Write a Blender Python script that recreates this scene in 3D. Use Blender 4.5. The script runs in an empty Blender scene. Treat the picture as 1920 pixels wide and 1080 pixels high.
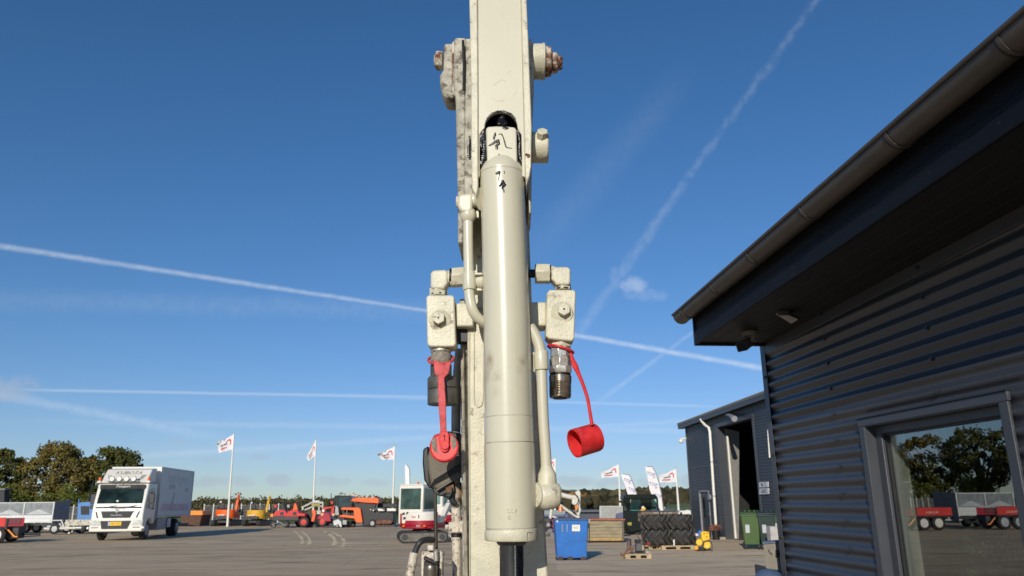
import bpy, math, random, bmesh
from mathutils import Vector as V, Matrix, noise
R = math.radians
random.seed(7)
scn = bpy.context.scene
col = scn.collection

# ------------------------------------------------------------------ camera
F = 1440.0                                    # focal length in pixels of the 1920 wide photograph
CAM = V((0, 0, 1.65))
PITCH, ROLL = R(15.56), R(-0.55)
MR = Matrix.Rotation(math.pi/2 + PITCH, 3, 'X') @ Matrix.Rotation(ROLL, 3, 'Z')
cd = bpy.data.cameras.new('camera'); cam = bpy.data.objects.new('camera', cd); col.objects.link(cam)
cam.matrix_world = Matrix.Translation(CAM) @ MR.to_4x4()
cd.sensor_width = 36; cd.lens = F/1920*36; cd.clip_start = 0.05; cd.clip_end = 6000
cd.dof.use_dof = True; cd.dof.focus_distance = 1.34; cd.dof.aperture_fstop = 17.0
scn.camera = cam

# ------------------------------------------------------------------ sun, sky, exposure
SUN_AZ, SUN_EL = R(14), R(20.5)                 # sun behind the camera, to its left
S = V((-math.sin(SUN_AZ)*math.cos(SUN_EL), -math.cos(SUN_AZ)*math.cos(SUN_EL), math.sin(SUN_EL)))
sd = bpy.data.lights.new('sun', 'SUN'); sun = bpy.data.objects.new('sun', sd); col.objects.link(sun)
sd.energy = 3.75; sd.angle = R(0.53); sd.color = (1.0, 0.93, 0.80)
sun.rotation_euler = S.to_track_quat('Z', 'Y').to_euler(); sun.location = (0, 0, 30)
scn.view_settings.view_transform = 'Standard'; scn.view_settings.look = 'None'
scn.view_settings.exposure = 0.0; scn.view_settings.gamma = 1.0
scn.render.engine = 'CYCLES'
scn.cycles.max_bounces = 6; scn.cycles.use_denoising = True

def ray(px, py):
    return (MR @ V(((px-960)/F, (540-py)/F, -1.0)))
def at(px, py, Y):
    d = ray(px, py); return CAM + d*(Y/d.y)
def gnd(px, py):
    d = ray(px, py); return CAM + d*(-CAM.z/d.z)
def hor(px):                                  # horizon row in this column
    lo, hi = 800., 1050.
    for _ in range(40):
        m = (lo+hi)/2
        if ray(px, m).z > 0: lo = m
        else: hi = m
    return lo
def mpp(p):                                   # metres per photograph pixel at a world point
    return abs((MR.transposed() @ (V(p)-CAM)).z)/F

world = bpy.data.worlds.new('World'); scn.world = world; world.use_nodes = True
wt = world.node_tree; wt.nodes.clear()
def wn(t, **k):
    n = wt.nodes.new(t)
    for a, b in k.items(): setattr(n, a, b)
    return n
def wm(op, a, b=None, c=None, clamp=False):
    n = wn('ShaderNodeMath', operation=op, use_clamp=clamp)
    for i, x in enumerate((a, b, c)):
        if x is None: continue
        if isinstance(x, (int, float)): n.inputs[i].default_value = x
        else: wt.links.new(x, n.inputs[i])
    return n.outputs[0]
def wdot(a, v):
    n = wn('ShaderNodeVectorMath', operation='DOT_PRODUCT'); wt.links.new(a, n.inputs[0]); n.inputs[1].default_value = v
    return n.outputs['Value']
def wsmooth(x, lo, hi):                       # 0 at lo, 1 at hi
    n = wn('ShaderNodeMapRange', interpolation_type='SMOOTHSTEP')
    wt.links.new(x, n.inputs['Value']); n.inputs['From Min'].default_value = lo; n.inputs['From Max'].default_value = hi
    return n.outputs['Result']
sky = wn('ShaderNodeTexSky', sky_type='NISHITA'); sky.sun_disc = False
sky.sun_elevation = SUN_EL; sky.sun_rotation = math.atan2(S.x, S.y); sky.altitude = 0
sky.air_density = 1.0; sky.dust_density = 0.0; sky.ozone_density = 3.5
tc = wn('ShaderNodeTexCoord'); DIR = tc.outputs['Generated']
def wnoise(scale, detail, rough=0.5, sc=(1, 1, 1)):
    mp = wn('ShaderNodeMapping'); mp.inputs['Scale'].default_value = sc; wt.links.new(DIR, mp.inputs['Vector'])
    n = wn('ShaderNodeTexNoise'); n.inputs['Scale'].default_value = scale; n.inputs['Detail'].default_value = detail
    n.inputs['Roughness'].default_value = rough; wt.links.new(mp.outputs[0], n.inputs['Vector']); return n.outputs['Fac']
nz_f = wnoise(60, 3, .5); nz_m = wnoise(14, 5, .6); nz_fine = wnoise(90, 3, .5)
mask = None
def trail(x1, y1, x2, y2, w1, w2, a, wob=0.0, patch=0.0, soft1=20, soft2=20):
    """a vapour trail: a band of the sky between two directions"""
    global mask
    d1, d2 = ray(x1, y1).normalized(), ray(x2, y2).normalized()
    n = d1.cross(d2).normalized(); e = (d2-d1).normalized()
    t1, t2 = d1.dot(e), d2.dot(e); k = (t2-t1)/max(1, math.hypot(x2-x1, y2-y1))
    dist = wdot(DIR, n); t = wdot(DIR, e)
    if wob: dist = wm('ADD', dist, wm('MULTIPLY', wm('SUBTRACT', nz_f, .5), wob/F))
    dist = wm('ABSOLUTE', dist)
    f = wm('DIVIDE', wm('SUBTRACT', t, t1), t2-t1, clamp=True)
    wid = wm('ADD', wm('MULTIPLY', f, (w2-w1)/F), w1/F)
    m = wm('SUBTRACT', 1.0, wm('DIVIDE', dist, wid, clamp=True)); m = wsmooth(m, 0, 1)
    m = wm('MULTIPLY', m, wsmooth(t, t1-soft1*k, t1+soft1*k)); m = wm('MULTIPLY', m, wm('SUBTRACT', 1.0, wsmooth(t, t2-soft2*k, t2+soft2*k)))
    if patch: m = wm('MULTIPLY', m, wm('ADD', 1-patch, wm('MULTIPLY', wsmooth(nz_fine, .35, .65), patch)))
    m = wm('MULTIPLY', m, wm('MULTIPLY', a, wsmooth(wdot(DIR, tuple((d1+d2).normalized())), .3, .5)))
    mask = m if mask is None else wm('MAXIMUM', mask, m)
trail(-900, 325, 940, 604, 8.5, 6, .34, 3, .25, 400, 1)
trail(940, 604, 1700, 738, 7, 8.5, .42, 3, .25, 1, 100)
trail(50, 731, 880, 746, 4, 5, .24, 2, 0, 60, 200); trail(700, 744, 1330, 762, 6, 4, .17, 1, 0, 100, 40)
trail(-120, 715, 380, 815, 10, 14, .17, 10, .3, 60, 120)
trail(0, 872, 1330, 786, 9, 7, .13, 6, .3, 200, 60); trail(180, 792, 1300, 808, 8, 10, .12, 6, .2, 200, 60)
trail(1560, -40, 1285, 340, 12, 12, .085, 16, .8, 10, 1); trail(1285, 340, 1160, 520, 12, 17, .11, 14, .55, 1, 6)
trail(1165, 512, 1080, 630, 12, 18, .11, 10, .4, 6, 30)
trail(1310, 615, 1120, 755, 5, 8, .16, 3, .4, 10, 40)
trail(1260, 170, 1010, 460, 44, 54, .035, 20, .3, 80, 80); trail(-60, 560, 900, 585, 26, 30, .06, 20, .4, 200, 200)
def puff(px, py, wx, wy, a, thr=.5):
    """a small cloud round one direction of the sky"""
    d = ray(px, py).normalized(); r = ray(px+60, py).normalized(); r = (r-d*r.dot(d)).normalized(); u = r.cross(d).normalized()
    q = wm('ADD', wm('POWER', wm('MULTIPLY', wdot(DIR, r), F/wx), 2.0), wm('POWER', wm('MULTIPLY', wdot(DIR, u), F/wy), 2.0))
    q = wm('ADD', q, wm('MULTIPLY', wm('SUBTRACT', nz_f, .5), 3.2))
    q = wm('ADD', q, wm('MULTIPLY', wm('SUBTRACT', 1.0, wsmooth(wdot(DIR, tuple(d)), .5, .7)), 10))
    return wm('MULTIPLY', wm('SUBTRACT', 1.0, wsmooth(q, -.2, 1.6)), a*1.3)
white = mask
for p in ((1190, 534, 24, 15, .24), (1212, 552, 36, 12, .09), (1152, 522, 12, 20, .08)): white = wm('MAXIMUM', white, puff(*p))
grey = None
for p in ((18, 728, 40, 20, .4), (400, 903, 42, 9, .42), (450, 903, 30, 9, .35), (525, 901, 22, 10, .42), (620, 904, 34, 10, .35), (700, 905, 26, 7, .3),
          (485, 857, 20, 5, .25), (395, 862, 18, 5, .2), (335, 829, 14, 4, .3), (735, 836, 22, 5, .2), (1078, 903, 36, 11, .4), (1140, 905, 30, 9, .38), (1215, 906, 34, 10, .4), (1285, 905, 24, 12, .4),
          (1106, 808, 20, 6, .25), (1150, 880, 22, 5, .2), (-60, 900, 60, 14, .4), (-180, 860, 70, 14, .4)):
    q = puff(*p); grey = q if grey is None else wm('MAXIMUM', grey, q)
def wmix(fac, a, b):
    n = wn('ShaderNodeMix', data_type='RGBA'); wt.links.new(fac, n.inputs[0])
    wt.links.new(a, n.inputs[6])
    if isinstance(b, tuple): n.inputs[7].default_value = b
    else: wt.links.new(b, n.inputs[7])
    return n.outputs[2]
def wvec(op, a, b):
    n = wn('ShaderNodeVectorMath', operation=op)
    for i, x in enumerate((a, b)):
        if isinstance(x, tuple): n.inputs[i].default_value = x
        else: wt.links.new(x, n.inputs[i])
    return n.outputs[0]
hs = wn('ShaderNodeHueSaturation'); hs.inputs['Saturation'].default_value = 1.18
wt.links.new(sky.outputs[0], hs.inputs['Color'])
# film-like shoulder on the whole sky, the same in every direction
den = wvec('ADD', wvec('MULTIPLY', hs.outputs[0], (.085, .058, .014)), (1, 1, 1))
graded = wvec('DIVIDE', wvec('MULTIPLY', hs.outputs[0], (.98, 1.05, 1.09)), den)
c1 = wmix(white, graded, (8.2, 8.8, 9.4, 1)); c2 = wmix(grey, c1, (4.0, 4.7, 5.9, 1))
bg = wn('ShaderNodeBackground'); bg.inputs['Strength'].default_value = 0.1
wo = wn('ShaderNodeOutputWorld'); wt.links.new(c2, bg.inputs['Color']); wt.links.new(bg.outputs[0], wo.inputs[0])

# ------------------------------------------------------------------ materials
MATS = {}
def mat(name, c, rough=.5, metal=0., var=.12, vscale=6., bump=0., bscale=60., coat=0., dirt=None, dirtc=(.1, .07, .045), dscale=9., spec=.5, c2=None, island=0., stretch=(1, 1, 1), wstretch=None, glow=0.):
    if name in MATS: return MATS[name]
    m = bpy.data.materials.new(name); m.use_nodes = True; t = m.node_tree; b = t.nodes['Principled BSDF']; L = t.links.new
    b.inputs['Roughness'].default_value = rough; b.inputs['Metallic'].default_value = metal
    b.inputs['Specular IOR Level'].default_value = spec
    if coat: b.inputs['Coat Weight'].default_value = coat; b.inputs['Coat Roughness'].default_value = .06
    tcn = t.nodes.new('ShaderNodeTexCoord'); mp = t.nodes.new('ShaderNodeMapping'); mp.inputs['Scale'].default_value = stretch
    L(tcn.outputs['Object'], mp.inputs[0])
    def nz(s, d=4, r=.6):
        n = t.nodes.new('ShaderNodeTexNoise'); n.inputs['Scale'].default_value = s; n.inputs['Detail'].default_value = d; n.inputs['Roughness'].default_value = r
        L(mp.outputs[0], n.inputs['Vector']); return n.outputs['Fac']
    def ramp(x, lo, hi):
        n = t.nodes.new('ShaderNodeMapRange'); n.interpolation_type = 'SMOOTHSTEP'; L(x, n.inputs[0]); n.inputs[1].default_value = lo; n.inputs[2].default_value = hi; return n.outputs[0]
    def mix(f, a, bb):
        n = t.nodes.new('ShaderNodeMix'); n.data_type = 'RGBA'
        if isinstance(f, float): n.inputs[0].default_value = f
        else: L(f, n.inputs[0])
        for i, x in ((6, a), (7, bb)):
            if isinstance(x, tuple): n.inputs[i].default_value = x[:3] + (1,)
            else: L(x, n.inputs[i])
        return n.outputs[2]
    ca = tuple(x*(1-var) for x in c); cb = c2 if c2 else tuple(min(1, x*(1+var)) for x in c)
    out = mix(ramp(nz(vscale), .3, .7), ca, cb)
    if island:
        g = t.nodes.new('ShaderNodeNewGeometry'); k = tuple(x*(1-island) for x in c); k2 = tuple(min(1, x*(1+island)) for x in cb)
        out = mix(.65, out, mix(g.outputs['Random Per Island'], k, k2))
    if dirt:
        dm = ramp(nz(dscale, 6, .7), .62-dirt*.35, .72-dirt*.2)
        out = mix(dm, out, dirtc)
        rr = t.nodes.new('ShaderNodeMapRange'); L(dm, rr.inputs[0]); rr.inputs[3].default_value = rough; rr.inputs[4].default_value = .85
        L(rr.outputs[0], b.inputs['Roughness'])
    L(out, b.inputs['Base Color'])
    if bump:
        bn = t.nodes.new('ShaderNodeBump'); bn.inputs['Strength'].default_value = 1; bn.inputs['Distance'].default_value = bump
        L(nz(bscale, 3, .55), bn.inputs['Height']); L(bn.outputs[0], b.inputs['Normal'])
    if glow: b.inputs['Emission Color'].default_value = tuple(c) + (1,); b.inputs['Emission Strength'].default_value = glow
    MATS[name] = m; return m
def glassy(name, tint=(.55, .65, .66), refl=.5, trans=.5, rough=.0):
    if name in MATS: return MATS[name]
    m = bpy.data.materials.new(name); m.use_nodes = True; t = m.node_tree; t.nodes.clear(); L = t.links.new
    o = t.nodes.new('ShaderNodeOutputMaterial'); g = t.nodes.new('ShaderNodeBsdfGlossy'); g.inputs['Roughness'].default_value = rough
    tr = t.nodes.new('ShaderNodeBsdfTransparent'); tr.inputs[0].default_value = tint + (1,)
    lw = t.nodes.new('ShaderNodeLayerWeight'); lw.inputs[0].default_value = .5; fr = t.nodes.new('ShaderNodeMath'); fr.operation = 'POWER'; fr.inputs[1].default_value = 4; L(lw.outputs['Facing'], fr.inputs[0])
    a = t.nodes.new('ShaderNodeMath'); a.operation = 'MULTIPLY_ADD'; a.inputs[1].default_value = 1.0; a.inputs[2].default_value = refl; a.use_clamp = True
    L(fr.outputs[0], a.inputs[0]); mx = t.nodes.new('ShaderNodeMixShader'); L(a.outputs[0], mx.inputs[0]); L(tr.outputs[0], mx.inputs[1]); L(g.outputs[0], mx.inputs[2])
    L(mx.outputs[0], o.inputs[0]); MATS[name] = m; return m

CR = (.60, .565, .43)
cream = mat('cream_gloss_paint', CR, .30, bump=.00010, bscale=110, var=.03, vscale=5, coat=.6)
cream_rough = mat('cream_paint_over_rough_steel', CR, .42, bump=.0008, bscale=260, var=.10, vscale=30, dirt=.17, dirtc=(.26, .22, .16), dscale=38)
cream_old = mat('weathered_cream_paint', (.40, .375, .30), .55, bump=.0016, bscale=230, var=.25, vscale=45, dirt=.40, dirtc=(.13, .11, .085), dscale=60)
cream_rust = mat('cream_paint_with_rust', (.58, .52, .42), .5, bump=.0013, bscale=180, var=.2, vscale=30, dirt=.34, dirtc=(.15, .065, .035), dscale=130)
cream_heavy = mat('cream_paint_flaking_over_rust', (.58, .52, .42), .55, bump=.0016, bscale=170, var=.2, vscale=30, dirt=.62, dirtc=(.14, .055, .028), dscale=48)
cream_seam = mat('cream_paint_seam', (.42, .38, .30), .5, var=.2, vscale=60)
rust = mat('rusty_steel', (.16, .06, .028), .8, var=.4, vscale=40, bump=.001, bscale=120, c2=(.33, .19, .11))
grease = mat('black_grease', (.006, .006, .008), .30, var=.3, bump=.0003, bscale=160, spec=.4)
hole = mat('black_grease_and_shade', (.006, .006, .007), .5, var=.3)  # black for grease, and for shade painted into holes and gaps
chrome = mat('chrome_rod', (.20, .21, .24), .06, 1.0, var=.02)
zinc = mat('zinc_plated_steel', (.66, .63, .56), .28, .62, var=.2, vscale=60, bump=.0002, bscale=400)
dull = mat('dirty_zinc_steel', (.45, .43, .38), .45, .5, var=.25, vscale=60, bump=.0009, bscale=300, dirt=.35, dirtc=(.1, .085, .065), dscale=120)
blacksteel = mat('black_oxide_steel', (.10, .096, .085), .45, .2, var=.3, vscale=50, bump=.0004, bscale=300, dirt=.2, dirtc=(.12, .10, .075), dscale=70)
red = mat('red_rubber', (.66, .020, .024), .5, var=.14, vscale=60, bump=.0004, bscale=150, dirt=.07, dirtc=(.33, .09, .08), dscale=90, c2=(.74, .035, .035))
red_dusty = mat('dusty_red_rubber', (.60, .045, .05), .6, var=.25, vscale=60, dirt=.22, dirtc=(.14, .11, .09), dscale=110, c2=(.66, .09, .095), bump=.0004, bscale=200)
mud = mat('dried_grease_and_dirt', (.24, .215, .175), .9, var=.3, vscale=120, bump=.0012, bscale=300)
lampm = mat('dusty_black_plastic', (.125, .105, .075), .6, var=.28, vscale=25, bump=.0006, bscale=160, dirt=.22, dirtc=(.27, .24, .19), dscale=34)
lampd = mat('black_plastic', (.018, .018, .018), .45, var=.3, vscale=30)
hose = mat('black_rubber_hose', (.025, .026, .028), .5, var=.3, vscale=30)
hose_old = mat('greyish_weathered_pipe', (.34, .30, .23), .55, var=.25, vscale=25, dirt=.3, dirtc=(.09, .07, .05), dscale=30)

ANT = (.043, .047, .058)
wall_m = mat('anthracite_corrugated_steel', ANT, .30, var=.05, vscale=2, spec=.5)
trim_m = mat('anthracite_flashing', (.052, .056, .068), .42, var=.05, vscale=4)
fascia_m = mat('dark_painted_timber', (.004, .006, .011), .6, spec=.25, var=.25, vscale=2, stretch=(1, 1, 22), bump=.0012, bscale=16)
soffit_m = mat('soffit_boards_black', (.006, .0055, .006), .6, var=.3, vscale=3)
gut_m = mat('gutter_zinc_dark', (.082, .074, .066), .45, .15, var=.14, vscale=4, c2=(.098, .080, .066))
white_p = mat('white_paint', (.79, .76, .68), .35, var=.03)
offwhite = mat('offwhite_paint', (.74, .70, .62), .35, var=.05, vscale=2)
blk = mat('black_parts', (.012, .012, .014), .5, var=.3, vscale=5)
dgrey = mat('dark_grey_parts', (.05, .05, .054), .6, var=.2, vscale=5)
grey_m = mat('grey_metal', (.30, .30, .31), .45, .3, var=.15, vscale=4)
galv = mat('galvanised_steel', (.42, .44, .45), .42, .5, var=.15, vscale=9)
galv_lit = mat('galvanised_steel_lit', (.70, .70, .68), .4, var=.05, vscale=3)  # lighter version of the galvanised steel, sunlight put into its colour
tyre_m = mat('tyre_rubber', (.022, .021, .020), .75, var=.3, vscale=8, dirt=.22, dirtc=(.075, .068, .06), dscale=8)
lug_m = mat('dusty_lit_tyre_lugs', (.070, .064, .056), .7, var=.35, vscale=7)  # lighter than the casing: light catching the lugs is put into the colour
red_p = mat('red_machine_paint', (.60, .024, .018), .4, var=.12, vscale=3, dirt=.10, dirtc=(.20, .09, .06), dscale=3)
dred_p = mat('deep_red_machine_paint', (.36, .012, .03), .35, var=.08, vscale=3)
org_p = mat('orange_machine_paint', (.86, .125, .010), .4, var=.10, vscale=3, dirt=.08, dirtc=(.35, .12, .04), dscale=3)
org2 = mat('amber_orange_paint', (.85, .26, .02), .4, var=.1, vscale=3)
yel_p = mat('yellow_machine_paint', (.70, .38, .03), .45, var=.12, vscale=3, dirt=.14, dirtc=(.28, .17, .05), dscale=3)
blue_p = mat('blue_machine_paint', (.10, .24, .52), .4, var=.08, vscale=3)
amber = mat('amber_lamp_lens', (.85, .14, .01), .25)
glass_dark = mat('dark_cab_glass', (.02, .035, .035), .04, var=.3, vscale=1.5, spec=.9, coat=.4)
glass_pale = mat('pale_cab_glass', (.14, .24, .22), .08, var=.3, vscale=2, spec=.8)
win_glass = glassy('window_glass', (.84, .88, .86), .22)
cab_glass = glassy('cab_window_glass', (.35, .50, .48), .10)

# ------------------------------------------------------------------ mesh helpers
WORLD = {}; RAW = False
def off_of(parent):
    if RAW or parent is None: return V((0, 0, 0))
    while parent.parent is not None: parent = parent.parent
    return WORLD.get(parent.name, V((0, 0, 0)))
class MB:
    def __init__(s): s.v = []; s.f = []
    def add(s, vs, fs):
        k = len(s.v); s.v += [V(p) for p in vs]; s.f += [tuple(i+k for i in f) for f in fs]; return s
    def hexa(s, a, b):                        # two quads (same winding) joined
        return s.add(list(a)+list(b), [(3, 2, 1, 0), (4, 5, 6, 7), (0, 1, 5, 4), (1, 2, 6, 5), (2, 3, 7, 6), (3, 0, 4, 7)])
    def box(s, x0, x1, y0, y1, z0, z1):
        return s.hexa([(x0, y0, z0), (x1, y0, z0), (x1, y0, z1), (x0, y0, z1)], [(x0, y1, z0), (x1, y1, z0), (x1, y1, z1), (x0, y1, z1)])
    def prism(s, a, b):                       # polygon a joined to polygon b
        n = len(a); return s.add(list(a)+list(b), [tuple(range(n-1, -1, -1)), tuple(range(n, 2*n))] + [(i, (i+1) % n, n+(i+1) % n, n+i) for i in range(n)])
    def pxz(s, poly, y0, y1): return s.prism([(x, y0, z) for x, z in poly], [(x, y1, z) for x, z in poly])
    def pyz(s, poly, x0, x1): return s.prism([(x0, y, z) for y, z in poly], [(x1, y, z) for y, z in poly])
    def pxy(s, poly, z0, z1): return s.prism([(x, y, z0) for x, y in poly], [(x, y, z1) for x, y in poly])
    def tube(s, pts, r, n=12, cap=True, up=None, phase=0., flat=1., axis=None):
        pts = [V(p) for p in pts]; N = len(pts); rs = r if isinstance(r, (list, tuple)) else [r]*N
        rings = []; prev = None
        for i, p in enumerate(pts):
            a = pts[max(0, i-1)]; b = pts[min(N-1, i+1)]; t = (b-a)
            if t.length < 1e-9: t = V((0, 0, 1)) if prev is None else prev[2]
            t.normalize()
            if axis is not None: t = V(axis).normalized()
            if prev is None:
                u = V(up) if up else (V((0, 1, 0)) if abs(t.y) < .9 else V((1, 0, 0)))
                x = (u - t*u.dot(t)).normalized()
            else: x = (prev[0] - t*prev[0].dot(t)).normalized()
            y = t.cross(x); prev = (x, y, t)
            rings.append([p + x*(math.cos(phase+2*math.pi*k/n)*rs[i]) + y*(math.sin(phase+2*math.pi*k/n)*rs[i]*flat) for k in range(n)])
        k0 = len(s.v)
        for g in rings: s.v += g
        for i in range(N-1):
            for k in range(n):
                a = k0+i*n+k; b = k0+i*n+(k+1) % n; s.f.append((a, b, b+n, a+n))
        if cap:
            s.f.append(tuple(k0+k for k in range(n-1, -1, -1))); s.f.append(tuple(k0+(N-1)*n+k for k in range(n)))
        return s
    def cyl(s, a, b, r, n=16, r2=None): return s.tube([a, b], [r, r if r2 is None else r2], n)
    def ball(s, c, r, seg=12, sc=(1, 1, 1), nz=0., nf=3.):
        c = V(c); k0 = len(s.v); h = seg//2
        for i in range(h+1):
            th = math.pi*i/h
            for k in range(seg):
                ph = 2*math.pi*k/seg; d = V((math.sin(th)*math.cos(ph), math.sin(th)*math.sin(ph), math.cos(th)))
                q = 1 + nz*noise.noise(d*nf + c*37) if nz else 1
                s.v.append(c + V((d.x*sc[0], d.y*sc[1], d.z*sc[2]))*r*q)
        for i in range(h):
            for k in range(seg):
                a = k0+i*seg+k; b = k0+i*seg+(k+1) % seg; s.f.append((a, a+seg, b+seg, b))
        return s
    def ring(s, c, axis, r, w, seg=20, prof=8):          # torus
        c = V(c); ax = V(axis).normalized(); u = ax.orthogonal().normalized(); v2 = ax.cross(u)
        return s.tube([c+u*math.cos(2*math.pi*i/seg)*r+v2*math.sin(2*math.pi*i/seg)*r for i in range(seg+1)], w, prof, cap=False)
    def xf(s, M):
        s.v = [M @ p for p in s.v]; return s
    def build(s, name, m, parent=None, bevel=0., seg=2, smooth=35, disp=0., label=None, kind=None):
        OFF = off_of(parent); me = bpy.data.meshes.new(name); me.from_pydata([tuple(p-OFF) for p in s.v], [], s.f)
        bm = bmesh.new(); bm.from_mesh(me); bmesh.ops.recalc_face_normals(bm, faces=bm.faces); bm.to_mesh(me); bm.free()
        if smooth:
            me.polygons.foreach_set('use_smooth', [True]*len(me.polygons)); me.set_sharp_from_angle(angle=R(smooth))
        me.materials.append(m); o = bpy.data.objects.new(name, me); col.objects.link(o)
        if parent is not None: o.parent = parent
        if bevel:
            md = o.modifiers.new('bevel', 'BEVEL'); md.width = bevel; md.segments = seg; md.limit_method = 'ANGLE'; md.angle_limit = R(38); md.harden_normals = False
        if label: o['label'] = label
        if kind: o['kind'] = kind
        return o
def tag(o, label, cat, group=None, kind=None):
    if label: o['label'] = label
    if cat: o['category'] = cat
    if group: o['group'] = group
    if kind: o['kind'] = kind
    return o
def thing(name, label, cat, loc=(0, 0, 0), group=None, rz=0., world=True):
    """Empty at the base; with world=True its parts are given in world coordinates, else in its own"""
    o = bpy.data.objects.new(name, None); col.objects.link(o); o.location = loc; o.rotation_euler.z = rz; o.empty_display_size = .1
    if world: WORLD[o.name] = V(loc)
    return tag(o, label, cat, group)
def solo(name, mb, m, label, cat, loc, group=None, **k):
    """a thing that is one mesh, given in world coordinates, origin at loc"""
    loc = V(loc); mb.v = [p-loc for p in mb.v]; o = mb.build(name, m, None, **k); o.location = loc
    return tag(o, label, cat, group)
def share(o, parent, loc, rz=0., name=None):
    c = o.copy(); col.objects.link(c); c.parent = parent; c.location = loc; c.rotation_euler.z = rz; return c
def copy_tree(o, parent=None):
    c = o.copy(); col.objects.link(c); c.parent = parent
    for ch in list(o.children): copy_tree(ch, c)
    return c
def Q(x0, y0, x1, y1, Y): return [at(x0, y1, Y), at(x1, y1, Y), at(x1, y0, Y), at(x0, y0, Y)]
class PX(MB):
    """shapes measured on the photograph and stood at a real distance Y with real depth"""
    def poly(s, pts, Y, dep):
        a = [at(x, y, Y) for x, y in pts]; return s.prism(a, [p+V((0, dep, 0)) for p in a])
    def rect(s, x0, y0, x1, y1, Y, dep): return s.poly([(x0, y1), (x1, y1), (x1, y0), (x0, y0)], Y, dep)
    def rod(s, pts, Y, n=16, **k):            # (px, py, radius in px) or (.., Y)
        P = [at(p[0], p[1], p[3] if len(p) > 3 else Y) for p in pts]
        return s.tube(P, [p[2]*mpp(q) for p, q in zip(pts, P)], n, **k)
def text(name, body, size, loc, xdir, m, parent=None, ydir=(0, 0, 1), shear=0., depth=.002, sx=1.):
    cu = bpy.data.curves.new(name, 'FONT'); cu.body = body; cu.size = size; cu.align_x = 'CENTER'; cu.align_y = 'CENTER'; cu.extrude = depth; cu.shear = shear; cu.resolution_u = 2
    ob = bpy.data.objects.new(name, cu); col.objects.link(ob)
    me = bpy.data.meshes.new_from_object(ob); col.objects.unlink(ob); bpy.data.objects.remove(ob); bpy.data.curves.remove(cu)
    x = V(xdir).normalized(); y = V(ydir).normalized(); z = x.cross(y); o3 = V(loc) - off_of(parent)
    for v in me.vertices: c = v.co; v.co = o3 + x*c.x*sx + y*c.y + z*c.z
    me.materials.clear(); me.materials.append(m); o = bpy.data.objects.new(name, me); col.objects.link(o)
    if parent is not None: o.parent = parent
    return o

# ------------------------------------------------------------------ ground, yard, hills
def ground_mat(name, base, dust, dark, big=.05, mid=.5):
    m = bpy.data.materials.new(name); m.use_nodes = True; t = m.node_tree; b = t.nodes['Principled BSDF']; L = t.links.new
    tcn = t.nodes.new('ShaderNodeTexCoord')
    def nz(s, d, sc=(1, 1, 1)):
        mp = t.nodes.new('ShaderNodeMapping'); mp.inputs['Scale'].default_value = sc; L(tcn.outputs['Object'], mp.inputs[0])
        n = t.nodes.new('ShaderNodeTexNoise'); n.inputs['Scale'].default_value = s; n.inputs['Detail'].default_value = d; n.inputs['Roughness'].default_value = .65; L(mp.outputs[0], n.inputs[0]); return n.outputs[0]
    def mr(x, lo, hi, a=0., c=1.):
        n = t.nodes.new('ShaderNodeMapRange'); L(x, n.inputs[0]); n.inputs[1].default_value = lo; n.inputs[2].default_value = hi; n.inputs[3].default_value = a; n.inputs[4].default_value = c; return n.outputs[0]
    def mix(f, a, c):
        n = t.nodes.new('ShaderNodeMix'); n.data_type = 'RGBA'; L(f, n.inputs[0])
        for i, x in ((6, a), (7, c)):
            if isinstance(x, tuple): n.inputs[i].default_value = x + (1,)
            else: L(x, n.inputs[i])
        return n.outputs[2]
    o = mix(mr(nz(big, 6, (1, 2.2, 1)), .40, .60), base, dust)
    o = mix(mr(nz(.22, 6, (.5, 1.2, 1)), .50, .64, 0, .55), o, dust)
    o = mix(mr(nz(1.6, 5, (.22, .8, 1)), .54, .66, 0, .8), o, dark)
    o = mix(mr(nz(mid, 6, (.35, 1.4, 1)), .52, .75, 0, .75), o, dark)
    o = mix(mr(nz(.9, 5, (.22, 1, 1)), .50, .62, 0, .8), o, dust)
    o = mix(mr(nz(3.2, 4, (.3, 1, 1)), .60, .68, 0, .7), o, dark)
    o = mix(mr(nz(40, 2), .35, .75, 0, .35), o, dark)
    L(o, b.inputs['Base Color']); b.inputs['Roughness'].default_value = .88; b.inputs['Specular IOR Level'].default_value = .3
    bn = t.nodes.new('ShaderNodeBump'); bn.inputs['Distance'].default_value = .006; L(nz(55, 3), bn.inputs['Height']); L(bn.outputs[0], b.inputs['Normal'])
    MATS[name] = m; return m
asphalt = ground_mat('worn_dusty_asphalt', (.50, .375, .235), (.64, .49, .315), (.235, .175, .11))
asphalt_sand = ground_mat('sandy_dusty_concrete', (.60, .455, .295), (.74, .57, .38), (.29, .22, .14))
grass_m = mat('rough_grass_field', (.11, .15, .035), .9, var=.3, vscale=.03, c2=(.15, .20, .045))
sand_m = mat('sand_left_by_wheels', (.78, .60, .36), .95, var=.3, vscale=3)
chalk = mat('faded_line_paint', (.66, .61, .50), .9, var=.3, vscale=6)

def sheet(name, pts, z, m):
    mb = MB(); mb.add([(x, y, z) for x, y in pts], [tuple(range(len(pts)))]); o = mb.build(name, m, smooth=0); o['kind'] = 'structure'; return o
sheet('ground', [(-3000, -600), (3000, -600), (3000, 4500), (-3000, 4500)], -.03, grass_m)
sheet('yard', [(-75, -20), (18, -20), (18, 66), (-75, 74)], 0, asphalt)
_ap = [(14, 6), (14, 46)] + [(.3+.4*noise.noise(V((0, y*.35, 2)))*2+(46-y)*.03, y) for y in [46-i*.8 for i in range(50)]] + [(2.2, 6)]
sheet('concrete_apron', _ap, .004, asphalt_sand)
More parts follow.
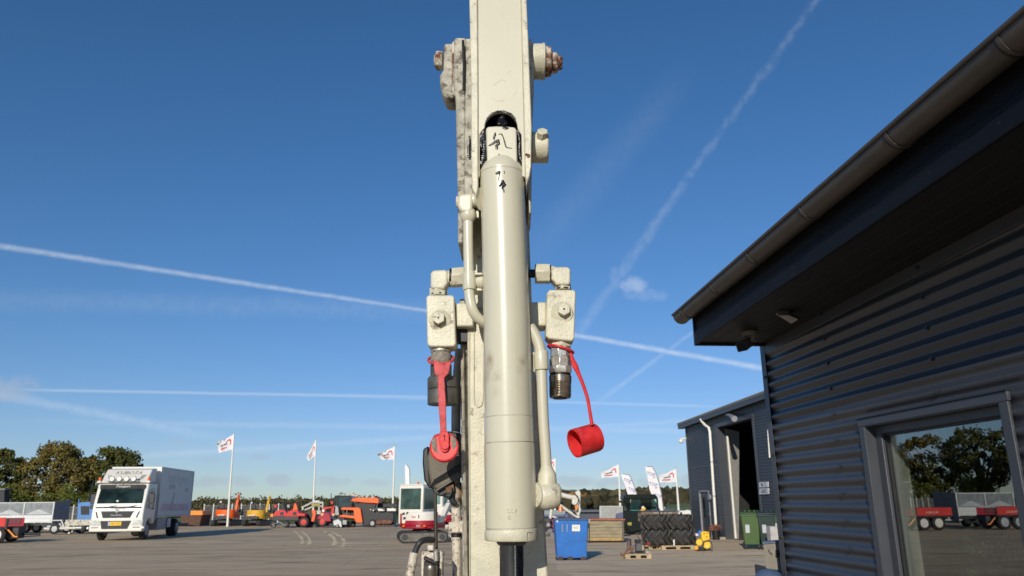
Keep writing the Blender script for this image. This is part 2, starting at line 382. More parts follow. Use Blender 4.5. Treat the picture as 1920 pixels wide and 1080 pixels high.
# sandy wheel tracks: narrow wavy strips lying on the yard
def strip(name, pts, w, m, z, kind='structure'):
    mb = MB(); P = [gnd(*p) for p in pts]; n = len(P); vs = []
    for i, p in enumerate(P):
        a = P[max(0, i-1)]; b = P[min(n-1, i+1)]; d = (b-a); d.z = 0; d.normalize(); q = V((-d.y, d.x, 0))*w/2*(.85+1.9*noise.noise(p*2.7))
        vs += [(p.x-q.x, p.y-q.y, z), (p.x+q.x, p.y+q.y, z)]
    o = mb.add(vs, [(2*i, 2*i+1, 2*i+3, 2*i+2) for i in range(n-1)]).build(name, m, smooth=0); o['kind'] = kind; return o
def curvepx(a, b, c, n=16):
    return [((1-t)**2*a[0]+2*t*(1-t)*b[0]+t*t*c[0], (1-t)**2*a[1]+2*t*(1-t)*b[1]+t*t*c[1]) for t in [i/n for i in range(n+1)]]
strip('sandy_track', curvepx((552, 996), (572, 1010), (566, 1021)), .16, sand_m, .008)
strip('sandy_track', curvepx((565, 996), (588, 1012), (578, 1022)), .14, sand_m, .008)
strip('sandy_track', curvepx((608, 996), (640, 1014), (622, 1025)), .20, sand_m, .008)
strip('sandy_track', curvepx((620, 996), (658, 1014), (640, 1026)), .18, sand_m, .008)
strip('sandy_track', curvepx((520, 1022), (640, 1026), (780, 1024)), .14, sand_m, .012)
strip('sandy_track', curvepx((560, 1026), (660, 1034), (790, 1029)), .12, sand_m, .012)
strip('painted_line', curvepx((0, 1029), (35, 1024), (78, 1017)), .10, chalk, .008)
strip('painted_line', curvepx((725, 1008), (690, 1030), (640, 1060)), .022, chalk, .016)
strip('painted_line', curvepx((1405, 1050), (1430, 1053), (1446, 1055)), .09, chalk, .012)

strip('sandy_track', curvepx((640, 1019), (760, 1023), (850, 1021)), .5, sand_m, .012)
strip('sandy_track', curvepx((700, 1052), (800, 1050), (850, 1058)), .10, sand_m, .012)
strip('sandy_track', curvepx((470, 1031), (560, 1027), (650, 1028)), .07, sand_m, .016)
tar = mat('dark_tar_seam', (.07, .06, .05), .8, var=.3)
for k_, (a_, c_, b_) in enumerate((((-20, 1046), (300, 1058), (760, 1049)), ((1120, 1062), (1280, 1068), (1420, 1061)))):
    strip('tar_seam', curvepx(a_, c_, b_, 60), .018, tar, .018+.004*k_)

# hills: rolling terrain with a mass of trees
def hillprof(x):                              # metres above the yard, along the far ridge
    r = min(1., max(0., (x+90)/150)); return -2.5 + 6.5*r + (1.2+2*r)*noise.noise(V((x*.005, 3.3, 0))) + 1.2*noise.noise(V((x*.016, 1, 0)))
hm = bpy.data.materials.new('wooded_hillside'); hm.use_nodes = True
_t = hm.node_tree; _b = _t.nodes['Principled BSDF']; _L = _t.links.new; _b.inputs['Roughness'].default_value = .95; _b.inputs['Specular IOR Level'].default_value = .1
_tc = _t.nodes.new('ShaderNodeTexCoord'); _n = _t.nodes.new('ShaderNodeTexNoise'); _n.inputs['Scale'].default_value = .02; _n.inputs['Detail'].default_value = 6; _L(_tc.outputs['Object'], _n.inputs[0])
_r = _t.nodes.new('ShaderNodeValToRGB'); _e = _r.color_ramp.elements; _e[0].position = .35; _e[0].color = (.055, .065, .035, 1); _e[1].position = .65; _e[1].color = (.12, .13, .045, 1)
_L(_n.outputs[0], _r.inputs[0]); _L(_r.outputs[0], _b.inputs['Base Color'])
mb = MB(); nx, ny = 180, 22; x0, x1 = -900, 900; vs = []
for j in range(ny+1):
    for i in range(nx+1):
        x = x0+(x1-x0)*i/nx; y = 320+680*j/ny; u = j/ny
        vs.append((x, y, -2 + (hillprof(x)+2)*min(1, u*1.25)**1.3))
mb.add(vs, [(j*(nx+1)+i, j*(nx+1)+i+1, (j+1)*(nx+1)+i+1, (j+1)*(nx+1)+i) for j in range(ny) for i in range(nx)])
mb.build('hills', hm)['kind'] = 'structure'
leafc = mat('distant_tree_foliage', (.040, .043, .028), .95, var=.25, vscale=.03, c2=(.078, .066, .034), island=.45, spec=.1)
leafo = mat('distant_autumn_foliage', (.20, .10, .03), .95, var=.2, vscale=.1, island=.4, spec=.1)
def wood(name, xs, y0, y1, n, h0, h1, m, label, lift=None, seedv=3):
    rr = random.Random(seedv); mb = MB()
    for _ in range(n):
        y = rr.uniform(y0, y1); x = rr.uniform(xs[0], xs[1])*y; u = max(0, (y-320)/680)
        z = (-2+(hillprof(x)+2)*min(1, u*1.25)**1.3) if y > 320 else 0
        h = rr.uniform(h0, h1)*(1+.35*noise.noise(V((x*.02, y*.02, 5))))
        mb.ball((x, y, z+h*.45), h*.55, 8, (rr.uniform(.7, 1.5), rr.uniform(.8, 1.2), rr.uniform(.8, 1.1)), .9, 3.2)
    o = mb.build(name, m, smooth=0); return tag(o, label, None, None, 'stuff')
wood('far_wood', (-.75, -.02), 560, 950, 2300, 3.5, 7.5, leafc, 'dark wood covering the far ridge on the left')
wood('far_wood', (-.02, .30), 480, 900, 1500, 4, 9, leafc, 'dark wooded ridge behind the flags on the right', seedv=5)
wood('near_hedge', (-.70, -.11), 120, 230, 1500, .9, 2.4, leafc, 'scrub and hedges behind the parked machines', seedv=6)
wood('near_hedge', (.02, .185), 170, 330, 1100, .8, 2.6, leafc, 'scrub in front of the hill on the right', seedv=8)
wood('near_hedge', (.185, .30), 330, 400, 400, 1.5, 3.5, leafc, 'hedge beyond the green field on the right', seedv=18)
wood('autumn_scrub', (.068, .098), 250, 300, 16, 3, 4.5, leafo, 'orange autumn trees in the scrub on the right', seedv=9)

# ------------------------------------------------------------------ trees, left
bark = mat('bark', (.10, .08, .06), .9, var=.3, vscale=4)
def leafmat(n, a, b): return mat(n, a, .7, var=.3, vscale=.8, c2=b, island=.6, spec=.25)
lf_aut = leafmat('autumn_oak_leaves', (.095, .098, .024), (.21, .155, .038))
lf_grn = leafmat('green_oak_leaves', (.050, .062, .018), (.12, .12, .028))
lf_hdg = leafmat('hedge_leaves', (.07, .085, .014), (.15, .16, .028))
def leaves(clumps, n, size, rr):
    mb = MB()
    for (c, r) in clumps:
        for _ in range(n):
            d = V((rr.gauss(0, 1), rr.gauss(0, 1), rr.gauss(0, .8))).normalized()*r*rr.random()**.4
            p = c+d; a = V((rr.uniform(-1, 1), rr.uniform(-1, 1), rr.uniform(-1, 1))).normalized(); b = a.orthogonal().normalized(); s = size*rr.uniform(.6, 1.3)
            mb.add([p-a*s, p+b*s*.6, p+a*s, p-b*s*.6], [(0, 1, 2, 3)])
    return mb
def tree(label, px, py, Y, top, wpx, m, seed, group, dens=1., trunkh=.3):
    rr = random.Random(seed); g = at(px, py, Y); g.z = 0; H = at(px, top, Y).z; W = wpx*mpp((g.x, Y, 2))/2
    o = thing('broadleaf_tree', label, 'tree', g, group)
    tr = MB(); cl = []
    tr.tube([g, g+V((.1, 0, H*trunkh)), g+V((-.1, .1, H*.75))], [.26, .19, .05], 8)
    for k in range(10):
        a = rr.uniform(0, 6.28); b = g+V((0, 0, H*rr.uniform(trunkh*.6, .55))); e = g+V((math.cos(a)*W*.8, math.sin(a)*W*.7, H*rr.uniform(.5, .9)))
        mpt = (b+e)/2+V((0, 0, .2)); tr.tube([b, mpt, e], [.10, .06, .02], 6)
    for k in range(int(88*dens)):
        a = rr.uniform(0, 6.28); q = rr.random()**.5; hh = rr.uniform(-1, 1)
        rad = W*math.sqrt(max(.05, 1-hh*hh))*(.45+.55*q)*(1+.25*noise.noise(V((a*1.3, hh*2, seed))))
        cl.append((g+V((math.cos(a)*rad, math.sin(a)*rad*.8, H*(trunkh+1)/2+hh*H*(1-trunkh)/2*.93)), rr.uniform(.35, .75)*W/3.2))
    tr.build('trunk', bark, o); leaves(cl, 95, .12, rr).build('crown', m, o, smooth=0); return o
TG = 'broadleaf trees beyond the trailers on the left'
TY = 66
tree('broad autumn brown tree standing behind the trailers, left of the truck', 92, 985, TY, 836, 150, lf_aut, 11, TG, 1.6, .22)
tree('dark green round tree rising behind the white truck', 200, 985, TY+1, 842, 118, lf_grn, 12, TG, 1.4, .24)
tree('dark tree cut by the left edge of the photo', -22, 985, TY-2, 842, 90, lf_grn, 13, TG, 1.1, .3)
for i, (px, top, w, m_) in enumerate(((-120, 820, 130, lf_aut), (-235, 800, 140, lf_grn), (-360, 790, 150, lf_grn), (-500, 770, 160, lf_aut), (-650, 745, 180, lf_grn))):
    tree(['russet tree beyond the trailers, seen in the window glass', 'tall dark tree beyond the trailers, seen in the window glass', 'wide dark tree beyond the trailers, seen in the window glass', 'brown topped tree beyond the trailers, seen in the window glass', 'farthest left tree, seen in the window glass'][i], px, 990, TY-3-i*4, top, w, m_, 20+i, TG, .8)
rr = random.Random(4); cl = []
for k in range(330):
    px = rr.uniform(-260, 168); Y = rr.uniform(58, 63); p = at(px, 985, Y); hh = rr.uniform(.2, 2.5 if px > 20 else 3.0)*(1+.3*noise.noise(V((px*.03, 0, 0)))); p.z = hh; cl.append((p, .5))
tag(leaves(cl, 60, .10, rr).build('hedge', lf_hdg, smooth=0), 'yellow green hedge under the trees on the left', None, None, 'stuff')
rr = random.Random(5); cl = []
for k in range(300):
    px = rr.uniform(365, 745); p = at(px, 980, rr.uniform(82, 90)); p.z = rr.uniform(.2, 2.1)*(1+.5*noise.noise(V((px*.04, 2, 0)))); cl.append((p, .6))
tag(leaves(cl, 40, .13, rr).build('hedge', leafmat('brown_hedge_leaves', (.06, .058, .026), (.13, .11, .045)), smooth=0), 'brownish hedge behind the orange and yellow diggers', None, None, 'stuff')

# ------------------------------------------------------------------ the crane arm in the foreground
YA, YF, YB = 1.28, 1.262, 1.37                # cylinder axis, upper front plate, lower beam face
arm = thing('excavator_arm', 'cream painted hydraulic digger arm standing upright in the middle foreground', 'digger arm', (-.02, 1.42, 0))
# lower beam: front face seen left of the cylinder and, in the cylinder's shadow, right of it
def vpx(pts, Y): return [at(x, y, Y) for x, y in pts]
bot_l, bot_r = at(880, 1120, YB), at(1028, 1120, YB)
lowz = .05
def down(p, q, z):                            # continue the edge q->p down to height z
    d = p-q; return p + d*((z-p.z)/d.z)
L0, R0 = at(876, 640, YB), at(1000, 640, YB)
bl, br = down(bot_l, L0, lowz), down(bot_r, R0, lowz)
face = [bl, br, at(1021, 965, YB), at(1008, 740, YB), R0, at(991, 400, YB), at(985, 335, YB), at(884, 335, YB), at(873, 500, YB), L0, at(878, 805, YB)]
MB().prism(face, [p+V((0, .13, 0)) for p in face]).build('lower_beam', cream_rough, arm, bevel=.004)
# foot that carries the beam on the ground
ft = MB(); ft.box(bl.x-.12, br.x+.12, YB-.16, YB+.34, 0, .05); ft.build('ground_foot', dgrey, arm, bevel=.006)
# weld bead, a long U on the beam's face
wb = [(889, 560), (889, 650), (888.5, 740), (890, 757), (896, 764), (903, 760), (906, 748), (906.5, 640), (906.5, 560)]
PX().rod([(x, y, 1.3, YB-.001) for x, y in wb], YB, 8).build('weld_bead', cream_rough, arm)
PX().rod([(x, y, 1.0, YB-.001) for x, y in ((880.5, 610), (880, 800), (880.5, 1000), (881, 1100))], YB, 6).build('edge_weld', cream_rough, arm)
# side plates that carry the pivot: thick rough plate left, dark one right
PX().poly([(855, 70), (873, 70), (873, 180), (872, 360), (869, 455), (858.5, 455), (858, 360), (854, 180), (851, 176), (851, 74)], YF+.03, .11).build('side_plate', cream_old, arm, bevel=.003)
PX().poly([(988, 78), (996, 70), (1001, 90), (1001, 175), (999, 190), (996, 400), (990, 400)], YF+.045, .10).build('side_plate', cream_rough, arm, bevel=.003)
PX().poly([(873, 72), (884, 72), (887, 360), (875, 440), (869, 440), (871, 300)], YF+.022, .10).build('spacer_plate', cream_old, arm, bevel=.002)
# back strips running down behind the beam's left edge
PX().poly([(862, 560), (871, 560), (876, 640), (878, 800), (880, 1100), (868, 1100), (864, 800), (863, 640)], YB+.03, .05).build('back_plate', cream_old, arm, bevel=.002)
PX().rod([(867, 655, 3.2), (869, 800, 3.2), (872, 960, 3.4), (875, 1110, 3.6)], YB+.015, 8).build('return_hose', hose_old, arm)

# upper boom: front plate with an arched slot, two edge flanges, hollow behind
def arch(cx, top, half, bot, n=14):
    ry = half*1.02; return [(cx-half, bot)] + [(cx-math.cos(math.pi*i/n)*half, top+ry-math.sin(math.pi*i/n)*ry) for i in range(n+1)] + [(cx+half, bot)]
up = 3.15
sl = arch(939.5, 208, 31, 330)
pl = PX()
sl = [(899.5, 330), (899.5, 252), (903, 246)] + [p for p in sl[1:-1]] + [(973, 246), (977.5, 252), (979, 330)]
face2 = [at(896, -330, YF), at(896, 0, YF), at(897, 332, YF)] + [at(x, y, YF) for x, y in sl] + [at(985, 332, YF), at(980.5, 150, YF), at(976.5, 0, YF), at(971, -330, YF)]
pl.prism(face2, [p+V((0, .012, 0)) for p in face2]); pl.build('front_plate', cream, arm, bevel=.0015)
# flange strips, 3 mm proud of the plate
for pts in ([(880, -330), (880, 0), (883, 150), (884, 300), (885, 352), (893, 368), (896.5, 350), (896.6, 200), (895.2, 0), (895.2, -330)],
            [(972, -330), (977.3, 0), (981.2, 150), (985.2, 332), (987, 348), (993, 331), (996, 312), (997, 240), (996.5, 225), (991, 80), (987.5, 0), (981, -330)]):
    PX().poly(pts, YF-.004, .13).build('edge_flange', cream_rough, arm, bevel=.0022, seg=3)
for pts in ([(896.3, -300), (896.3, 0), (897.2, 200), (898, 320)], [(972, -300), (977, 0), (981.2, 150), (984.8, 310)]):
    PX().rod([(x, y, .8, YF+.0006) for x, y in pts], YF, 6).build('corner_weld', cream_seam, arm)
# inner side of the hollow: back wall and greased cheeks
PX().poly([(896, -330), (896, 360), (984, 360), (976, -330)], YF+.10, .012).build('boom_back_wall', hole, arm)
PX().poly([(897, -100), (897, 350), (901, 350), (901, -100)], YF+.013, .085).build('boom_cheek', hole, arm)
PX().poly([(980, -100), (984, 350), (980, 350), (976, -100)], YF+.013, .085).build('boom_cheek', hole, arm)
# faint scratches in the paint
for pts in ([(938, 22), (946, 32), (951, 44), (953, 58)], [(925, 160), (932, 155), (940, 149), (948, 152)], [(924, 184), (934, 190), (946, 188)], [(952, 137), (958, 132)], [(962, 178), (968, 172)]):
    PX().rod([(x, y, .55, YF-.0001) for x, y in pts], YF, 5).build('paint_run', cream, arm)

# pivot pin: bolt head and bosses left, washers and nut right
def pin(name, px0, px1, cy, rpx, m, Y, n=20, **k):
    a, b = at(px0, cy, Y), at(px1, cy, Y); return MB().tube([a, b], rpx*mpp(a), n).build(name, m, arm, **k)
YP = YF+.075
pin('pivot_head', 817, 831, 114, 19, cream_heavy, YP, 6, bevel=.004, seg=3)
pin('pivot_head_cap', 814.5, 818, 114, 12.5, cream_heavy, YP, 12, bevel=.003)
PX().poly([(832, 80), (852, 80), (852, 183), (836, 183), (829, 172), (825, 160), (824, 140), (831, 130)], YP-.03, .055).build('pivot_boss_plate', cream_old, arm, bevel=.006, seg=3)
PX().rect(847, 76, 856, 178, YP-.034, .06).build('pivot_collar', cream_heavy, arm, bevel=.004)
PX().rod([(868, 76, 2.5), (870.5, 120, 3), (869.5, 170, 2.5)], YF+.018, 8).build('grease_seam', hole, arm)
pin('pin_sleeve', 995, 1020, 116, 33, cream_rough, YP, 26, bevel=.003)
pin('pin_washer', 1016, 1022, 116, 34.5, cream_rough, YP, 26, bevel=.002)
pin('pin_washer', 1021, 1034, 116, 28.5, cream_heavy, YP, 22, bevel=.004, seg=3)
pin('pin_nut', 1032, 1046, 118, 20.5, cream_heavy, YP, 6, bevel=.004)
PX().rod([(1044, 118, 14), (1048, 118, 14), (1052, 118, 11)], YP, 12).build('pin_thread', cream_heavy, arm, disp=0)
mb = MB(); 
for k in range(7):
    a = 2*math.pi*k/7; c = at(1051, 118, YP); mb.ball(c+V((0, math.cos(a)*.010, math.sin(a)*.010)), .0042, 8, nz=.4)
mb.build('cotter_pin', rust, arm)
# the small stop on the right with its set bolt
a, b = at(996, 277, YF+.055), at(1028, 277, YF+.055)
MB().tube([a, b], 29*mpp(a), 28).build('stop_sleeve', cream_rough, arm, bevel=.003)
def bolt(cx, cy, Y, r, dep, m=cream_rough, name='hex_bolt', n=6, dot=True, par=None):
    c = at(cx, cy, Y); rr_ = r*mpp(c); d = V((0, -dep, 0))
    o = MB().tube([c, c+d], rr_, n, up=(0, 0, 1)).build(name, m, par or arm, bevel=.0012)
    if dot: MB().tube([c+d+V((0, .001, 0)), c+d+V((0, -.0006, 0))], rr_*.16, 8).build('bolt_dimple', hole, par or arm)
    return o
c = at(1016, 262, YF+.03); MB().tube([c+V((0, .01, -.0)), c+V((.001, -.012, .012))], 11*mpp(c), 6).build('set_bolt', cream_rough, arm, bevel=.0015)

# the ram: barrel, collars, gland, chrome rod
def lathe_px(name, prof, Y, m, n=48, **k):
    return PX().rod([(x, y, r, Y) for x, y, r in prof], Y, n, up=(0, 1, 0)).build(name, m, arm, **k)
PX().poly([(911, 241), (915, 237), (930, 236), (950, 236.5), (965, 238), (968.5, 243), (970, 302), (969, 312), (914, 312), (913, 300)], YA-.026, .05).build('ram_eye', cream, arm, bevel=.005, seg=4)
lathe_px('barrel_shoulder', [(940, 300, 25), (940.2, 303, 28.5), (940.4, 309, 34), (940.6, 316, 38.5), (941, 323, 41.4), (941, 329, 42.3)], YA, cream, 56)
brl = lathe_px('ram_barrel', [(941, 327, 41.6), (943.5, 400, 41.6), (950, 600, 43.4), (952.7, 740, 44.7), (953.6, 782.5, 45.2)], YA, cream, 64)
lathe_px('barrel_seam_ring', [(941, 325.6, 42.2), (941, 329.4, 42.2)], YA, cream, 64)
lathe_px('barrel_collar', [(953.6, 783.5, 45.9), (954.7, 831, 46.6)], YA, cream, 64, bevel=.0008)
lathe_px('barrel_joint', [(953.6, 781.2, 44.6), (953.6, 784.5, 44.6)], YA, cream_seam, 64)
lathe_px('lower_barrel', [(954.7, 832.5, 47.3), (957, 930, 48.0), (958, 990, 48.2)], YA, cream, 64, bevel=.0008)
lathe_px('barrel_joint', [(954.7, 830.5, 46.3), (954.7, 833.5, 46.3)], YA, cream_seam, 64)
lathe_px('end_cap', [(958.2, 991.5, 48.6), (958.4, 997, 49.8), (958.6, 1010, 49.8), (958.6, 1014, 48)], YA, cream_rough, 56, bevel=.0012)
lathe_px('end_cap_groove', [(958.2, 989, 47.6), (958.3, 993, 47.6)], YA, cream_seam, 56)
for pts in ([(988.6, 998.5), (988.4, 1012)], [(988.6, 998.5), (998, 998.8)]):
    PX().rod([(x, y, .5, YA-.034 if x < 990 else YA-.0275) for x, y in pts], YA, 6).build('lock_notch', hole, arm)
lathe_px('rod_gland', [(959, 1012, 28), (959, 1018, 28), (959, 1022, 25)], YA, blacksteel, 32)
pb = at(960, 1120, YA); pa = at(959, 1018, YA); pe = down(pb, pa, .30)
MB().tube([pa, pb, pe], 23*mpp(pa)*.985, 40).build('piston_rod', chrome, arm)
MB().box(pe.x-.045, pe.x+.045, YA-.04, YB+.005, .20, .31).build('rod_eye', cream_rough, arm, bevel=.008)
# embossed marks on the lower barrel and a hairline along the barrel
ym = YA-.0405
text('embossed_mark', 'OSV', .0085, at(959, 958, ym-.0008), (1, 0, 0), cream, arm, depth=.0009)
text('embossed_mark', '8', .0095, at(954, 970, ym-.0011), (1, 0, 0), cream, arm, depth=.0009)
text('embossed_mark', '91', .0085, at(984, 970, ym+.011), (1, .55, 0), cream, arm, depth=.0009)
text('embossed_mark', '18', .0080, at(936, 971, ym+.0042), (1, -.45, 0), cream, arm, depth=.0009)
def onbarrel(px, py, cx, rpx):                # point on the barrel's front seen at this pixel
    s = max(-.97, min(.97, (px-cx)/rpx)); r = rpx*mpp(at(cx, py, YA)); return at(px, py, YA - math.sqrt(1-s*s)*r - .0001)
MB().tube([onbarrel(x, y, cx, r) for x, y, cx, r in ((961, 352, 942, 41.5), (964, 450, 945, 42), (967, 560, 949, 43), (966.5, 610, 950, 43.6), (970, 700, 952, 44.3), (971, 782, 953.6, 45))], .00028, 5).build('hairline_scratch', cream_seam, arm)
MB().tube([onbarrel(x, y, cx, r) for x, y, cx, r in ((964, 334, 941, 42), (969, 345, 941, 42), (975, 358, 942, 42), (981, 372, 943, 42))], .0004, 5).build('curved_scratch', cream_seam, arm)

# grease: packed round the nipple and smeared down the eye
def smear(name, pts, Y, m=grease, r0=2., nz_=.5, par=None):
    mb = MB()
    for i in range(len(pts)-1):
        a, b = pts[i], pts[i+1]; k = max(1, int(math.hypot(a[0]-b[0], a[1]-b[1])/(.7*min(a[2], b[2]))))
        for j in range(k):
            t = j/k; x, y, r = (a[q]*(1-t)+b[q]*t for q in range(3)); yy = Y(x, y) if callable(Y) else Y
            p = at(x, y, yy); s = r*mpp(p)*(1+.5*noise.noise(V((x*.5, y*.5, 1)))); mb.ball(p, s, 8, (1, .30, 1), nz_, 2.5)
    return mb.build(name, m, par or arm)
def surf(x, y):                               # front of the eye, then of the shoulder and barrel
    if y < 303: return YA-.0262
    rp = 42.4 if y > 322 else 32+10.4*(y-303)/19
    return YA - math.sqrt(max(0, 1-((x-941)/rp)**2))*rp*mpp(at(941, y, YA))
c = at(941, 228, YF+.002); g = MB()
for dx, dy, r in ((0, 0, 8.5), (-4, 5, 6), (3, 8, 5.5), (1, -6, 6), (6, 3, 5)): g.ball(at(941+dx, 228+dy, YF+.004), r*mpp(c), 14, (1, .9, 1), .35, 3)
g.build('grease_lump', grease, arm)
smear('grease_smear', [(945, 239, 3), (950, 241, 2.5), (953, 240, 1.5)], surf)
smear('grease_smear', [(928.5, 249, 1), (928, 254, 2.2), (926, 259, 2.6), (927, 262, 1.2)], surf)
smear('grease_smear', [(917, 273, 1.6), (923, 270, 2), (929, 266, 2.5), (934, 264, 3.2), (935, 269, 2.6), (931, 274, 2.6), (931, 278, 3), (933, 279, 1.2)], surf)
smear('grease_smear', [(935, 252, .8), (940, 251, 1), (943, 256, 1.1), (945.5, 264, 1.3), (948, 274, 1.3), (951, 277, 1.2), (960, 278, .8)], surf)
smear('grease_smear', [(935.5, 290, 1.5), (936, 300, 1.9), (939, 304, 1.9), (943, 309, 2.1), (944, 312, 2.3), (940, 313, 1.5)], surf)
smear('grease_smear', [(930, 310, 1.2), (934, 313, 1.5)], surf); smear('grease_smear', [(945, 318, .8), (946, 325, .9)], surf)
smear('grease_smear', [(931, 325, 2.2), (936, 322, 2.6), (936, 328, .9), (935, 338, .9)], surf)
smear('grease_smear', [(937, 348, 2.2), (942, 341, 3.4), (946, 346, 3), (941, 351, 2), (944, 356, 1.6), (945, 361, 1)], surf)
smear('packed_grease', [(907, 246, 4), (905, 256, 6), (907, 266, 7.5), (908, 276, 7), (909, 288, 5), (907, 300, 6), (903, 312, 5)], YF+.004, nz_=.8)
smear('packed_grease', [(903, 262, 2), (902, 270, 3), (904, 277, 2.5)], YF-.001, nz_=.8)
smear('packed_grease', [(972, 246, 3), (974, 258, 3.6), (975, 270, 3.8), (974, 285, 3.6), (976, 298, 4.6), (981, 308, 4.6)], YF+.002, nz_=.8)
smear('grease_edge', [(910, 232, 1.2), (914, 221, 1.6), (922, 213, 1.8), (933, 208.5, 1.5), (946, 209, 1.6), (958, 214, 1.8), (966, 223, 1.4)], YF-.0005, nz_=.8)
smear('grease_streak', [(880, 256, 1.6), (880, 268, 3), (879, 282, 3.2), (880, 296, 2.4)], YF+.018)
smear('rust_chip', [(987, 290, 3), (991, 291, 3.4), (990, 296, 2)], YF-.0045, rust)
# brown hand marks on the barrel: grime of fixed shape on the paint itself
def grime(m, spots, colr=(.30, .20, .10)):
    t = m.node_tree; L = t.links.new; b = t.nodes['Principled BSDF']; src = b.inputs['Base Color'].links[0].from_socket
    tcn = t.nodes.new('ShaderNodeTexCoord'); nn = t.nodes.new('ShaderNodeTexNoise'); nn.inputs['Scale'].default_value = 90; nn.inputs['Detail'].default_value = 5; nn.inputs['Roughness'].default_value = .7; L(tcn.outputs['Object'], nn.inputs[0])
    acc = None
    def mth(op, a, c, cl=False):
        n = t.nodes.new('ShaderNodeMath'); n.operation = op; n.use_clamp = cl
        for i, x in enumerate((a, c)):
            if isinstance(x, (int, float)): n.inputs[i].default_value = x
            else: L(x, n.inputs[i])
        return n.outputs[0]
    for (p, sx, sz, k) in spots:
        q = V(p)-arm.location; mp = t.nodes.new('ShaderNodeMapping'); mp.vector_type = 'POINT'; L(tcn.outputs['Object'], mp.inputs[0])
        mp.inputs['Location'].default_value = (-q.x/sx, -q.y/.05, -q.z/sz); mp.inputs['Scale'].default_value = (1/sx, 1/.05, 1/sz)
        ln = t.nodes.new('ShaderNodeVectorMath'); ln.operation = 'LENGTH'; L(mp.outputs[0], ln.inputs[0])
        f = mth('MULTIPLY', mth('SUBTRACT', 1.0, ln.outputs['Value'], True), k)
        acc = f if acc is None else mth('MAXIMUM', acc, f)
    f = mth('MULTIPLY', acc, mth('MULTIPLY', mth('SUBTRACT', nn.outputs[0], .28), 3.2, True), True)
    mx = t.nodes.new('ShaderNodeMix'); mx.data_type = 'RGBA'; L(f, mx.inputs[0]); L(src, mx.inputs[6]); mx.inputs[7].default_value = colr+(1,); L(mx.outputs[2], b.inputs['Base Color'])
barrel_m = cream.copy(); barrel_m.name = 'cream_gloss_paint_with_grime'; brl.data.materials[0] = barrel_m
grime(barrel_m, [(onbarrel(918, 678, 951, 44), .009, .022, .95), (onbarrel(914, 702, 951, 44), .006, .018, .6), (onbarrel(931, 706, 952, 44), .014, .012, .45), (onbarrel(980, 676, 951, 44), .009, .012, .75), (onbarrel(990, 666, 951, 44), .006, .014, .6), (onbarrel(973, 692, 951, 44), .008, .010, .4), (onbarrel(928, 735, 952, 44), .012, .016, .22), (onbarrel(915, 555, 949, 43), .008, .014, .12)])

# hard pipes of the ram
def curve3(P, n=10):
    out = []
    for i in range(len(P)-1):
        a = P[max(0, i-1)]; b = P[i]; c = P[i+1]; d = P[min(len(P)-1, i+2)]
        for k in range(n):
            t = k/n; out.append(tuple(.5*(2*b[q]+(c[q]-a[q])*t+(2*a[q]-5*b[q]+4*c[q]-d[q])*t*t+(-a[q]+3*b[q]-3*c[q]+d[q])*t**3) for q in range(len(b))))
    out.append(tuple(P[-1])); return out
YL = 1.285
PX().rod([(905, 374, 23, YA), (897, 375, 20, YL), (890, 376, 13.5, YL), (884, 377, 13, YL)], YL, 28).build('port_boss', cream, arm, bevel=.0006)
PX().poly([(858, 369), (862, 363), (884, 361), (887, 366), (886, 391), (882, 398), (868, 398), (862, 394), (857, 384)], YL-.014, .028).build('elbow_body', cream, arm, bevel=.005, seg=4)
PX().rod([(855.5, 379, 11), (860, 379, 12)], YL, 18).build('elbow_plug', cream_rust, arm, bevel=.001)
PX().rod([(877, 394, 12.5), (877.3, 397, 14.5), (877.5, 406, 15), (877.8, 412, 13), (878, 416, 9.6)], YL, 24).build('pipe_nut', cream, arm)
PX().rod(curve3([(877.5, 412, 9.4, YL), (878, 470, 9.4, YL), (879.5, 530, 9.6, YL), (880.5, 555, 9.8, YL), (886, 580, 9.8, YL), (896, 596, 9.8, YL+.006), (910, 606, 9.8, YL+.014)]), YL, 20).build('hard_pipe', cream, arm)
PX().rod([(879, 512, 12), (879.4, 514, 12.4), (880, 541, 12.6), (880.2, 544, 12)], YL, 24).build('pipe_clamp', cream, arm, bevel=.0006)
PX().rect(890, 511, 904, 515, YL-.012, .03).build('clamp_bracket', cream, arm, bevel=.001)
PX().rod([(892, 528, 13), (906, 528, 17)], YL+.008, 22).build('clamp_boss', cream, arm, bevel=.002)
PX().rect(886, 540, 904, 545, YL+.004, .03).build('clamp_bracket', cream, arm, bevel=.001)
PX().poly([(893, 394), (898, 396), (898, 408), (892, 407)], YL+.005, .01).build('pipe_stop', cream, arm, bevel=.001)
# right hand pipe
YR = 1.29
PX().rod(curve3([(993, 612, 10, YR), (1003, 628, 10.4, YR), (1011, 648, 10.6, YR), (1014, 668, 10.6, YR), (1015.5, 700, 10.2, YR), (1018.5, 780, 10.2, YR), (1023, 850, 10.3, YR), (1024.5, 880, 10.6, YR)]), YR, 22).build('hard_pipe', cream, arm)
PX().rod([(1014, 659, 13), (1014.3, 661, 13.6), (1015.5, 691, 13.8), (1015.7, 694, 13.2)], YR, 24).build('pipe_clamp', cream, arm, bevel=.0006)
PX().poly([(998, 660), (1004, 660), (1004, 697), (1000, 697), (1000, 667)], YR+.002, .02).build('clamp_bracket', cream, arm, bevel=.001)
PX().rod([(1024.3, 874, 10.5), (1025, 880, 12.5), (1025.6, 889, 17), (1026.2, 906, 18), (1027, 915, 19)], YR, 26).build('flare_nut', cream_rough, arm)
PX().rod([(998, 929, 23.5, YA), (1010, 929, 24), (1012, 929, 21), (1014, 929, 25), (1022, 929, 26.5), (1038, 928.5, 24.5), (1046, 928, 22), (1050, 928, 19)], YR, 34).build('banjo_union', cream_rough, arm, bevel=.0008)
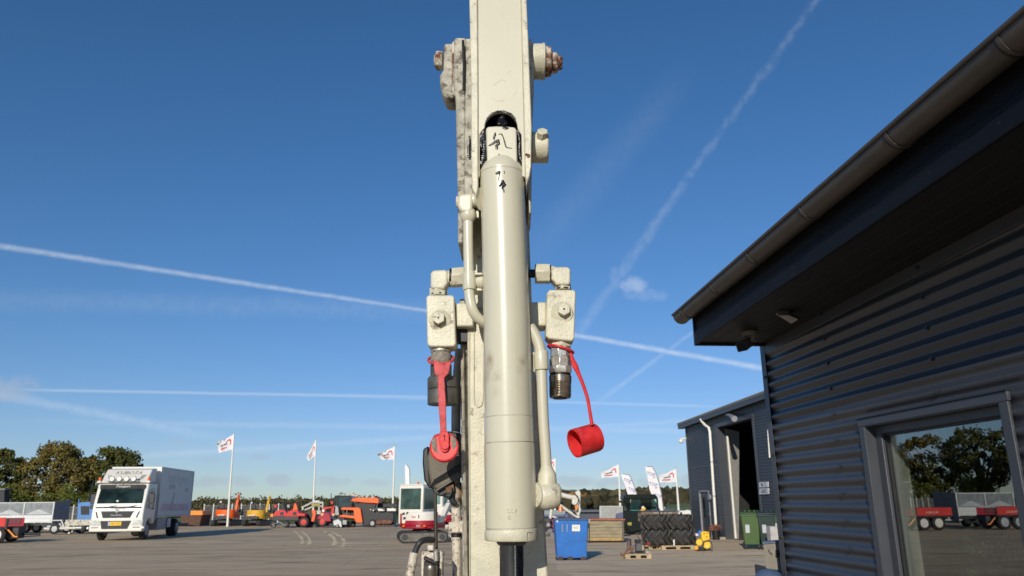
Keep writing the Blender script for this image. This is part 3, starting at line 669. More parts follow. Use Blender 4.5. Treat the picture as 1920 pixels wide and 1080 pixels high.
PX().rod([(1044, 928, 21), (1052.5, 928, 16.5)], YR, 6).build('banjo_bolt', cream_rough, arm, bevel=.002)

# auxiliary valves: one block each side
def aux(side):
    L = side == 'L'; Yv = 1.362; v = {}
    if L:
        PX().rod([(848, 521, 19.5), (872, 519, 19.5)], Yv, 6, up=(0, 0, 1), phase=math.pi/6).build('union_nut', cream_rough, arm, bevel=.0015)
        PX().rod([(838, 523, 15.5), (842, 523, 15), (844, 522.5, 17), (850, 522, 17)], Yv, 20).build('elbow_collar', cream_rough, arm)
        PX().poly([(807, 512), (811, 506), (834, 505), (840, 509), (840, 532), (835, 537), (834, 542), (810, 542), (807, 536)], Yv-.017, .034).build('elbow_fitting', cream_rough, arm, bevel=.006, seg=4)
        PX().rod([(822, 538, 15), (822, 545, 12)], Yv, 18).build('elbow_neck', cream_rough, arm)
        PX().rod([(822, 541, 17.5), (822, 556, 17.5)], Yv, 6, phase=.2).build('lock_nut', cream_rough, arm, bevel=.0015)
        PX().poly([(799, 557), (803, 553), (848, 553), (852, 557), (855, 645), (851, 650), (806, 650), (801, 646)], Yv-.024, .048).build('valve_block', cream_rough, arm, bevel=.003, seg=3)
        PX().rod([(825, 601, 20.5, Yv-.024), (825, 601, 20.5, Yv-.0275)], Yv, 28).build('bolt_washer', cream_rough, arm, bevel=.001)
        bolt(823, 598, Yv-.0275, 12.5, .011)
        PX().rect(855, 568, 888, 612, Yv-.012, .05).build('mounting_bracket', cream_rough, arm, bevel=.003)
        PX().rect(852, 610, 880, 640, Yv+.01, .03).build('bracket_shadow_block', hole, arm)  # black block stands for the shadow under the left valve
        cx = 827
        PX().rod([(cx, 649, 14), (cx, 652, 15), (cx, 653, 19), (cx, 660, 20), (cx, 663, 17)], Yv, 18).build('coupling_hex', dull, arm, bevel=.001)
        PX().rod([(cx, 662, 17.5), (cx, 670, 20), (cx, 682, 18), (cx, 690, 14)], Yv, 24).build('coupling_neck', mud, arm)
        PX().rod([(cx, 684, 20), (cx, 706, 20), (cx, 708, 18)], Yv, 24).build('coupling_body', blacksteel, arm, bevel=.001)
        PX().rod([(829, 707, 25), (829, 710, 27.5), (829.5, 728, 28), (829.6, 729, 27.2), (829.7, 730.5, 27.2), (829.8, 731.5, 28.2), (830, 757, 28.4), (830, 759, 27)], Yv, 40).build('coupling_sleeve', blacksteel, arm)
        PX().rod([(829.7, 728.5, 27.6), (829.7, 731.5, 27.6)], Yv, 40).build('sleeve_groove', hole, arm)
    else:
        PX().rod([(1003, 513.5, 19.5), (1031, 513.5, 19.5)], Yv, 6, up=(0, 0, 1), phase=math.pi/6).build('union_nut', cream_rough, arm, bevel=.0015)
        PX().rod([(992, 513, 8), (1004, 513, 8)], Yv, 14).build('union_stub', hole, arm)
        PX().rod([(1030, 514, 15), (1037, 514, 15.5), (1040, 514, 15)], Yv, 20).build('elbow_collar', cream_rough, arm)
        PX().poly([(1034, 503), (1040, 500), (1064, 499.5), (1070, 504), (1070, 528), (1068, 534), (1042, 534), (1040, 528), (1034, 524)], Yv-.017, .034).build('elbow_fitting', cream_rough, arm, bevel=.006, seg=4)
        PX().rod([(1056, 532, 15.5), (1056, 545, 16.5)], Yv, 6, phase=.2).build('lock_nut', cream_rough, arm, bevel=.0015)
        PX().poly([(1025, 551), (1030, 543), (1076, 543), (1080, 547), (1077, 634), (1073, 640), (1029, 635), (1023, 630)], Yv-.024, .048).build('valve_block', cream_rough, arm, bevel=.003, seg=3)
        PX().rod([(1054, 586, 20.5, Yv-.024), (1054, 586, 20.5, Yv-.0275)], Yv, 28).build('bolt_washer', cream_rough, arm, bevel=.001)
        bolt(1057, 582, Yv-.0275, 12.5, .011)
        PX().rect(994, 566, 1024, 611, Yv-.012, .05).build('mounting_bracket', cream_rough, arm, bevel=.003)
        PX().rod([(1053, 634, 14), (1053, 639, 15), (1052, 640, 20), (1052, 651, 20.5)], Yv, 6).build('coupling_hex', cream_rough, arm, bevel=.001)
        PX().rod([(1051, 650, 19), (1051, 655, 20), (1051, 670, 20)], Yv, 8, phase=.3).build('coupling_hex', zinc, arm, bevel=.001)
        PX().rod([(1051, 669, 18.5), (1051, 673, 18.5), (1050.5, 674, 20.5), (1050.5, 687, 20.5)], Yv, 8, phase=.1).build('coupling_body', zinc, arm, bevel=.001)
        PX().rod([(1050.5, 686, 20), (1050.5, 688, 22), (1050.5, 697, 22.4), (1050.5, 701, 20)], Yv, 8, phase=.35).build('coupling_ring', zinc, arm, bevel=.001)
        PX().rod([(1050.5, 700, 19.5), (1050.5, 706, 19.5)], Yv, 30).build('seal_groove', hole, arm)
        th = [(1050.5, 705, 21), (1050.5, 715, 21)]
        for k in range(9): th += [(1050.4, 716.5+k*3, 21), (1050.4, 718+k*3, 19.8)]
        th += [(1050.3, 744, 20.2), (1050.3, 746.5, 18.5)]
        PX().rod(th, Yv, 40).build('threaded_end', mat('dark_wet_steel', (.27, .24, .19), .24, .7, var=.35, vscale=60, dirt=.25, dirtc=(.05, .04, .03), dscale=90), arm, smooth=20)
        c0 = at(1050.3, 746.6, Yv); MB().tube([c0, c0+V((0, 0, -.0012))], 13*mpp(c0), 24).build('coupling_bore', hole, arm)
aux('L'); aux('R')
for (x, y0, y1, r_) in ((822, 551.5, 554, 15.5), (827, 648.5, 651, 15.5), (1056, 541.5, 544, 15), (1053, 635.5, 640, 15.5)): PX().rod([(x, y0, r_), (x, y1, r_)], 1.362, 20).build('joint_seal_and_shadow', hole, arm)
for (x0, x1, y, r_) in ((843.5, 847.5, 521, 17.8), (1031, 1033, 513.5, 16.2)): PX().rod([(x0, y, r_), (x1, y, r_)], 1.362, 20).build('joint_seal_and_shadow', hole, arm)

# work lamp under the left valve
YW = 1.425
lamp = PX().poly([(805, 843), (812, 815), (840, 808), (864, 818), (869, 824), (869, 882), (864, 892), (820, 922), (806, 908), (800, 860)], YW, .06).build('work_lamp', lampm, arm, bevel=.005, seg=3)
PX().poly([(793, 842), (803, 836), (807, 905), (812, 917), (804, 915), (795, 900), (792, 868)], YW+.008, .06).build('lamp_rim', lampd, lamp, bevel=.003)
PX().poly([(840, 808), (863, 812), (870, 824), (870, 832), (850, 820), (838, 816)], YW-.006, .07).build('lamp_hood', lampd, lamp, bevel=.003)
for k in range(11):
    y = 830+k*5.2; PX().rod([(853+(k > 7)*-(k-7)*2, y+3, .9), (865, y-2, .9)], YW-.0006, 6).build('cooling_fin', lampd, lamp)
for k in range(6): PX().rod([(806+k*1.5, 903-k*2.6+10, .8), (866, 872-k*5.5+10+2.6*k, .8)], YW-.0006, 6).build('cooling_fin', lampd, lamp)
PX().rod([(818, 920, 1.6), (864, 891, 1.6), (869.5, 882, 1.6), (869.5, 826, 1.6)], YW-.001, 8).build('lamp_edge', mat('worn_plastic_edge', (.14, .135, .12), .5), lamp)
PX().poly([(808, 913), (830, 905), (850, 895), (852, 912), (842, 924), (826, 931), (814, 926)], YW+.01, .035).build('lamp_bracket', lampd, arm, bevel=.002)
PX().poly([(835, 914), (850, 908), (852, 920), (838, 926)], YW+.004, .008).build('bracket_rust', rust, arm, bevel=.001)
c = at(857, 922, YW+.03); MB().ball(c, 15*mpp(c), 22, (.8, .8, 1.45), .08).build('swivel_mount', rust, arm)
PX().rod([(848, 922, 4), (846, 935, 5), (850, 942, 6), (856, 946, 4)], YW+.01, 10).build('lamp_cable', hose, arm)
PX().rod(curve3([(826, 926, 2, YW+.02), (840, 932, 2.3, YW), (846, 924, 2, YW), (847, 914, 1.6, YW)]), YW, 8).build('lamp_cable', hose, arm)

# pipe running up the arm's left side
YQ = 1.45
PX().rod([(862, 655, 8.5, YQ), (858, 700, 8.8, YQ), (855, 760, 8.8, YQ), (854.5, 860, 8.6, YQ), (855, 958, 8.6, YQ)], YQ, 18).build('rising_pipe', hose_old, arm)
PX().rod([(855, 952, 9), (855.3, 1012, 9.4)], YQ, 18).build('rising_pipe', cream_rust, arm)
pA, pB = at(855.5, 1002, YQ), at(857, 1110, YQ)
MB().tube([pA, pB, down(pB, pA, .12)], 8.4*mpp(pA), 18).build('rising_pipe', cream_rust, arm)
PX().rod([(855.4, 1001, 9.6), (855.5, 1007, 9.6)], YQ, 18).build('pipe_band', blk, arm)
PX().poly([(841, 979), (863, 979), (863, 976), (875, 976), (875, 999), (841, 999)], YQ-.018, .036).build('pipe_clamp_block', cream_rust, arm, bevel=.003)
PX().rod([(835, 988, 4.5), (842, 988, 5)], YQ-.002, 6).build('clamp_bolt', cream_rust, arm)
# red marks and dark hose between pipe and beam
PX().rod([(871, 930, 1.6, YQ), (872, 1000, 1.7, YQ), (874, 1100, 1.8, YQ)], YQ, 8).build('return_hose', blk, arm)

# red dust caps: each one hangs by its own strap
def capthing(label, px, py, Y):
    return thing('dust_cap', label, 'dust cap', at(px, py, Y), 'red rubber dust caps of the couplings')
Yc = 1.362
cp = capthing('dusty red disc shaped dust cap hanging from the left coupling before the work lamp', 832, 838, Yc-.03)
Yd = 1.326
st = PX(); st.poly([(820, 676), (832, 684), (846, 676), (841, 700), (833, 708), (836, 760), (837, 812), (826, 812), (822, 760), (821, 708), (815, 700), (812, 676)], Yd-.003, .004); st.build('strap', red_dusty, cp, bevel=.001)
cc = at(827, 676, Yc); MB().tube([cc+V((math.cos(a)*.0225, -math.sin(a)*.0225*(1.2 if math.sin(a) > 0 else 1), -.013*math.sin(a)+.002)) for a in [2*math.pi*k/24 for k in range(25)]], .0026, 8, cap=False).build('strap_loop', red_dusty, cp)
c = at(832.5, 838, Yd); rr_ = 27.5*mpp(c)
tl = V((0, -1, .12)).normalized()
MB().tube([c-tl*.020, c-tl*.001, c+tl*.0012], [rr_*.93, rr_, rr_*.965], 44).build('cap_disc', red, cp, bevel=.001)
smear('cap_grime', [(815, 824, 3), (813, 832, 5), (815, 842, 5.5), (820, 849, 4.5), (829, 853, 3), (838, 853, 2)], lambda x, y: Yd-.0012, mud, nz_=.9, par=cp)
smear('cap_grime', [(848, 820, 3), (851, 827, 4.5), (852, 836, 3.5), (849, 844, 2)], lambda x, y: Yd-.0012, mud, nz_=.9, par=cp)
st = PX(); n = 12
tong = [(825, 808), (839, 808), (842, 816), (842, 834)] + [(833.5+9*math.cos(math.pi*i/n), 838+10*math.sin(math.pi*i/n)) for i in range(n+1)] + [(822, 820)]
st.poly(tong, Yd-.0068, .0045); st.build('strap_end', red, cp, bevel=.001)
c2 = at(834.5, 835, Yd-.007); MB().tube([c2, c2+V((0, -.003, 0))], 8*mpp(c2), 24).build('strap_button', red, cp, bevel=.0008)
MB().ring(c+tl*.0012, tl, rr_*.93, rr_*.06, 36, 8).build('cap_rim', red, cp)
PX().rod([(833, 816, 1.4), (833.3, 818, 1.4)], Yd-.0072, 8).build('strap_slit', hole, cp); PX().rod([(833.3, 818, .6), (833.4, 826, .6)], Yd-.0072, 6).build('strap_slit', hole, cp)

cp = capthing('bright red cup shaped dust cap swinging out from the right coupling', 1097, 825, Yc)
Y0 = Yc
cc = at(1051, 654, Yc)
MB().tube([cc+V((math.cos(a)*.0225, math.sin(a)*.0225, -.0055*math.cos(a)*1.2-.001)) for a in [2*math.pi*k/28 for k in range(29)]], .0023, 8, cap=False).build('strap_loop', red, cp)
PX().rod(curve3([(1070, 662, 2.4), (1074, 675, 4), (1079, 687, 5.2), (1084, 699, 4), (1092, 718, 3.4), (1101, 745, 3.3), (1106, 772, 3.2), (1110, 797, 3.6)]), Y0-.018, 8).build('strap', red, cp)
PX().poly([(1072, 672), (1080, 678), (1085, 690), (1083, 697), (1076, 692), (1071, 684)], Y0-.02, .004).build('strap_tab', red, cp, bevel=.001)
ax = (at(1118, 820, Y0+.006)-at(1077, 832, Y0-.012)); A = at(1077.5, 831.5, Y0-.012); B = A+ax; r_ = 27*mpp(A); un = ax.normalized()
w = .0022; P = [A, A+un*.001, B-un*.003, B, B]; 
cup = MB().tube([A+un*.028, A+un*.0275, A, A, B-un*.003, B, B+un*.0001], [.0005, r_-w-.001, r_-w, r_, r_*.995, r_*.96, .0005], 44, cap=False, axis=ax)
cup.build('cup', red, cp, smooth=50)
mb = MB()
for k in range(26):
    a = -1.1+k*.09; u = un.orthogonal().normalized(); v2 = un.cross(u)
    q = min(((A+(V((0, 0, 1))*math.cos(b)+un.cross(V((0, 0, 1))).normalized()*math.sin(b))*r_) for b in [a]), key=lambda z: 0)
    if noise.noise(q*400) > -.25: mb.ball(q+un*.0015, .0011, 6, nz=.6)
mb.build('rim_grime', mud, cp)

# the swivel fitting low on the left, cut by the frame
sw = arm; Yz = 1.36
PX().rod(curve3([(777, 1046, 5.6, Yz), (780, 1030, 5.6, Yz), (788, 1017, 5.6, Yz), (799, 1012, 5.6, Yz+.01), (812, 1012, 5.6, Yz+.03)]), Yz, 14).build('rubber_hose', hose, arm)
a, b = at(777, 1036, Yz), at(762, 1110, Yz)
MB().tube([a, b, b+V((-.02, .02, -.35))], 8.2*mpp(a), 16).build('hose_sleeve', cream_rust, arm)
PX().rod([(816, 925, 3.2), (818, 1040, 3.4)], 1.43, 12).build('thin_steel_rod', mat('dark_brown_steel', (.07, .055, .04), .5, .4, var=.3), arm)
PX().rect(801, 1022, 813, 1033, Yz, .03).build('fitting_tab', cream_rust, arm, bevel=.002)
a = [(790, 1034), (826, 1034), (829, 1120), (788, 1120)]
PX().poly(a, Yz+.01, .05).build('fitting_plate', cream_rust, arm, bevel=.003)
PX().poly([(824, 1032), (831, 1036), (829, 1060), (829, 1130), (822, 1130), (822, 1050)], Yz+.004, .03).build('fitting_plate', cream_rust, arm, bevel=.002)
PX().poly([(794, 1043), (822, 1055), (820, 1061), (794, 1050)], Yz-.008, .02).build('dark_lever', blk, arm, bevel=.002)
PX().poly([(795, 1052), (822, 1062), (826, 1130), (790, 1130)], Yz, .009).build('fitting_shadow_plate', mat('dark_fitting_shade', (.03, .028, .025), .4, .4), arm)  # dark plate stands for the shade inside the fitting
PX().rod([(817, 1030, 4.5), (818, 1052, 4.5)], Yz-.004, 12).build('fitting_nipple', dull, arm)
PX().rod([(808, 1060, 12), (808, 1066, 13.5), (808, 1070, 12.5), (808, 1100, 12.5), (808, 1160, 12.5)], Yz-.012, 22).build('filter_can', mat('tarnished_metal', (.26, .235, .19), .35, .8, var=.2), arm)
a = at(808, 1150, Yz); MB().cyl(a, V((a.x, YB-.0, a.z-.25)), .012, 12).build('fitting_stay', blk, arm)

# ------------------------------------------------------------------ office building, right
hx = hor(820); dW = ray(820, hx); dW.z = 0; dW.normalize()          # direction the wall runs, away from the camera
NW = V((-dW.y, dW.x, 0))                                             # its outward normal, towards the yard
if NW.x > 0: NW = -NW
d0 = ray(1458, hor(1458)); W0 = CAM + d0*(5.55/d0.y); W0.z = 0       # far corner of the wall
def WP(px, py, off=0., base=None):            # point of the wall plane (moved outwards by off) seen at a pixel
    b = (base or W0) + NW*off; d = ray(px, py); t = (b-CAM).dot(NW)/d.dot(NW); return CAM + d*t
def WS(p, base=None): return ((base or W0)-p).dot(dW)                # metres from the far corner towards the camera
def WL(s, z, off=0., base=None): q = (base or W0) - dW*s + NW*off; return V((q.x, q.y, z))
bld = thing('office_building', 'low dark corrugated office building with deep eaves on the right', 'building', W0)
ztop = WP(1437, 640).z + .02; SLEN = 9.0
wa, wb_ = WS(WP(1630, 900)), WS(WP(1902, 800)); 
g0, g1 = WP(1262, 592, .66), WP(1920, 22, .66)
slope = (g1.z-g0.z)/(WS(g1)-WS(g0))           # the eave rises slightly towards the camera
sg0 = WS(g0)
print('WALL ztop', ztop, 'corner', W0, 'gutter', g0, g1, 'slope', slope, 'window s', wa, wb_)
def eave(s): return g0.z + slope*(s-sg0)
ws0, ws1 = wa, WS(WP(1899, 760)); wz1 = WP(1760, 759).z; wz0 = .55
PITCHW, AMP = .0763, .0108
def corr(mb, s0, s1, z0, z1, pitch, amp, base=None, off=0., nseg=8):
    n = max(2, int(round((z1-z0)/pitch*nseg))); vs = []
    for i in range(n+1):
        z = z0+(z1-z0)*i/n; o = off + amp*math.cos(2*math.pi*z/pitch)
        vs += [WL(s0, z, o, base), WL(s1, z, o, base)]
    mb.add(vs, [(2*i, 2*i+1, 2*i+3, 2*i+2) for i in range(n)])
zt = eave(SLEN)
for s0, s1, z0, z1 in ((.03, ws0+.03, 0, 3.4), (ws0+.03, ws1-.03, wz1-.04, 3.4), (ws0+.03, ws1-.03, 0, wz0+.03), (ws1-.03, SLEN, 0, 3.4)):
    m_ = MB(); corr(m_, s0, s1, z0, min(z1, 3.4), PITCHW, AMP); m_.build('corrugated_sheet', wall_m, bld, smooth=60)
    m_ = MB(); m_.prism([WL(s0, z0, -.03), WL(s1, z0, -.03), WL(s1, z1, -.03), WL(s0, z1, -.03)], [WL(s0, z0, -.09), WL(s1, z0, -.09), WL(s1, z1, -.09), WL(s0, z1, -.09)]); m_.build('wall_core', dgrey, bld)
# far gable and other walls so that the building is a closed body
def slab(p, q, z0, z1, th=.06):
    n = V((-(q-p).y, (q-p).x, 0)).normalized()*th; return MB().prism([V((p.x, p.y, z0)), V((q.x, q.y, z0)), V((q.x, q.y, z1)), V((p.x, p.y, z1))], [V((p.x, p.y, z0))+n, V((q.x, q.y, z0))+n, V((q.x, q.y, z1))+n, V((p.x, p.y, z1))+n])
gA = WL(.02, 0, -.04); gB = gA - NW*6
slab(gA, gB, 0, ztop).build('gable_wall', wall_m, bld)
slab(WL(SLEN, 0, -.04), WL(SLEN, 0, -6), 0, ztop+.4).build('gable_wall', wall_m, bld); slab(WL(0, 0, -6), WL(SLEN, 0, -6), 0, ztop+.3).build('back_wall', wall_m, bld)
# corner trim: an angle, its face 6 cm wide, and its return
MB().prism([WL(-.015, 0, .014), WL(.055, 0, .014), WL(.055, ztop, .014), WL(-.015, ztop, .014)], [WL(-.015, 0, .011), WL(.055, 0, .011), WL(.055, ztop, .011), WL(-.015, ztop, .011)]).build('corner_trim', trim_m, bld, bevel=.001)
MB().prism([WL(-.018, 0, .014), WL(-.015, 0, .014), WL(-.015, ztop, .014), WL(-.018, ztop, .014)], [WL(-.018, 0, -.06), WL(-.015, 0, -.06), WL(-.015, ztop, -.06), WL(-.018, ztop, -.06)]).build('corner_trim', trim_m, bld)
# screws of the sheeting
scr = MB(); scr.tube([NW*0, NW*.004], [.0125, .0125], 10); scr.tube([NW*.004, NW*.012], .008, 6)
RAW = True; s_ob = scr.build('screw', mat('screw_heads', (.05, .055, .065), .35, .4), bld, smooth=30); first = True
def screw(s, z, off):
    global s_ob, first
    q = WL(s, z, off)-W0
    if first: s_ob.location = q; first = False
    else: share(s_ob, bld, q)
rows = [k*2*PITCHW + PITCHW/2*0 for k in range(1, 30)]
sc_cols = [WS(WP(1572, 900)), WS(WP(1742, 600)), WS(WP(1850, 400))]
for k in range(1, 38):
    z = k*PITCHW*2
    if z > 3.2: break
    for s in (WS(WP(1577, 860)), WS(WP(1747, 640)), WS(WP(1747, 640))*2-WS(WP(1577, 860))):
        if ws0-.02 < s < ws1+.02 and z < wz1+.03: continue
        screw(s, z, AMP)
for z in (.5, .95, 1.4, 1.95, 2.5): screw(.026, z, .014)
RAW = False
# window: flashing, frame, pane, room behind
SF = .024
def wbox(s0, s1, z0, z1, o0, o1): return MB().prism([WL(s0, z0, o0), WL(s1, z0, o0), WL(s1, z1, o0), WL(s0, z1, o0)], [WL(s0, z0, o1), WL(s1, z0, o1), WL(s1, z1, o1), WL(s0, z1, o1)])
win = wbox(ws0-.008, ws1+.008, wz1-.040, wz1, .008, SF).build('window_trim', trim_m, bld, bevel=.002)
wbox(ws0-.012, ws1+.012, wz1+.0005, wz1+.004, -.01, SF+.008).build('drip_edge', blk, win)
wbox(ws0, ws0+.052, wz0, wz1-.0405, .008, SF-.002).build('window_trim', trim_m, bld, bevel=.002)
wbox(ws1-.052, ws1, wz0, wz1-.0405, .008, SF-.002).build('window_trim', trim_m, bld, bevel=.002)
wbox(ws0, ws1, wz0-.06, wz0, .008, SF).build('window_trim', trim_m, bld, bevel=.002)
for (a0, a1, b0, b1) in ((ws0+.0522, ws0+.056, wz0, wz1-.041), (ws1-.056, ws1-.0522, wz0, wz1-.041), (ws0+.056, ws1-.056, wz1-.044, wz1-.041)): wbox(a0, a1, b0, b1, -.085, SF-.004).build('reveal', trim_m, bld)
f0, f1, fz0, fz1 = ws0+.056, ws1-.056, wz0, wz1-.044
fr = wbox(f0, f0+.058, fz0, fz1, -.085, -.035).build('window_frame', trim_m, bld, bevel=.003)
for a in ((f1-.052, f1, fz0, fz1), (f0+.058, f1-.052, fz1-.042, fz1), (f0+.058, f1-.052, fz0, fz0+.06)): wbox(*a, -.085, -.036).build('frame_member', trim_m, fr, bevel=.003)
p0, p1, q0, q1 = f0+.058, f1-.052, fz0+.06, fz1-.042
for a in ((p0, p0+.014, q0, q1), (p1-.010, p1, q0, q1), (p0+.014, p1-.010, q1-.012, q1)): wbox(*a, -.07, -.052).build('glazing_bead', blk, fr)
wbox(p0+.014, p0+.026, q0, q1-.012, -.085, -.0735).build('spacer_bar', white_p, fr)
pane = wbox(p0+.003, p1-.003, q0, q1, -.0725, -.066).build('pane', win_glass, fr)
wood_w = mat('white_interior_reveal', (.62, .60, .55), .6)
wbox(p0-.03, p0-.004, q0-.05, q1+.05, -.150, -.087).build('inner_reveal', wood_w, bld)
wbox(p0, p1+.2, q0-.07, q0-.03, -.34, -.09).build('window_sill', wood_w, bld, bevel=.003)
# room
room = mat('dim_room_wall', (.16, .16, .15), .9); rf = mat('room_floor', (.08, .07, .06), .8)
for a in ((ws0-1.2, ws1+1.6, 0, .03, -3.8, -.1, rf), (ws0-1.2, ws1+1.6, 2.5, 2.53, -3.8, -.1, room), (ws0-1.2, ws1+1.6, 0, 2.5, -3.85, -3.8, room), (ws0-1.25, ws0-1.2, 0, 2.5, -3.8, -.1, room), (ws1+1.6, ws1+1.65, 0, 2.5, -3.8, -.1, room)):
    wbox(*a[:6]).build('room_surface', a[6], bld)
cur = thing('curtain', 'pale pleated blind hanging inside the office window at its left', 'curtain', WL(p0+.1, q0, -.17)); mb = MB(); vs = []
n = 44
for i in range(n+1):
    s = p0-.24+.22*i/n; o = -.172+.010*math.sin(i*1.25)
    vs += [WL(s, q0-.05, o), WL(s, q1+.1, o)]
mb.add(vs, [(2*i, 2*i+2, 2*i+3, 2*i+1) for i in range(n)]); mb.build('fabric', mat('pale_curtain_fabric', (.66, .64, .54), .9), cur)
def houseplant(label, s, h, m, w, seed):
    rr = random.Random(seed); base = WL(s, q0-.03, -.2); o = thing('potted_plant', label, 'potted plant', base, 'plants on the office window sill')
    MB().tube([base, base+V((0, 0, .09))], [.045, .06], 16).build('pot', dgrey, o)
    st = MB(); cl = []
    for k in range(26):
        a = rr.uniform(0, 6.28); e = base+V((0, 0, .09))+dW*math.cos(a)*w*rr.random()+NW*math.sin(a)*.06+V((0, 0, h*rr.uniform(.55, 1))); st.tube([base+V((0, 0, .08)), (base+e)/2+V((0, 0, .05)), e], .0015, 5); cl.append((e, .022))
    st.build('stems', bark, o); leaves(cl, 16, .009, rr).build('leaves', m, o, smooth=0)
zpl = WP(1850, 1050).z
houseplant('green leafy pot plant behind the office window, next to the blind', WS(WP(1768, 1060)), max(.1, zpl-q0+.06), leafmat('green_pot_leaves', (.05, .14, .04), (.09, .22, .06)), .05, 1)
for i, px in enumerate((1800, 1838, 1872)):
    houseplant(['pinkish dried flowers in a pot, nearest to the green plant behind the window', 'pinkish dried flowers in a pot, the middle of three behind the window', 'pinkish dried flowers in a pot, at the right end of the window sill'][i], WS(WP(px, 1060)), max(.1, zpl-q0+.08), leafmat('dried_pink_flowers', (.22, .13, .10), (.34, .22, .16)), .09, 5+i)

# roof, soffit, fascia, gutter
RAW = False
e0, e1 = sg0+.05, SLEN+.2                     # eave ends
zf0 = WP(1303, 646, .535).z                    # lower edge of the fascia at its far end
fh = eave(e0)-zf0-.02
def fz(s): return eave(s)-fh-.02
def run(s0, s1, zlo, zhi, o0, o1):            # a board that follows the eave's slope, zlo/zhi relative to eave()
    return MB().prism([WL(s0, eave(s0)+zlo, o0), WL(s1, eave(s1)+zlo, o0), WL(s1, eave(s1)+zhi, o0), WL(s0, eave(s0)+zhi, o0)], [WL(s0, eave(s0)+zlo, o1), WL(s1, eave(s1)+zlo, o1), WL(s1, eave(s1)+zhi, o1), WL(s0, eave(s0)+zhi, o1)])
mid = -.02-fh*.52
cuts = [e0, WS(WP(1490, 515, .53)), e1]
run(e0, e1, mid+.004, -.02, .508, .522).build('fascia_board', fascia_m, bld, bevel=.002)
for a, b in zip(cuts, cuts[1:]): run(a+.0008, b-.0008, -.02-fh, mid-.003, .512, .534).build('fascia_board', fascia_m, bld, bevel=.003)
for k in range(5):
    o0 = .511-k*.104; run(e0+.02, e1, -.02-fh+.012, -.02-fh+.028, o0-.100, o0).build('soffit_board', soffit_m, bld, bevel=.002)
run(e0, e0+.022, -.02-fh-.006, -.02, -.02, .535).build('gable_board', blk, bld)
# nail heads in the fascia
RAW = True; nb = MB(); nb.tube([NW*0, NW*.0015], .005, 8); nob = nb.build('nail_head', blk, bld); RAW = False; k_ = 0
s = e0+.12
while s < 4.6:
    for zz in (-.02-fh*.28, -.02-fh*.78):
        q = WL(s, eave(s)+zz, .534 if zz < mid else .522)-W0
        if k_ == 0: nob.location = q
        else: share(nob, bld, q)
        k_ += 1
    s += .38
# wall-top filler so no light leaks
run(.02, SLEN, -.02-fh-.055, -.02-fh+.011, -.08, .012).build('wall_head_trim', trim_m, bld, bevel=.002)
run(e0, e1, -.018, .03, -6.2, .55).build('roof', trim_m, bld)
# half-round gutter in lengths, with a bead and joint rings
gr = .062; go = .598
rings = [sg0, WS(WP(1292, 575, go)), WS(WP(1349, 530, go)), WS(WP(1420, 472, go)), WS(WP(1522, 385, go)), WS(WP(1690, 252, go)), WS(WP(1908, 80, go)), SLEN+.2]
def gut(s0, s1, r, name, m, par=bld, th=.0025):
    mb = MB(); pr = []
    for i in range(17):
        a = math.pi*i/16; pr.append((go - math.cos(a)*r*-1*1.0, -math.sin(a)*r))
    pr += [(go + math.cos(math.pi*i/16)*-1*(r-th), -math.sin(math.pi*i/16)*(r-th)) for i in range(17)]
    A = [WL(s0, eave(s0)+z, o) for o, z in pr]; B = [WL(s1, eave(s1)+z, o) for o, z in pr]
    n = len(pr); mb.add(A+B, [(i, (i+1) % n, n+(i+1) % n, n+i) for i in range(n)] + [tuple(range(n)), tuple(range(2*n-1, n-1, -1))]); return mb.build(name, m, par, smooth=40)
def gutp(s0, s1, r, name, m):                 # build as strips between outer and inner curve
    mb = MB(); K = 20; th = .003
    for (sa, sb) in ((s0, s1),):
        g = []
        for s in (sa, sb):
            g.append([WL(s, eave(s)-math.sin(math.pi*i/K)*r, go+math.cos(math.pi*i/K)*r) for i in range(K+1)]); g.append([WL(s, eave(s)-math.sin(math.pi*i/K)*(r-th), go+math.cos(math.pi*i/K)*(r-th)) for i in range(K+1)])
        N = K+1; vs = g[0]+g[1]+g[2]+g[3]; fs = []
        for i in range(K):
            fs += [(i, i+1, 2*N+i+1, 2*N+i), (N+i, 3*N+i, 3*N+i+1, N+i+1), (i, N+i, N+i+1, i+1), (2*N+i, 2*N+i+1, 3*N+i+1, 3*N+i)]
        fs += [(0, 2*N, 3*N, N), (K, N+K, 3*N+K, 2*N+K)]; mb.add(vs, fs)
    return mb.build(name, m, bld, smooth=40)
for i, (a, b) in enumerate(zip(rings, rings[1:])):
    gutp(a+.001, b-.004, gr - (.0015 if i % 2 else 0), 'gutter_section', gut_m)
    MB().tube([WL(a, eave(a)+.004, go+gr+.004), WL(b, eave(b)+.004, go+gr+.004)], .0095, 10).build('gutter_bead', gut_m, bld)
    if i: gutp(b*0+a-.010, a+.006, gr+.0035, 'gutter_joint', gut_m); gutp(a-.020, a-.010, gr+.0042, 'joint_seal_and_shadow', blk)  # black ring paints the shadow gap beside each gutter joint
gutp(sg0, sg0+.003, gr+.001, 'gutter_end', gut_m)
mb = MB(); K = 16; A = [WL(sg0+.002, eave(sg0)-math.sin(math.pi*i/K)*gr, go+math.cos(math.pi*i/K)*gr) for i in range(K+1)]; mb.prism(A, [p-dW*.003 for p in A]); mb.build('gutter_end_cap', gut_m, bld)

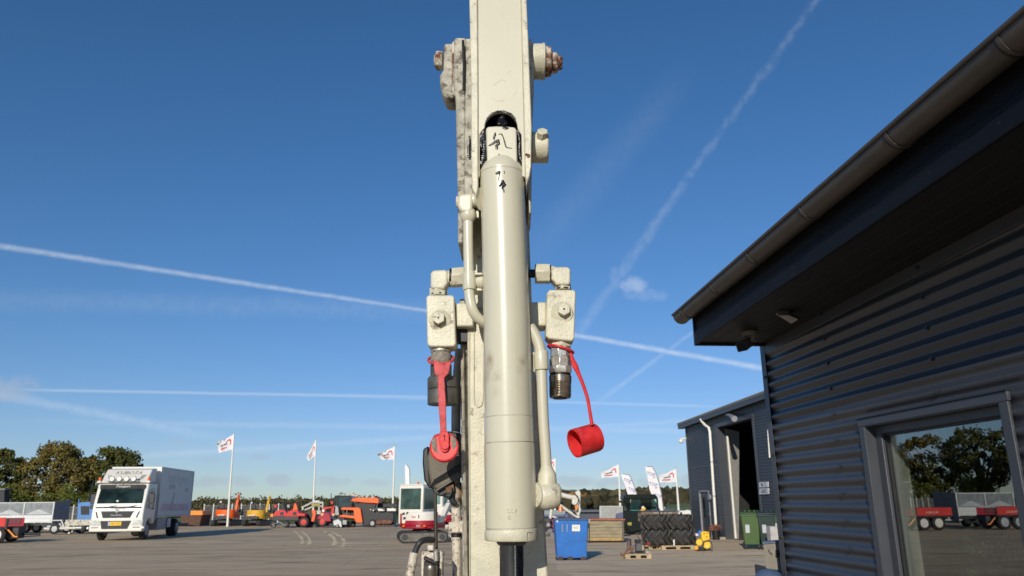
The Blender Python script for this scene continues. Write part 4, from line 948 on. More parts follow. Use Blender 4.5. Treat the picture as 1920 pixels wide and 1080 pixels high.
# fittings under the eaves
zs = lambda s: eave(s)-.02-fh
def soff(px, off):                            # a point on the soffit's underside
    lo = WS(WP(px, 600, off)); return lo
def under(px, py):                            # where the ray through this pixel meets the soffit
    d = ray(px, py); s = 0.3
    for _ in range(30):
        t = (zs(s)-CAM.z+.012)/d.z; q = CAM+d*t; s = WS(q)
    return q
q = under(1467, 583); lampb = thing('floodlight', 'small pale fronted floodlight under the dark eaves of the office building', 'floodlight', q)
MB().box(q.x-.03, q.x+.03, q.y-.02, q.y+.02, q.z-.03, q.z).build('mount', dgrey, lampb, bevel=.003)
A = under(1455, 588); B = under(1495, 607)
l = [at(1455, 589, q.y+.0), at(1464, 584, q.y-.0), at(1497, 599, q.y-.02), at(1484, 607, q.y-.02)]
MB().prism(l, [p+V((.01, .03, .012)) for p in l]).build('lens', mat('pale_lamp_lens', (.60, .52, .45), .4), lampb, bevel=.002)
l2 = [at(1463, 583, q.y+.01), at(1472, 579, q.y+.01), at(1503, 597, q.y-.0), at(1497, 602, q.y-.0)]
MB().prism(l2, [p+V((.005, .05, .01)) for p in l2]).build('housing', blk, lampb, bevel=.003)
l3 = [at(1478, 583, q.y+.03), at(1477, 569, q.y+.03), at(1500, 568, q.y+.03), at(1503, 580, q.y+.03)]
MB().prism(l3, [p+V((.0, .03, .0)) for p in l3]).build('bracket', dgrey, lampb, bevel=.003)
q = under(1406, 622); cm = thing('security_camera', 'grey box security camera on a round base under the eaves corner', 'camera', q)
greyp = mat('beige_grey_plastic', (.14, .125, .11), .6)
MB().tube([q, q+V((0, 0, -.032))], [.057, .05], 26).build('base', greyp, cm, bevel=.003)
MB().tube([q+V((.02, .0, -.03)), q+V((.02, 0, -.065))], .022, 12).build('neck', greyp, cm)
f = [at(1378, 644, q.y-.05), at(1398, 641, q.y-.05), at(1402, 657, q.y-.05), at(1383, 661, q.y-.05)]
bk = [at(1399, 634, q.y+.12), at(1414, 633, q.y+.12), at(1416, 645, q.y+.12), at(1402, 652, q.y+.12)]
MB().prism(f, bk).build('housing', greyp, cm, bevel=.006, seg=3)
f2 = [p+V((0, -.002, 0)) for p in f]; cen = sum(f2, V())/4; f2 = [cen+(p-cen)*.86 for p in f2]
MB().prism(f2, [p+V((0, -.003, 0)) for p in f2]).build('lens_window', blk, cm, bevel=.002)
q = under(1444, 621); a = [at(1433, 622, 5.5), at(1436, 618, 5.5), at(1453, 617, 5.5), at(1454, 632, 5.5), at(1444, 637, 5.5), at(1434, 636, 5.5)]
solo('junction_box', MB().prism(a, [p+V((.01, .07, 0)) for p in a]), mat('dark_beige_plastic', (.11, .10, .085), .6), 'small beige junction box in the corner where wall and eaves meet', 'junction box', a[0], bevel=.004)

# grey box fixed at the building's end and the blue lid beside it
c0 = WL(-.02, 0, .0)
a = [at(1431, 1020, 5.9), at(1463, 1016, 5.9), at(1470, 1071, 5.9), at(1436, 1066, 5.9)]
gb = thing('meter_cabinet', 'weathered grey cabinet with a latch at the foot of the office corner', 'cabinet', V((a[0].x, 5.9, 0)))
z_lo = 0.0
a = [V((p.x, p.y, p.z)) for p in a]
MB().prism(a, [p+V((.05, .15, 0)) for p in a]).build('body', mat('weathered_grey_plastic', (.27, .24, .20), .7, var=.15, vscale=6), gb, bevel=.004)
a2 = [at(1430, 1016.5, 5.89), at(1465, 1014, 5.89), at(1465, 1017.5, 5.89), at(1430, 1020.5, 5.89)]
MB().prism(a2, [p+V((.05, .17, 0)) for p in a2]).build('lid', mat('blue_grey_lid', (.10, .14, .20), .5), gb, bevel=.002)
for r_ in ((1455, 1032, 1456.3, 1044), (1455, 1031.5, 1462, 1033), (1455, 1043, 1462, 1044.5), (1459, 1036, 1463, 1041)): PX().rect(*r_, 5.885, .02).build('latch', blk, gb)
for r_ in ((1441, 1031, 1443, 1035), (1443, 1036, 1447, 1038), (1446, 1039, 1448, 1041)): PX().rect(*r_, 5.893, .01).build('mark', dgrey, gb)
pz = a[3].z
for px in (1437, 1466):
    p = at(px, 1066, 5.95); MB().box(p.x-.01, p.x+.01, 5.93, 6.2, 0, p.z+.01).build('stand', dgrey, gb)
bl_ = thing('blue_drum', 'domed dark blue lid just in front of the grey cabinet, cut by the frame', 'drum', V((at(1445, 1075, 5.6).x-.0, 5.55, 0)))
c = at(1442, 1086, 5.6); MB().ball((c.x, c.y, c.z), .095, 26, (1, 1, .7)).build('lid', mat('dull_dark_blue_plastic', (.07, .11, .19), .45), bl_)
MB().tube([V((c.x, c.y, 0)), V((c.x, c.y, c.z))], .085, 20).build('body', mat('dull_dark_blue_plastic', (.07, .11, .19), .45), bl_)

# ------------------------------------------------------------------ workshop hall behind, same direction
gA = gnd(1361, 1011.5); gb0 = V((gA.x, gA.y, 0))
dF = ray(830, hor(830)); dF.z = 0; dF.normalize(); NF = V((-dF.y, dF.x, 0)); NF = -NF if NF.x > 0 else NF
def FP(px, py, off=0.):
    b = gb0+NF*off; d = ray(px, py); return CAM + d*((b-CAM).dot(NF)/d.dot(NF))
def FS(p): return (gb0-p).dot(dF)
def FL(s, z, off=0.): q = gb0 - dF*s + NF*off; return V((q.x, q.y, z))
hall = thing('workshop_hall', 'tall dark clad workshop hall with an open gate, behind the office building', 'building', gb0)
sC = FS(FP(1297, 960)); sE = FS(FP(1480, 960)); ds0, ds1 = FS(FP(1359, 960)), FS(FP(1427, 960)); dzt = FP(1380, 792).z
def rz_(s): return zr0 + (zr1-zr0)*(s-sC)/(FS(FP(1435, 742))-sC)
zr0, zr1 = FP(1289, 797).z, FP(1435, 745).z
print('HALL', gb0, 'sC', sC, 'sE', sE, 'door', ds0, ds1, dzt, 'roof', zr0, zr1)
far_m = mat('blue_grey_hall_cladding', (.036, .046, .066), .45, var=.06, vscale=.6)
def fbox(s0, s1, z0, z1, o0, o1): return MB().prism([FL(s0, z0, o0), FL(s1, z0, o0), FL(s1, z1, o0), FL(s0, z1, o0)], [FL(s0, z0, o1), FL(s1, z0, o1), FL(s1, z1, o1), FL(s0, z1, o1)])
def corrF(s0, s1, z0, z1a, z1b, pitch=.118, amp=.016, name='wall_cladding'):
    mb = MB(); pts = []; z = z0; zm = max(z1a, z1b)
    prof = [(0, 0), (.34, 0), (.46, 1), (.86, 1), (1, 0)]
    while z < zm:
        for u, o in prof[:-1]: pts.append((z+u*pitch, o*amp))
        z += pitch
    vs = []
    for z, o in pts: vs += [FL(s0, min(z, z1a), o), FL(s1, min(z, z1b), o)]
    mb.add(vs, [(2*i, 2*i+1, 2*i+3, 2*i+2) for i in range(len(pts)-1)]); mb.build(name, far_m, hall, smooth=0)
pd0, pd1 = FS(FP(1316, 980)), FS(FP(1333, 980)); pdz = FP(1322, 922).z
sJ = FS(FP(1338, 900))
corrF(sC+.05, pd0, 0, rz_(sC), rz_(pd0)); corrF(pd0, pd1, pdz, rz_(pd0), rz_(pd1)); corrF(pd1, ds0-.1, 0, rz_(pd1), rz_(ds0)); corrF(ds0-.1, ds1+.1, dzt, rz_(ds0), rz_(ds1)); corrF(ds1+.1, sE, 0, rz_(ds1), rz_(sE))
fbox(sC-.03, sC+.09, 0, rz_(sC)-.05, .0, .04).build('corner_trim', trim_m, hall)
fbox(sC-.03, sC, 0, rz_(sC)-.05, -7, .0).build('end_wall', far_m, hall)
zl = FP(1300, 878).z; fbox(sC+.09, ds0-.2, zl, zl+.06, .016, .03).build('cladding_joint', trim_m, hall)
# door
dr = fbox(pd0, pd1, 0, pdz, -.10, -.04).build('door', mat('dark_door_leaf', (.035, .042, .055), .45), hall)
fbox(pd0+.12, pd0+.55, pdz-1.15, pdz-.25, -.0395, -.03).build('door_pane', glass_dark, dr)
for a in ((pd0-.06, pd0, 0, pdz+.06), (pd1, pd1+.06, 0, pdz+.06), (pd0, pd1, pdz, pdz+.06)): fbox(*a, -.1, .035).build('door_frame', grey_m, dr)
fbox(pd1-.14, pd1-.08, 1.0, 1.06, -.03, .03).build('door_handle', galv, dr)
MB().tube([FL(pd1+.22, FP(1334, 932).z, .01), FL(pd1+.22, FP(1334, 932).z, .10)], .14, 16).build('wall_lamp', grey_m, hall)
# gate opening: frame, dark interior, canvas leaf
for a in ((ds0-.16, ds0, 0, dzt+.16), (ds1, ds1+.16, 0, dzt+.16), (ds0, ds1, dzt, dzt+.16)): fbox(*a, -.3, .045).build('gate_frame', trim_m, hall)
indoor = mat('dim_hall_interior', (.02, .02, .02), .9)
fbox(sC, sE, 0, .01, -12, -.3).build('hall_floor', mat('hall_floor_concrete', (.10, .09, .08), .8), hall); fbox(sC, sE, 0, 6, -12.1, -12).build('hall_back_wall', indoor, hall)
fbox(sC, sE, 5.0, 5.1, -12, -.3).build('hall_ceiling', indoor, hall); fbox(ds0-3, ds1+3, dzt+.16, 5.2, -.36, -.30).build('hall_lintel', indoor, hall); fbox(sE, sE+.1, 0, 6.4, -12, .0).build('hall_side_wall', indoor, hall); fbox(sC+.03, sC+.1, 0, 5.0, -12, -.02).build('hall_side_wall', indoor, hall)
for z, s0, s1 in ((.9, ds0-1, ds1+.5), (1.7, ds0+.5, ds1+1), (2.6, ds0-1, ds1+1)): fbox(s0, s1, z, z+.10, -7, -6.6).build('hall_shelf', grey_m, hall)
lf = [FL(ds0+.03, .02, -.32), FL(ds0+.08, .02, -.50), FL(ds0+.10, dzt-.2, -.92), FL(ds0+.03, dzt-.05, -.32)]
MB().prism(lf, [p+V((-.02, .04, 0)) for p in lf]).build('gate_leaf', mat('grey_gate_leaf', (.17, .165, .15), .6), hall)
MB().tube([FL(ds0+.18, .05, -.33), FL(ds0+.18, dzt-.4, -.33)], .05, 10).build('gate_rail', offwhite, hall)
fbox(ds0-.9+.6, ds0-.02, .0, .10, .05, .30).build('gate_footing', mat('pale_concrete', (.35, .31, .26), .9), hall)
# roof with its overhanging edge
def frun(s0, s1, zlo, zhi, o0, o1): return MB().prism([FL(s0, rz_(s0)+zlo, o0), FL(s1, rz_(s1)+zlo, o0), FL(s1, rz_(s1)+zhi, o0), FL(s0, rz_(s0)+zhi, o0)], [FL(s0, rz_(s0)+zlo, o1), FL(s1, rz_(s1)+zlo, o1), FL(s1, rz_(s1)+zhi, o1), FL(s0, rz_(s0)+zhi, o1)])
sR = sC-.45
frun(sR, sE+1, .06, .12, -12, .30).build('roof', mat('grey_roof_sheet', (.22, .21, .20), .6), hall)
frun(sR, sE+1, -.13, .055, .23, .28).build('fascia_board', trim_m, hall); frun(sR, sE+1, -.13, -.10, -.0, .228).build('soffit', blk, hall)
frun(sR, sE+1, .122, .16, .18, .32).build('roof_edge', mat('pale_roof_edge', (.36, .34, .30), .6), hall)
# down pipe
dp = [FP(1314, 786, .26), FP(1316, 790, .26), FP(1322, 797, .20), FP(1329, 802, .14), FP(1331, 810, .12)]
b = FP(1343, 993, .12); MB().tube(dp+[b], .062, 12).build('down_pipe', white_p, hall)
for py in (866, 930): p = FP(1331+(py-810)*.066, py, .12); MB().tube([p-V((0, 0, .03)), p+V((0, 0, .03))], .075, 12).build('pipe_bracket', galv, hall)
a = FP(1361, 777, .05); b = FP(1377, 785, .55); MB().tube([a, (a+b)/2+V((0, 0, .05)), b], [.05, .07, .12], 12).build('hooded_lamp', grey_m, hall)
a = FP(1440, 806, .05); b = FP(1443.5, 858, .05); MB().tube([a, b], .035, 8).build('pale_rail', white_p, hall)
q = FP(1289, 822, 0); so = thing('security_camera', 'white bullet camera on the outer corner of the workshop hall', 'camera', FL(sC, q.z, 0))
q = FL(sC, at(1287, 822, gb0.y).z*0+FP(1289, 822).z, 0); MB().tube([q, q+NF*.25, q+NF*.27+V((0, -.0, -.05))], [.05, .05, .05], 10).build('arm', white_p, so)
MB().ball(q+NF*.30+V((0, 0, -.12)), .12, 12, (1, 1, 1)).build('housing', white_p, so)
# two notices
for i, (x0, y0, x1, y1, tx) in enumerate(((1423, 904, 1440, 914, 'Nr. C'), (1423.5, 916, 1441, 927, 'GARD'))):
    a = [FP(x0, y1, .06), FP(x1, y1-.7, .06), FP(x1, y0-.7, .06), FP(x0, y0, .06)]
    cN = sum(a, V())/4; o = thing('notice_sign', ['upper of two white notices beside the workshop gate', 'lower of two white notices beside the workshop gate'][i], 'sign', cN, 'white notices on the workshop wall')
    MB().prism(a, [p-NF*.03 for p in a]).build('board', mat('white_sign_board', (.62, .62, .64), .5), o)
    text('lettering', tx, .20, cN+NF*.006, -dF, dgrey, o)

# ------------------------------------------------------------------ shared builders for machines
def wheel(par, c, r, w, ax=(1, 0, 0), rim=None, rimr=.55, name='wheel'):
    c = V(c); a = V(ax).normalized()
    ty = MB().tube([c-a*w*.5, c-a*w*.46, c-a*w*.3, c+a*w*.3, c+a*w*.46, c+a*w*.5], [r*rimr, r*.88, r, r, r*.88, r*rimr], 26, cap=True)
    t = ty.build(name, tyre_m, par)
    for sgn in (-1, 1):
        MB().tube([c+a*sgn*(w*.42), c+a*sgn*w*.515, c+a*sgn*w*.53], [r*rimr*1.02, r*rimr*1.0, r*rimr*.2], 20).build('rim', rim or grey_m, t)
    return t
def lugwheel(par, c, r, w, ax, rim, name='wheel', nl=18):
    t = wheel(par, c, r, w, ax, rim, .58, name); c = V(c); a = V(ax).normalized(); mb = MB(); up_ = V((0, 0, 1)); f = a.cross(up_)
    for k in range(nl):
        for sg in (-1, 1):
            an = 2*math.pi*(k+(.5 if sg > 0 else 0))/nl; e = up_*math.cos(an)+f*math.sin(an); e2 = up_*math.cos(an+.22)+f*math.sin(an+.22)
            mb.tube([c+e*r*1.0+a*sg*w*.02, c+e2*r*.99+a*sg*w*.48], r*.045, 4)
    mb.build('tread_lugs', lug_m, t, smooth=0); return t
def lb(par, name, m, x0, x1, y0, y1, z0, z1, bevel=.03, seg=2, **k): return MB().box(x0, x1, y0, y1, z0, z1).build(name, m, par, bevel=bevel, seg=seg, **k)

# ------------------------------------------------------------------ truck (own axes: front towards -y)
def truck():
    f = gnd(214, 1014.5); root = thing('box_truck', 'white box lorry with roof lamps and yellow number plate parked in the open yard', 'truck', (f.x, f.y, 0), rz=R(7.0), world=False)
    W = 1.23
    ch = MB(); ch.box(-.45, .45, .6, 7.6, .55, .8); ch.build('chassis', blk, root)
    cab = MB(); cab.pyz([(0, .42), (0, 1.25), (.06, 1.62), (.38, 2.62), (.52, 2.74), (1.75, 2.74), (1.75, .75), (1.45, .75), (1.38, 1.0), (.72, 1.0), (.6, .75), (.52, .42)], -W+.02, W-.02)
    cab = cab.build('cab', white_p, root, bevel=.07, seg=3)
    # windscreen follows the rake
    n = (V((0, .32, 1.0))).normalized(); nn = V((0, -n.z, n.y))
    def ws(x, t, o=0): b = V((x, .055, 1.55)) + V((0, .325, 1.10))*t + nn*o; return b
    MB().prism([ws(-1.10, -.03, .012), ws(1.10, -.03, .012), ws(1.04, .83, .012), ws(-1.04, .83, .012)], [ws(-1.10, -.03, -.03), ws(1.10, -.03, -.03), ws(1.04, .83, -.03), ws(-1.04, .83, -.03)]).build('windscreen', mat('windscreen_glass', (.016, .030, .030), .07, var=.6, vscale=1.2, spec=.12), root, bevel=.02)
    MB().prism([ws(-1.08, .86, .06), ws(1.08, .86, .06), ws(1.06, .98, .13), ws(-1.06, .98, .13)], [ws(-1.08, .80, .0), ws(1.08, .80, .0), ws(1.06, .98, 0), ws(-1.06, .98, 0)]).build('sun_visor', dgrey, root, bevel=.02)
    text('visor_lettering', 'Transport', .17, ws(.02, .89, .12), (1, 0, 0), white_p, root, ydir=n, shear=.35, depth=.004)
    for x in (-.5, .45): MB().tube([ws(x, .03, .03), ws(x+.42, .10, .03)], .016, 6).build('wiper', blk, root)
    MB().prism([ws(-.75, .0, .02), ws(.75, .0, .02), ws(.75, .05, .02), ws(-.75, .05, .02)], [ws(-.75, .0, 0), ws(.75, .0, 0), ws(.75, .05, 0), ws(-.75, .05, 0)]).build('scuttle', dgrey, root)
    MB().ball(ws(-.12, .28, .01), .06, 10, (1, .3, 1)).build('dash_ornament', white_p, root)
    # grille, badge, lettering
    MB().pxz([(-.76, 1.36), (.72, 1.36), (.60, 1.08), (-.66, 1.08)], -.035, .02).build('grille', blk, root, bevel=.01)
    for k in range(3): MB().pxz([(-.74+k*.035, 1.34-k*.08), (.70-k*.04, 1.34-k*.08), (.69-k*.04, 1.325-k*.08), (-.73+k*.035, 1.325-k*.08)], -.045, -.034).build('grille_bar', blk, root)
    MB().box(-.78, .74, -.05, .01, 1.37, 1.42).build('grille_chrome', mat('bright_chrome', (.8, .8, .8), .15, .9), root)
    MB().tube([V((-.02, -.04, 1.395)), V((-.02, -.07, 1.395))], .075, 18).build('badge', mat('bright_chrome', (.8, .8, .8), .15, .9), root)
    text('grille_lettering', 'OG•BI•BO', .11, (-.02, -.055, 1.20), (1, 0, 0), galv, root, depth=.004, sx=1.1)
    text('bonnet_lettering', 'K. JØRGENSEN', .10, (.0, -.012, 1.50), (1, 0, 0), grey_m, root, shear=.3, depth=.006)
    for sx in (-1, 1):
        MB().pxz([(sx*.98, 1.38), (sx*1.03, 1.38), (sx*.93, 1.08), (sx*.87, 1.08)][::sx], -.02, .03).build('side_vent', blk, root)
        MB().pxz([(sx*.78, .95), (sx*1.19, .98), (sx*1.19, .72), (sx*.72, .72)][::sx], -.055, .02).build('headlamp', mat('clear_headlamp', (.62, .62, .58), .12, spec=1., var=.3, vscale=10), root, bevel=.02)
        for q in (.86, .98, 1.09): MB().tube([V((sx*q, -.05, .86)), V((sx*q, -.062, .86))], .045, 12).build('lamp_reflector', zinc, root)
        MB().box(min(sx*.80, sx*1.12), max(sx*.80, sx*1.12), -.065, -.04, .62, .645).build('fog_lamp', blk, root)
    # bumper
    MB().pxz([(-1.22, .44), (1.22, .44), (1.23, .99), (-1.23, .99)], -.04, .35).build('bumper', white_p, root, bevel=.04, seg=3)
    MB().pxz([(-.74, .94), (.70, .94), (.55, .56), (-.64, .56)], -.052, -.035).build('bumper_opening', mat('soft_black_grille', (.022, .022, .025), .6), root)
    lb(root, 'step_slot', blk, -.45, .35, -.06, -.05, .57, .66, 0)
    pl = lb(root, 'number_plate', mat('yellow_number_plate', (.80, .48, .02), .5), -.28, .26, -.075, -.058, .71, .90, .01)
    lb(root, 'plate_band', mat('pale_blue_plate_band', (.35, .42, .60), .5), -.36, -.285, -.075, -.058, .71, .90, .0)
    text('plate_lettering', 'DB 77 971', .13, (-.01, -.077, .805), (1, 0, 0), mat('dark_yellow_lettering', (.25, .13, .01), .6), root, depth=.002, sx=.7)
    # roof spoiler, sign writing, spotlights, beacons
    sp = MB(); sp.pyz([(.30, 2.74), (1.0, 3.42), (1.75, 3.50), (1.75, 2.74)], -1.10, 1.10); sp.build('roof_spoiler', offwhite, root, bevel=.07, seg=3)
    sn = V((0, .70, .68)).normalized(); snn = V((0, -sn.z, sn.y))
    text('spoiler_lettering', 'KUBOTA', .32, V((.02, .80, 3.23))+snn*.005, (1, 0, 0), mat('grey_lettering', (.30, .28, .22), .6), root, ydir=sn, shear=.3, depth=.006)
    for sx in (-1, 1):
        for k in range(3): a = V((sx*(.62+k*.07), .45+.0, 2.90)); MB().tube([a+snn*.01, a+V((sx*.16, .24, .233))+snn*.01], .010, 5).build('spoiler_stripe', grey_m, root)
    MB().tube([V((-.75, .22, 2.82)), V((.75, .22, 2.82))], .03, 8).build('lamp_bar', galv, root)
    for k in range(4):
        c = V((-.52+k*.34, .18, 2.93)); sl_ = MB().tube([c+V((0, .10, 0)), c, c+V((0, -.03, 0))], [.08, .135, .13], 20).build('spotlight', dgrey, root)
        MB().tube([c+V((0, -.028, 0)), c+V((0, -.036, 0))], .112, 20).build('lamp_glass', zinc, sl_)
    for sx in (-1, 1):
        lb(root, 'beacon_base', white_p, sx*1.16-.09, sx*1.16+.09, .30, .50, 2.74, 2.84, .02)
        MB().tube([V((sx*1.16, .4, 2.84)), V((sx*1.16, .4, 3.02))], [.075, .06], 14).build('beacon', amber, root, bevel=.01)
        # mirrors and their arms
        m_ = MB(); m_.box(sx*1.38-.13, sx*1.38+.13, .42, .54, 1.75, 2.22); m_.build('mirror', dgrey, root, bevel=.03)
        m_ = MB(); m_.box(sx*1.38-.12, sx*1.38+.12, .43, .55, 1.50, 1.72); m_.build('mirror', dgrey, root, bevel=.03)
        MB().tube([V((sx*1.15, .5, 2.3)), V((sx*1.38, .47, 2.24))], .02, 6).build('mirror_arm', blk, root)
        MB().tube([V((sx*1.27, -.02, .62)), V((sx*1.27, -.09, .62))], .055, 12).build('marker_lamp', white_p, root)
    # right side of the cab: window, handle, step
    MB().pyz([(.62, 1.75), (.80, 2.50), (1.42, 2.50), (1.42, 1.70)], W-.03, W-.01).build('side_window', glass_pale, root, bevel=.01)
    MB().pyz([(.62, 1.75), (.80, 2.50), (1.42, 2.50), (1.42, 1.70)], -W+.01, -W+.03).build('side_window', glass_dark, root)
    lb(root, 'door_handle', blk, W-.02, W+.02, 1.15, 1.35, 1.45, 1.50, .005)
    lb(root, 'quarter_sheet', grey_m, W-.35, W-.02, 1.76, 1.95, .9, 2.6, .01)
    # body
    bx = MB(); bx.box(-W, W, 2.02, 8.1, 1.08, 3.58); bx.build('box_body', mat('box_body_panel', (.60, .60, .60), .45, var=.04), root, bevel=.015)
    fp = MB(); fp.pxz([(-W, 2.2), (W, 2.2), (W+.012, 2.5), (W+.012, 3.59), (-W, 3.59)], 1.985, 2.018); fp.build('box_front', white_p, root, bevel=.01)
    for z in (1.10, 3.55): MB().box(W+.001, W+.018, 2.02, 8.1, z-.04, z+.04).build('body_rail', galv, root)
    for y in (2.04, 8.08): MB().box(W+.001, W+.018, y-.03, y+.03, 1.14, 3.51).build('body_post', galv, root)
    pg = mat('faint_side_print_green', (.48, .54, .50), .5); pr = mat('faint_side_print_red', (.56, .36, .38), .5, c2=(.60, .50, .50)); pk = mat('faint_side_print_grey', (.36, .37, .40), .5)
    text('side_lettering', 'frugt & grønt', .72, (W+.002, 5.1, 3.05), (0, 1, 0), pg, root, depth=.002)
    MB().box(W+.001, W+.003, 2.6, 7.6, 1.35, 1.72).build('side_print', pr, root); MB().pyz([(3.9, 1.36), (4.3, 1.36), (4.75, 2.3), (4.55, 2.3)], W+.004, W+.006).build('side_print', pk, root)
    text('side_lettering', 'NORDIC', .30, (W+.002, 4.1, 2.6), (0, 1, 0), pk, root, depth=.002); text('side_lettering', 'fresh', .34, (W+.002, 6.9, 2.5), (0, 1, 0), pk, root, depth=.002)
    lb(root, 'side_locker', grey_m, W-.5, W-.02, 2.3, 3.7, .42, 1.0, .02); lb(root, 'side_locker', galv, W-.45, W-.03, 4.0, 4.6, .50, .98, .02)
    lb(root, 'rear_underrun', grey_m, -W, W, 8.0, 8.12, .45, .62, .01)
    for x in (-.98, .98): wheel(root, (x, 1.05, .46), .46, .27, (1, 0, 0), grey_m)
    for x in (-.92, .92): wheel(root, (x, 5.9, .46), .46, .5, (1, 0, 0), grey_m)
    lb(root, 'mudguard', blk, -1.15, -.75, 5.3, 6.5, .94, 1.0, .01); lb(root, 'mudguard', blk, .75, 1.15, 5.3, 6.5, .94, 1.0, .01)
    return root
truck()

# ------------------------------------------------------------------ trailers on the left
def tipper(label, p, rz, L=3.6, W=1.9, group='tipping trailers parked on the left'):
    root = thing('tipping_trailer', label, 'trailer', (p.x, p.y, 0), group, rz, world=False)
    # long side along x, nose towards +x
    bed = .72
    lb(root, 'bed', galv_lit, -L/2, L/2, 0, W, bed-.06, bed, .01)
    for z0, z1 in ((bed, bed+.19), (bed+.195, bed+.40)):
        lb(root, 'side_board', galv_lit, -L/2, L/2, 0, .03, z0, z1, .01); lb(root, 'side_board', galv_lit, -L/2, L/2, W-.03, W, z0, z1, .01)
    mesh_m = mat('wire_mesh_panel', (.20, .215, .225), .5, .35, var=.25, vscale=2)
    for x0, x1 in ((-L/2+.04, -.03), (.03, L/2-.04)):
        lb(root, 'mesh_panel', mesh_m, x0, x1, .012, .02, bed+.42, bed+1.14, 0)
        MB().pxz([(x0+.05, bed+.44), (x1-.05, bed+.44), ((x0+x1)/2, bed+.76)], .004, .011).build('gusset_panel', mat('pale_gusset', (.42, .44, .45), .45, .3), root)
        lb(root, 'mesh_panel', mesh_m, x0, x1, W-.02, W-.012, bed+.42, bed+1.14, 0)
        for k in range(1, 6): lb(root, 'mesh_wire', galv, x0+(x1-x0)*k/6-.006, x0+(x1-x0)*k/6+.006, .0, .012, bed+.42, bed+1.14, 0)
    for x in (-L/2+.02, 0, L/2-.02):
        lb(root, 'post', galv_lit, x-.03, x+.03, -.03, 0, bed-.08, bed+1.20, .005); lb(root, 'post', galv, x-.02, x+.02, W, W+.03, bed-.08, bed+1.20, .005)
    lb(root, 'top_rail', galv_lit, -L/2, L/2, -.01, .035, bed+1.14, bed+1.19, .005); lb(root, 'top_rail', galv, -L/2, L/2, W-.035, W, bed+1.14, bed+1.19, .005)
    hd = MB(); hd.pyz([(0, bed-.45), (W, bed-.45), (W, bed+1.35), (0, bed+1.18)], L/2, L/2+.03); hd.build('headboard', mat('grey_mesh_headboard', (.20, .20, .22), .55, var=.2), root, bevel=.01)
    for y in (.55, W-.55): MB().box(-L/2, L/2+.3, y-.04, y+.04, .48, .60).build('frame_rail', galv, root)
    for x in (-.55, .15): 
        for y in (.02, W-.02): wheel(root, (x-.2, y+(.0 if y < 1 else 0), .32), .32, .18, (0, 1, 0), galv)
    MB().tube([V((L/2-.4, .25, .42)), V((L/2+1.25, W/2, .42))], .05, 8).build('drawbar', galv_lit, root); MB().tube([V((L/2-.4, W-.25, .42)), V((L/2+1.25, W/2, .42))], .05, 8).build('drawbar', galv_lit, root)
    MB().tube([V((L/2+1.1, W/2, .42)), V((L/2+1.5, W/2, .43))], [.04, .055], 10).build('hitch', galv, root)
    MB().tube([V((L/2+.9, W/2-.1, .08)), V((L/2+.9, W/2-.1, .62))], .03, 8).build('jack_tube', galv, root)
    wheel(root, (L/2+.9, W/2-.1, .1), .1, .06, (0, 1, 0), galv, name='jockey_wheel')
    lb(root, 'mudguard', galv_lit, -1.15, .45, -.14, .12, .66, .68, .01)
    return root
p = gnd(40, 1004)
tipper('long galvanised tipping trailer with high mesh sides, nose towards the lorry', gnd(38, 1001), R(2), 3.7)
tipper('mesh sided trailer outside the left edge, seen in the window glass', V((-30.2, 40, 0)), R(3), 3.6)
def redtrailer(label, p, rz, rim):
    root = thing('red_tipping_trailer', label, 'trailer', (p.x, p.y, 0), 'small red tipping trailers', rz, world=False)
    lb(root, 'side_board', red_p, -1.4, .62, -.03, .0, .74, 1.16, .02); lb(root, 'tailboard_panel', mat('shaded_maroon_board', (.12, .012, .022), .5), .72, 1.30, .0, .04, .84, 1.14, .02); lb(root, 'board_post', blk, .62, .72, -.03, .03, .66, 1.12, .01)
    text('board_lettering', 'MOCHIDA', .15, (-.25, -.034, .90), (1, 0, 0), white_p, root, depth=.003)
    lb(root, 'bed', blk, -1.4, .7, 0, 1.5, .66, .74, .01); lb(root, 'far_board', dred_p, -1.4, .65, 1.48, 1.5, .72, 1.12, .01); lb(root, 'frame', blk, -1.3, 1.0, .45, 1.05, .38, .62, .02)
    for x in (-.42, .42): wheel(root, (x-.1, .02, .38), .38, .2, (0, 1, 0), rim, .6); wheel(root, (x-.25, 1.48, .33), .33, .2, (0, 1, 0), rim, .6)
    lb(root, 'mudguard', blk, -1.05, .55, -.10, .12, .64, .67, .01); lb(root, 'side_lamp', amber, .40, .47, -.06, .0, .52, .62, .005)
    lb(root, 'linkage', dgrey, .5, 1.1, .3, .9, .2, .7, .05); MB().tube([V((.9, .7, .4)), V((1.9, .7, .36))], .05, 8).build('drawbar', blk, root)
    MB().tube([V((.7, .1, .62)), V((1.05, .1, .30)), V((1.2, .1, .28))], .04, 8).build('hydraulic_leg', org2, root)
    return root
pr_ = gnd(4, 1019); redtrailer('red tipping trailer with white lettering and black wheels, at the left edge', V((pr_.x-.62, pr_.y+.0, 0)), R(3), offwhite)
redtrailer('red trailer outside the left edge, seen in the window glass', V((-28.8, 37, 0)), R(4), galv)
